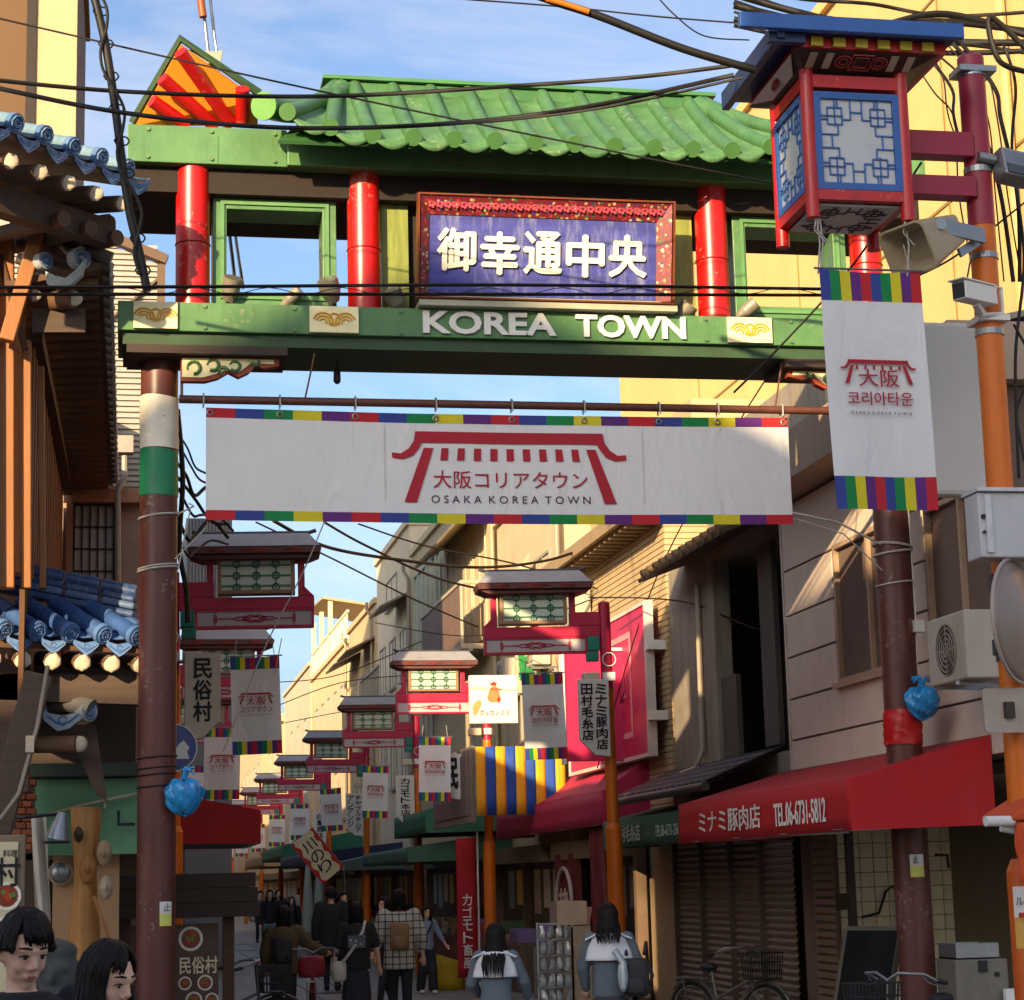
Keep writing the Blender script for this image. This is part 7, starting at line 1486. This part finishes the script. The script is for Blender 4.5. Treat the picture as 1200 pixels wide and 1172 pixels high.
# ================================================================ BICYCLES
def bicycle(label, basket='front', fcol='#55585a', bcol=None):
    t = thing('bicycle', (0, 0, 0), label, 'bicycle', 'bicycles parked or pushed in the street'); fm = mat(fcol, .35, .1, 6, .02, metal=.4); RB = mat('#161616', .8, .1, 8, 0)
    for x in (-.53, .53):
        m = MB(); m.tube([(x+.32*math.cos(a), 0, .335+.32*math.sin(a)) for a in [i*.2244 for i in range(29)]], .019, 8, cap=False); o = m.build('wheel', RB, t, smooth=180)
        m = MB(); m.tube([(x+.295*math.cos(a), 0, .335+.295*math.sin(a)) for a in [i*.2244 for i in range(29)]], .01, 6, cap=False); m.cyl((x, -.05, .335), (x, .05, .335), .025, n=10); m.build('rim', STEEL, o)
        m = MB()
        for k in range(14): a = k*.4488; m.tube([(x+.02*math.cos(a+1), .02*(-1)**k, .335+.02*math.sin(a+1)), (x+.29*math.cos(a), 0, .335+.29*math.sin(a))], .0018, 3)
        tag(m.build('spokes', STEEL, o), kind='stuff')
        m = MB(); m.tube([(x+.365*math.cos(a), 0, .335+.365*math.sin(a)) for a in [R(20 if x > 0 else 10)+i*.22 for i in range(11)]], .016, 6); m.build('fender', fm, t, smooth=60)
    m = MB()
    for p, q, r in (((-.53, 0, .335), (-.12, 0, .3), .011), ((-.53, .04, .335), (-.2, .02, .62), .009), ((-.12, 0, .28), (-.22, 0, .78), .016), ((-.12, 0, .3), (.38, 0, .62), .018), ((-.18, 0, .5), (.36, 0, .72), .015), ((.36, 0, .55), (.33, 0, .98), .016), ((.38, 0, .6), (.53, .04, .335), .012), ((.38, 0, .6), (.53, -.04, .335), .012)): m.cyl(p, q, r, n=8)
    m.build('frame', fm, t, smooth=50)
    m = MB(); m.tube([(.12, -.27, .97), (.25, -.26, 1.02), (.33, -.1, 1.03), (.33, 0, .98), (.33, .1, 1.03), (.25, .26, 1.02), (.12, .27, .97)], .011, 8); m.build('handlebar', STEEL, t, smooth=60)
    for sy in (-1, 1):
        m = MB(); m.cyl((.12, sy*.27, .97), (.02, sy*.275, .95), .017, n=10); m.build('grip', BLACK, t); m = MB(); m.tube([(.24, sy*.25, 1.0), (.2, sy*.26, .96), (.1, sy*.27, .93)], .006, 5); m.build('brake_lever', STEEL, t)
    m = MB(); m.ell((-.25, 0, .82), .13, .075, .045, 16, 8, fn=lambda d: 1-.25*max(0, d.x)); m.build('saddle', BLACK, t, smooth=180)
    m = MB(); m.cyl((-.12, -.06, .28), (-.12, .06, .28), .08, n=20); m.bar((-.12, .07, .28), (-.04, .07, .14), .02); m.bar((-.12, -.07, .28), (-.2, -.07, .42), .02); m.box(-.08, 0, .07, .14, .13, .15); m.build('crank', STEEL, t)
    bx = .5 if basket == 'front' else -.6; m = MB(); z0, z1 = (.72, .97) if basket == 'front' else (.72, .95)
    if bcol:
        m.ell((bx, 0, .86), .2, .17, .13, 20, 12, fn=lambda d: 1/max(abs(d.x), abs(d.y), abs(d.z), .72)*.85); m.build('basket_cover', mat(bcol, .7, .1, 6, .1), t, smooth=60)
    else:
        for k in range(9):
            a = -.16+k*.04; m.bar((bx+a*.9, -.15, z1), (bx+a*.8, -.13, z0), .007); m.bar((bx+a*.9, .15, z1), (bx+a*.8, .13, z0), .007); m.bar((bx-.15, a*.9, z1), (bx-.13, a*.8, z0), .007); m.bar((bx+.15, a*.9, z1), (bx+.13, a*.8, z0), .007)
        for z in (z0, z0+.08, z0+.16, z1):
            e = .15 if z == z1 else .13+.02*(z-z0)/(z1-z0); m.tube([(bx-e, -e, z), (bx+e, -e, z), (bx+e, e, z), (bx-e, e, z), (bx-e, -e, z)], .006, 5)
        m.box(bx-.13, bx+.13, -.13, .13, z0, z0+.006); m.build('basket', BLACK, t)
    m = MB(); m.box(-.75, -.3, -.06, .06, .7, .715); m.bar((-.6, .05, .7), (-.53, .05, .34), .012); m.bar((-.6, -.05, .7), (-.53, -.05, .34), .012); m.build('rack', STEEL, t)
    return t
def setb(t, u, v, Y, z, yaw, dx=0): p = P(u, v, Y=Y); t.location = (p.x+dx, Y, 0.006); t.rotation_euler = (0, 0, R(yaw))
setb(bicycle('bicycle with a dark red covered basket beside the olive brown jacket', 'rear', '#7a1f2c', '#7d1626'), 366, 1120, 23.6, 0, 84)
setb(bicycle('parked bicycle with black wire basket beside the roofed menu stand'), 262, 1130, 20.6, 0, 12)
setb(bicycle('grey bicycle parked in front of the closed brown shutters', 'front', '#6b6a66'), 852, 1140, 20.4, 0, -62)
setb(bicycle('bicycle with white handlebars at the bottom right under the red awning', 'front', '#8a8c8a'), 1075, 1150, 14.3, 0, -150)
# ================================================================ WIRES
def wire(label, pts, r, n=6, mt=None, sub=8, name='overhead_wire', cat='wire'):
    """a cable through points of the place (pixel u, v on a plane Y), smoothed"""
    q = [P(u, v, Y=Y) for u, v, Y in pts]; out = []
    for i in range(len(q)-1):
        p0, p1, p2, p3 = q[max(i-1, 0)], q[i], q[i+1], q[min(i+2, len(q)-1)]
        for k in range(sub):
            t = k/sub; out.append(.5*((2*p1)+(p2-p0)*t+(2*p0-5*p1+4*p2-p3)*t*t+(3*p1-p0-3*p2+p3)*t**3))
    out.append(q[-1]); m = MB(); m.tube(out, r, n); o = m.build(name, mt or WIRE, None, smooth=60); return tag(o, label, cat)
wire('upper of the two parallel wires crossing in front of the gate beam', [(-60, 337, 13.2), (240, 336, 13.2), (600, 334, 13.2), (980, 339, 13.2)], .012)
wire('lower of the two parallel wires crossing in front of the gate beam', [(-60, 345, 13.2), (240, 345, 13.2), (600, 345, 13.2), (980, 346, 13.2)], .012)
wire('zigzag lashing between the two parallel wires before the gate', [(100+k*43, 337 if k % 2 else 345, 13.18) for k in range(21)], .003, 4, sub=3)
wire('thin straight wire sloping across the gate roof', [(-60, 8, 13.6), (390, 110, 13.8), (960, 226, 14)], .007)
wire('black cable sagging from the left eave over the gate roof', [(-60, 88, 13.4), (140, 107, 13.4), (375, 113, 13.4), (600, 101, 13.2), (750, 90, 13), (880, 74, 12.7)], .015)
wire('lower black cable sagging across the green roof tiles', [(-60, 92, 13.1), (0, 104, 13.1), (130, 130, 13.1), (280, 147, 13.1), (410, 150, 13.1), (560, 142, 13), (700, 123, 12.8), (860, 88, 12.5)], .016)
wire('thinner cable beside the lower black cable on the right', [(440, 149, 13.0), (580, 142, 12.9), (720, 124, 12.7), (870, 91, 12.4)], .010)
wire('thick dark cable entering at the top towards the big lantern', [(600, -16, 12), (650, 2, 12), (705, 20, 12), (800, 57, 12), (885, 82, 12)], .028, 8)
wire('orange sleeve on the thick dark cable at the top', [(640, -1, 11.97), (662, 5, 11.97), (690, 14, 11.97)], .02, 8, mat('#c46a1a', .5))
wire('thin wire high above the gate roof', [(500, -4, 13), (660, 8, 13), (800, 22, 13), (1100, 44, 13)], .006)
wire('loose thin wire drooping at the top left of the big lantern', [(765, -10, 12.6), (790, 17, 12.6), (825, 42, 12.6), (878, 47, 12.6)], .005)
wire('bundled black cable hanging from the top beside the tiled eave', [(106, -20, 13.4), (122, 45, 13.4), (134, 120, 13.4), (143, 190, 13.4), (152, 250, 13.4), (163, 295, 13.4), (172, 340, 13.4)], .03, 7)
wire('second cable twisted along the bundled black cable', [(112+9*math.sin(k*1.3)+k*4.1, -15+k*24, 13.36) for k in range(15)], .011, 5, sub=5)
m = MB()
for k in range(9):
    c = P(118+k*6.2, 12+k*38, Y=13.36); m.tube([c+V((.05*math.cos(a), .02, .035*math.sin(a))) for a in [i*.785 for i in range(9)]], .006, 4)
tag(m.build('cable_loops', WIRE), 'small cable ties looped round the bundled black cable', 'cable ties', kind='stuff')
wire('left steel stay cable of the gate roof', [(235, -20, 17.5), (245, 70, 17.5), (258, 180, 17.4), (272, 300, 17.3), (276, 338, 17.3)], .016, 6, STEEL)
wire('right steel stay cable of the gate roof', [(244, -20, 17.6), (256, 85, 17.6), (270, 230, 17.5), (285, 338, 17.4)], .014, 6, STEEL)
wire('orange and black insulator on the left stay cable', [(233, -20, 17.45), (236, 6, 17.45), (238, 20, 17.45)], .035, 8, mat('#8a4a1c', .5))
for (lab, pts, r) in (('black cable under the banner running to the right hand houses', [(320, 610, 24), (380, 640, 25), (460, 655, 26), (560, 665, 27), (640, 657, 28), (692, 640, 29)], .022),
    ('second black cable under the banner', [(380, 612, 25), (430, 640, 26), (520, 680, 27), (620, 700, 28)], .016), ('thin cable under the banner crossing the balcony house', [(300, 612, 26), (390, 655, 27), (480, 700, 28), (560, 735, 29)], .012),
    ('thin cable from the banner to the white house', [(420, 614, 27), (500, 640, 28), (600, 660, 29), (700, 690, 29)], .012), ('wire drooping between the right lanterns', [(440, 730, 36), (560, 745, 33), (700, 700, 27)], .009),
    ('wire crossing the sunlit facade right of the nearest lantern', [(690, 700, 26), (800, 705, 24), (900, 740, 22), (960, 720, 21)], .010), ('wire running from the siding house eave to the pink hoarding', [(720, 840, 27), (800, 660, 25), (870, 610, 23), (940, 560, 21)], .008),
    ('pair of wires slanting down past the cream wall', [(700, 900, 27), (760, 700, 25.5), (840, 540, 23), (900, 440, 21)], .009), ('far wire high over the street left of the terrace house', [(320, 800, 50), (400, 790, 48), (520, 740, 44)], .012),
    ('second far wire over the street', [(318, 830, 55), (400, 800, 50), (500, 790, 45)], .012), ('third far wire near the far lanterns', [(320, 850, 60), (380, 838, 56), (480, 820, 50)], .012)): wire(lab, pts, r)
for k, (lab, pts, r, mt) in enumerate((('pale string from the left pillar to the nearest left lantern', [(205, 655, 16), (240, 620, 16), (243, 612, 15.95)], .006, ROPE), ('pale cord slanting over the nearest left lantern', [(262, 880, 19), (310, 760, 19.5), (360, 660, 20), (400, 560, 20.5)], .007, ROPE), ('pale cord hanging below the nearest left lantern', [(330, 748, 20.9), (322, 790, 20.9)], .005, ROPE))): wire(lab, pts, r, 5, mt)
rnd = random.Random(21)
for k in range(7):
    u = 206+rnd.uniform(0, 8); wire(('first', 'second', 'third', 'fourth', 'fifth', 'sixth', 'seventh')[k]+' tangled cable from the top right of the left gate pillar', [(u-4, 500+k*18, 19), (u+12, 520+k*20+rnd.uniform(-12, 12), 19), (u+22, 545+k*17+rnd.uniform(-10, 10), 19.2), (u+40, 560+k*12+rnd.uniform(-15, 15), 19.5), (u+60, 590+k*8, 20)], rnd.uniform(.008, .02))
wire('vertical cable bundle beside the left gate pillar', [(208, 480, 18.6), (214, 560, 18.6), (210, 640, 18.6), (218, 690, 18.6), (220, 730, 18.6)], .025, 7)
# the tangle of service cables at the top right
names = ['topmost', 'second', 'third', 'fourth', 'fifth', 'sixth', 'seventh', 'eighth']
for k in range(8):
    v0 = 2+k*7; wire(names[k]+' service cable of the tangle running along the top right', [(860, v0-18+rnd.uniform(-6, 6), 13.5), (940, v0+rnd.uniform(-5, 5), 13.4), (1020, v0+10+rnd.uniform(-8, 8), 13.3), (1110, v0+6+rnd.uniform(-10, 14), 13.2), (1240, v0+rnd.uniform(0, 40), 13)], rnd.choice([.01, .014, .02, .026]))
for k in range(8):
    u0 = 1105+k*10; wire(names[k]+' cable dropping beside the tall pole top', [(u0-60+rnd.uniform(-30, 20), 30+rnd.uniform(-10, 20), 13.1), (u0-12, 70+rnd.uniform(0, 40), 13), (u0+rnd.uniform(-8, 14), 140, 12.9), (u0+20+rnd.uniform(-10, 12), 230, 12.8), (u0+26+rnd.uniform(-12, 12), 330, 12.8)], rnd.choice([.006, .008, .012, .016]))
for k, (pts, r) in enumerate((([(1175, 50, 12.8), (1190, 100, 12.8), (1186, 180, 12.8), (1200, 300, 12.7), (1190, 420, 12.6), (1194, 560, 12.5)], .012), ([(1188, 380, 12.6), (1210, 430, 12.6), (1192, 480, 12.6), (1200, 540, 12.6)], .009), ([(1205, 60, 12.7), (1160, 20, 12.7), (1170, 70, 12.7), (1205, 85, 12.7)], .02), ([(1060, 330, 13), (1120, 300, 13), (1210, 230, 13)], .008), ([(930, 220, 13.5), (980, 170, 13.4), (1060, 110, 13.3), (1130, 30, 13.2)], .007), ([(860, 460, 14), (920, 400, 14), (1000, 310, 13.6), (1080, 190, 13.2)], .009))):
    wire(names[k]+' loose cable looping by the orange pole on the right', pts, r)
# small drop lamp under the gate beam and wires on the shop fronts
p = P(395, 440, Y=16.1); t = thing('pull_lamp', p, 'small dark lamp hanging on a cord under the gate beam', 'lamp')
m = MB(); m.tube([p+V((0, 0, .2)), p+V((0, 0, .05))], .006, 5); m.build('cord', BLACK, t); m = MB(); m.tube([p+V((0, 0, .06)), p+V((0, 0, .03)), p+V((0, 0, -.05)), p+V((0, 0, -.07))], [.015, .028, .03, .015], 10); m.build('bulb_case', BLACK, t, smooth=60)
# rooftop gear behind the nearest left lantern
t = thing('corrugated_shed', (1, 40, 9), 'grey corrugated roof shed rising behind the nearest left lantern', 'shed')
a, b = P(218, 700, Y=44), P(272, 608, Y=44); m = MB(); m.box(a.x, b.x, 44, 47, 0, b.z); m.build('wall', mat('#77797b', .6), t)
m = MB()
for k in range(14): m.box(a.x+(b.x-a.x)*k/14, a.x+(b.x-a.x)*(k+.55)/14, 43.95, 43.999, b.z-2.2, b.z)
tag(m.build('corrugation', mat('#7e8082', .6), t), kind='stuff')
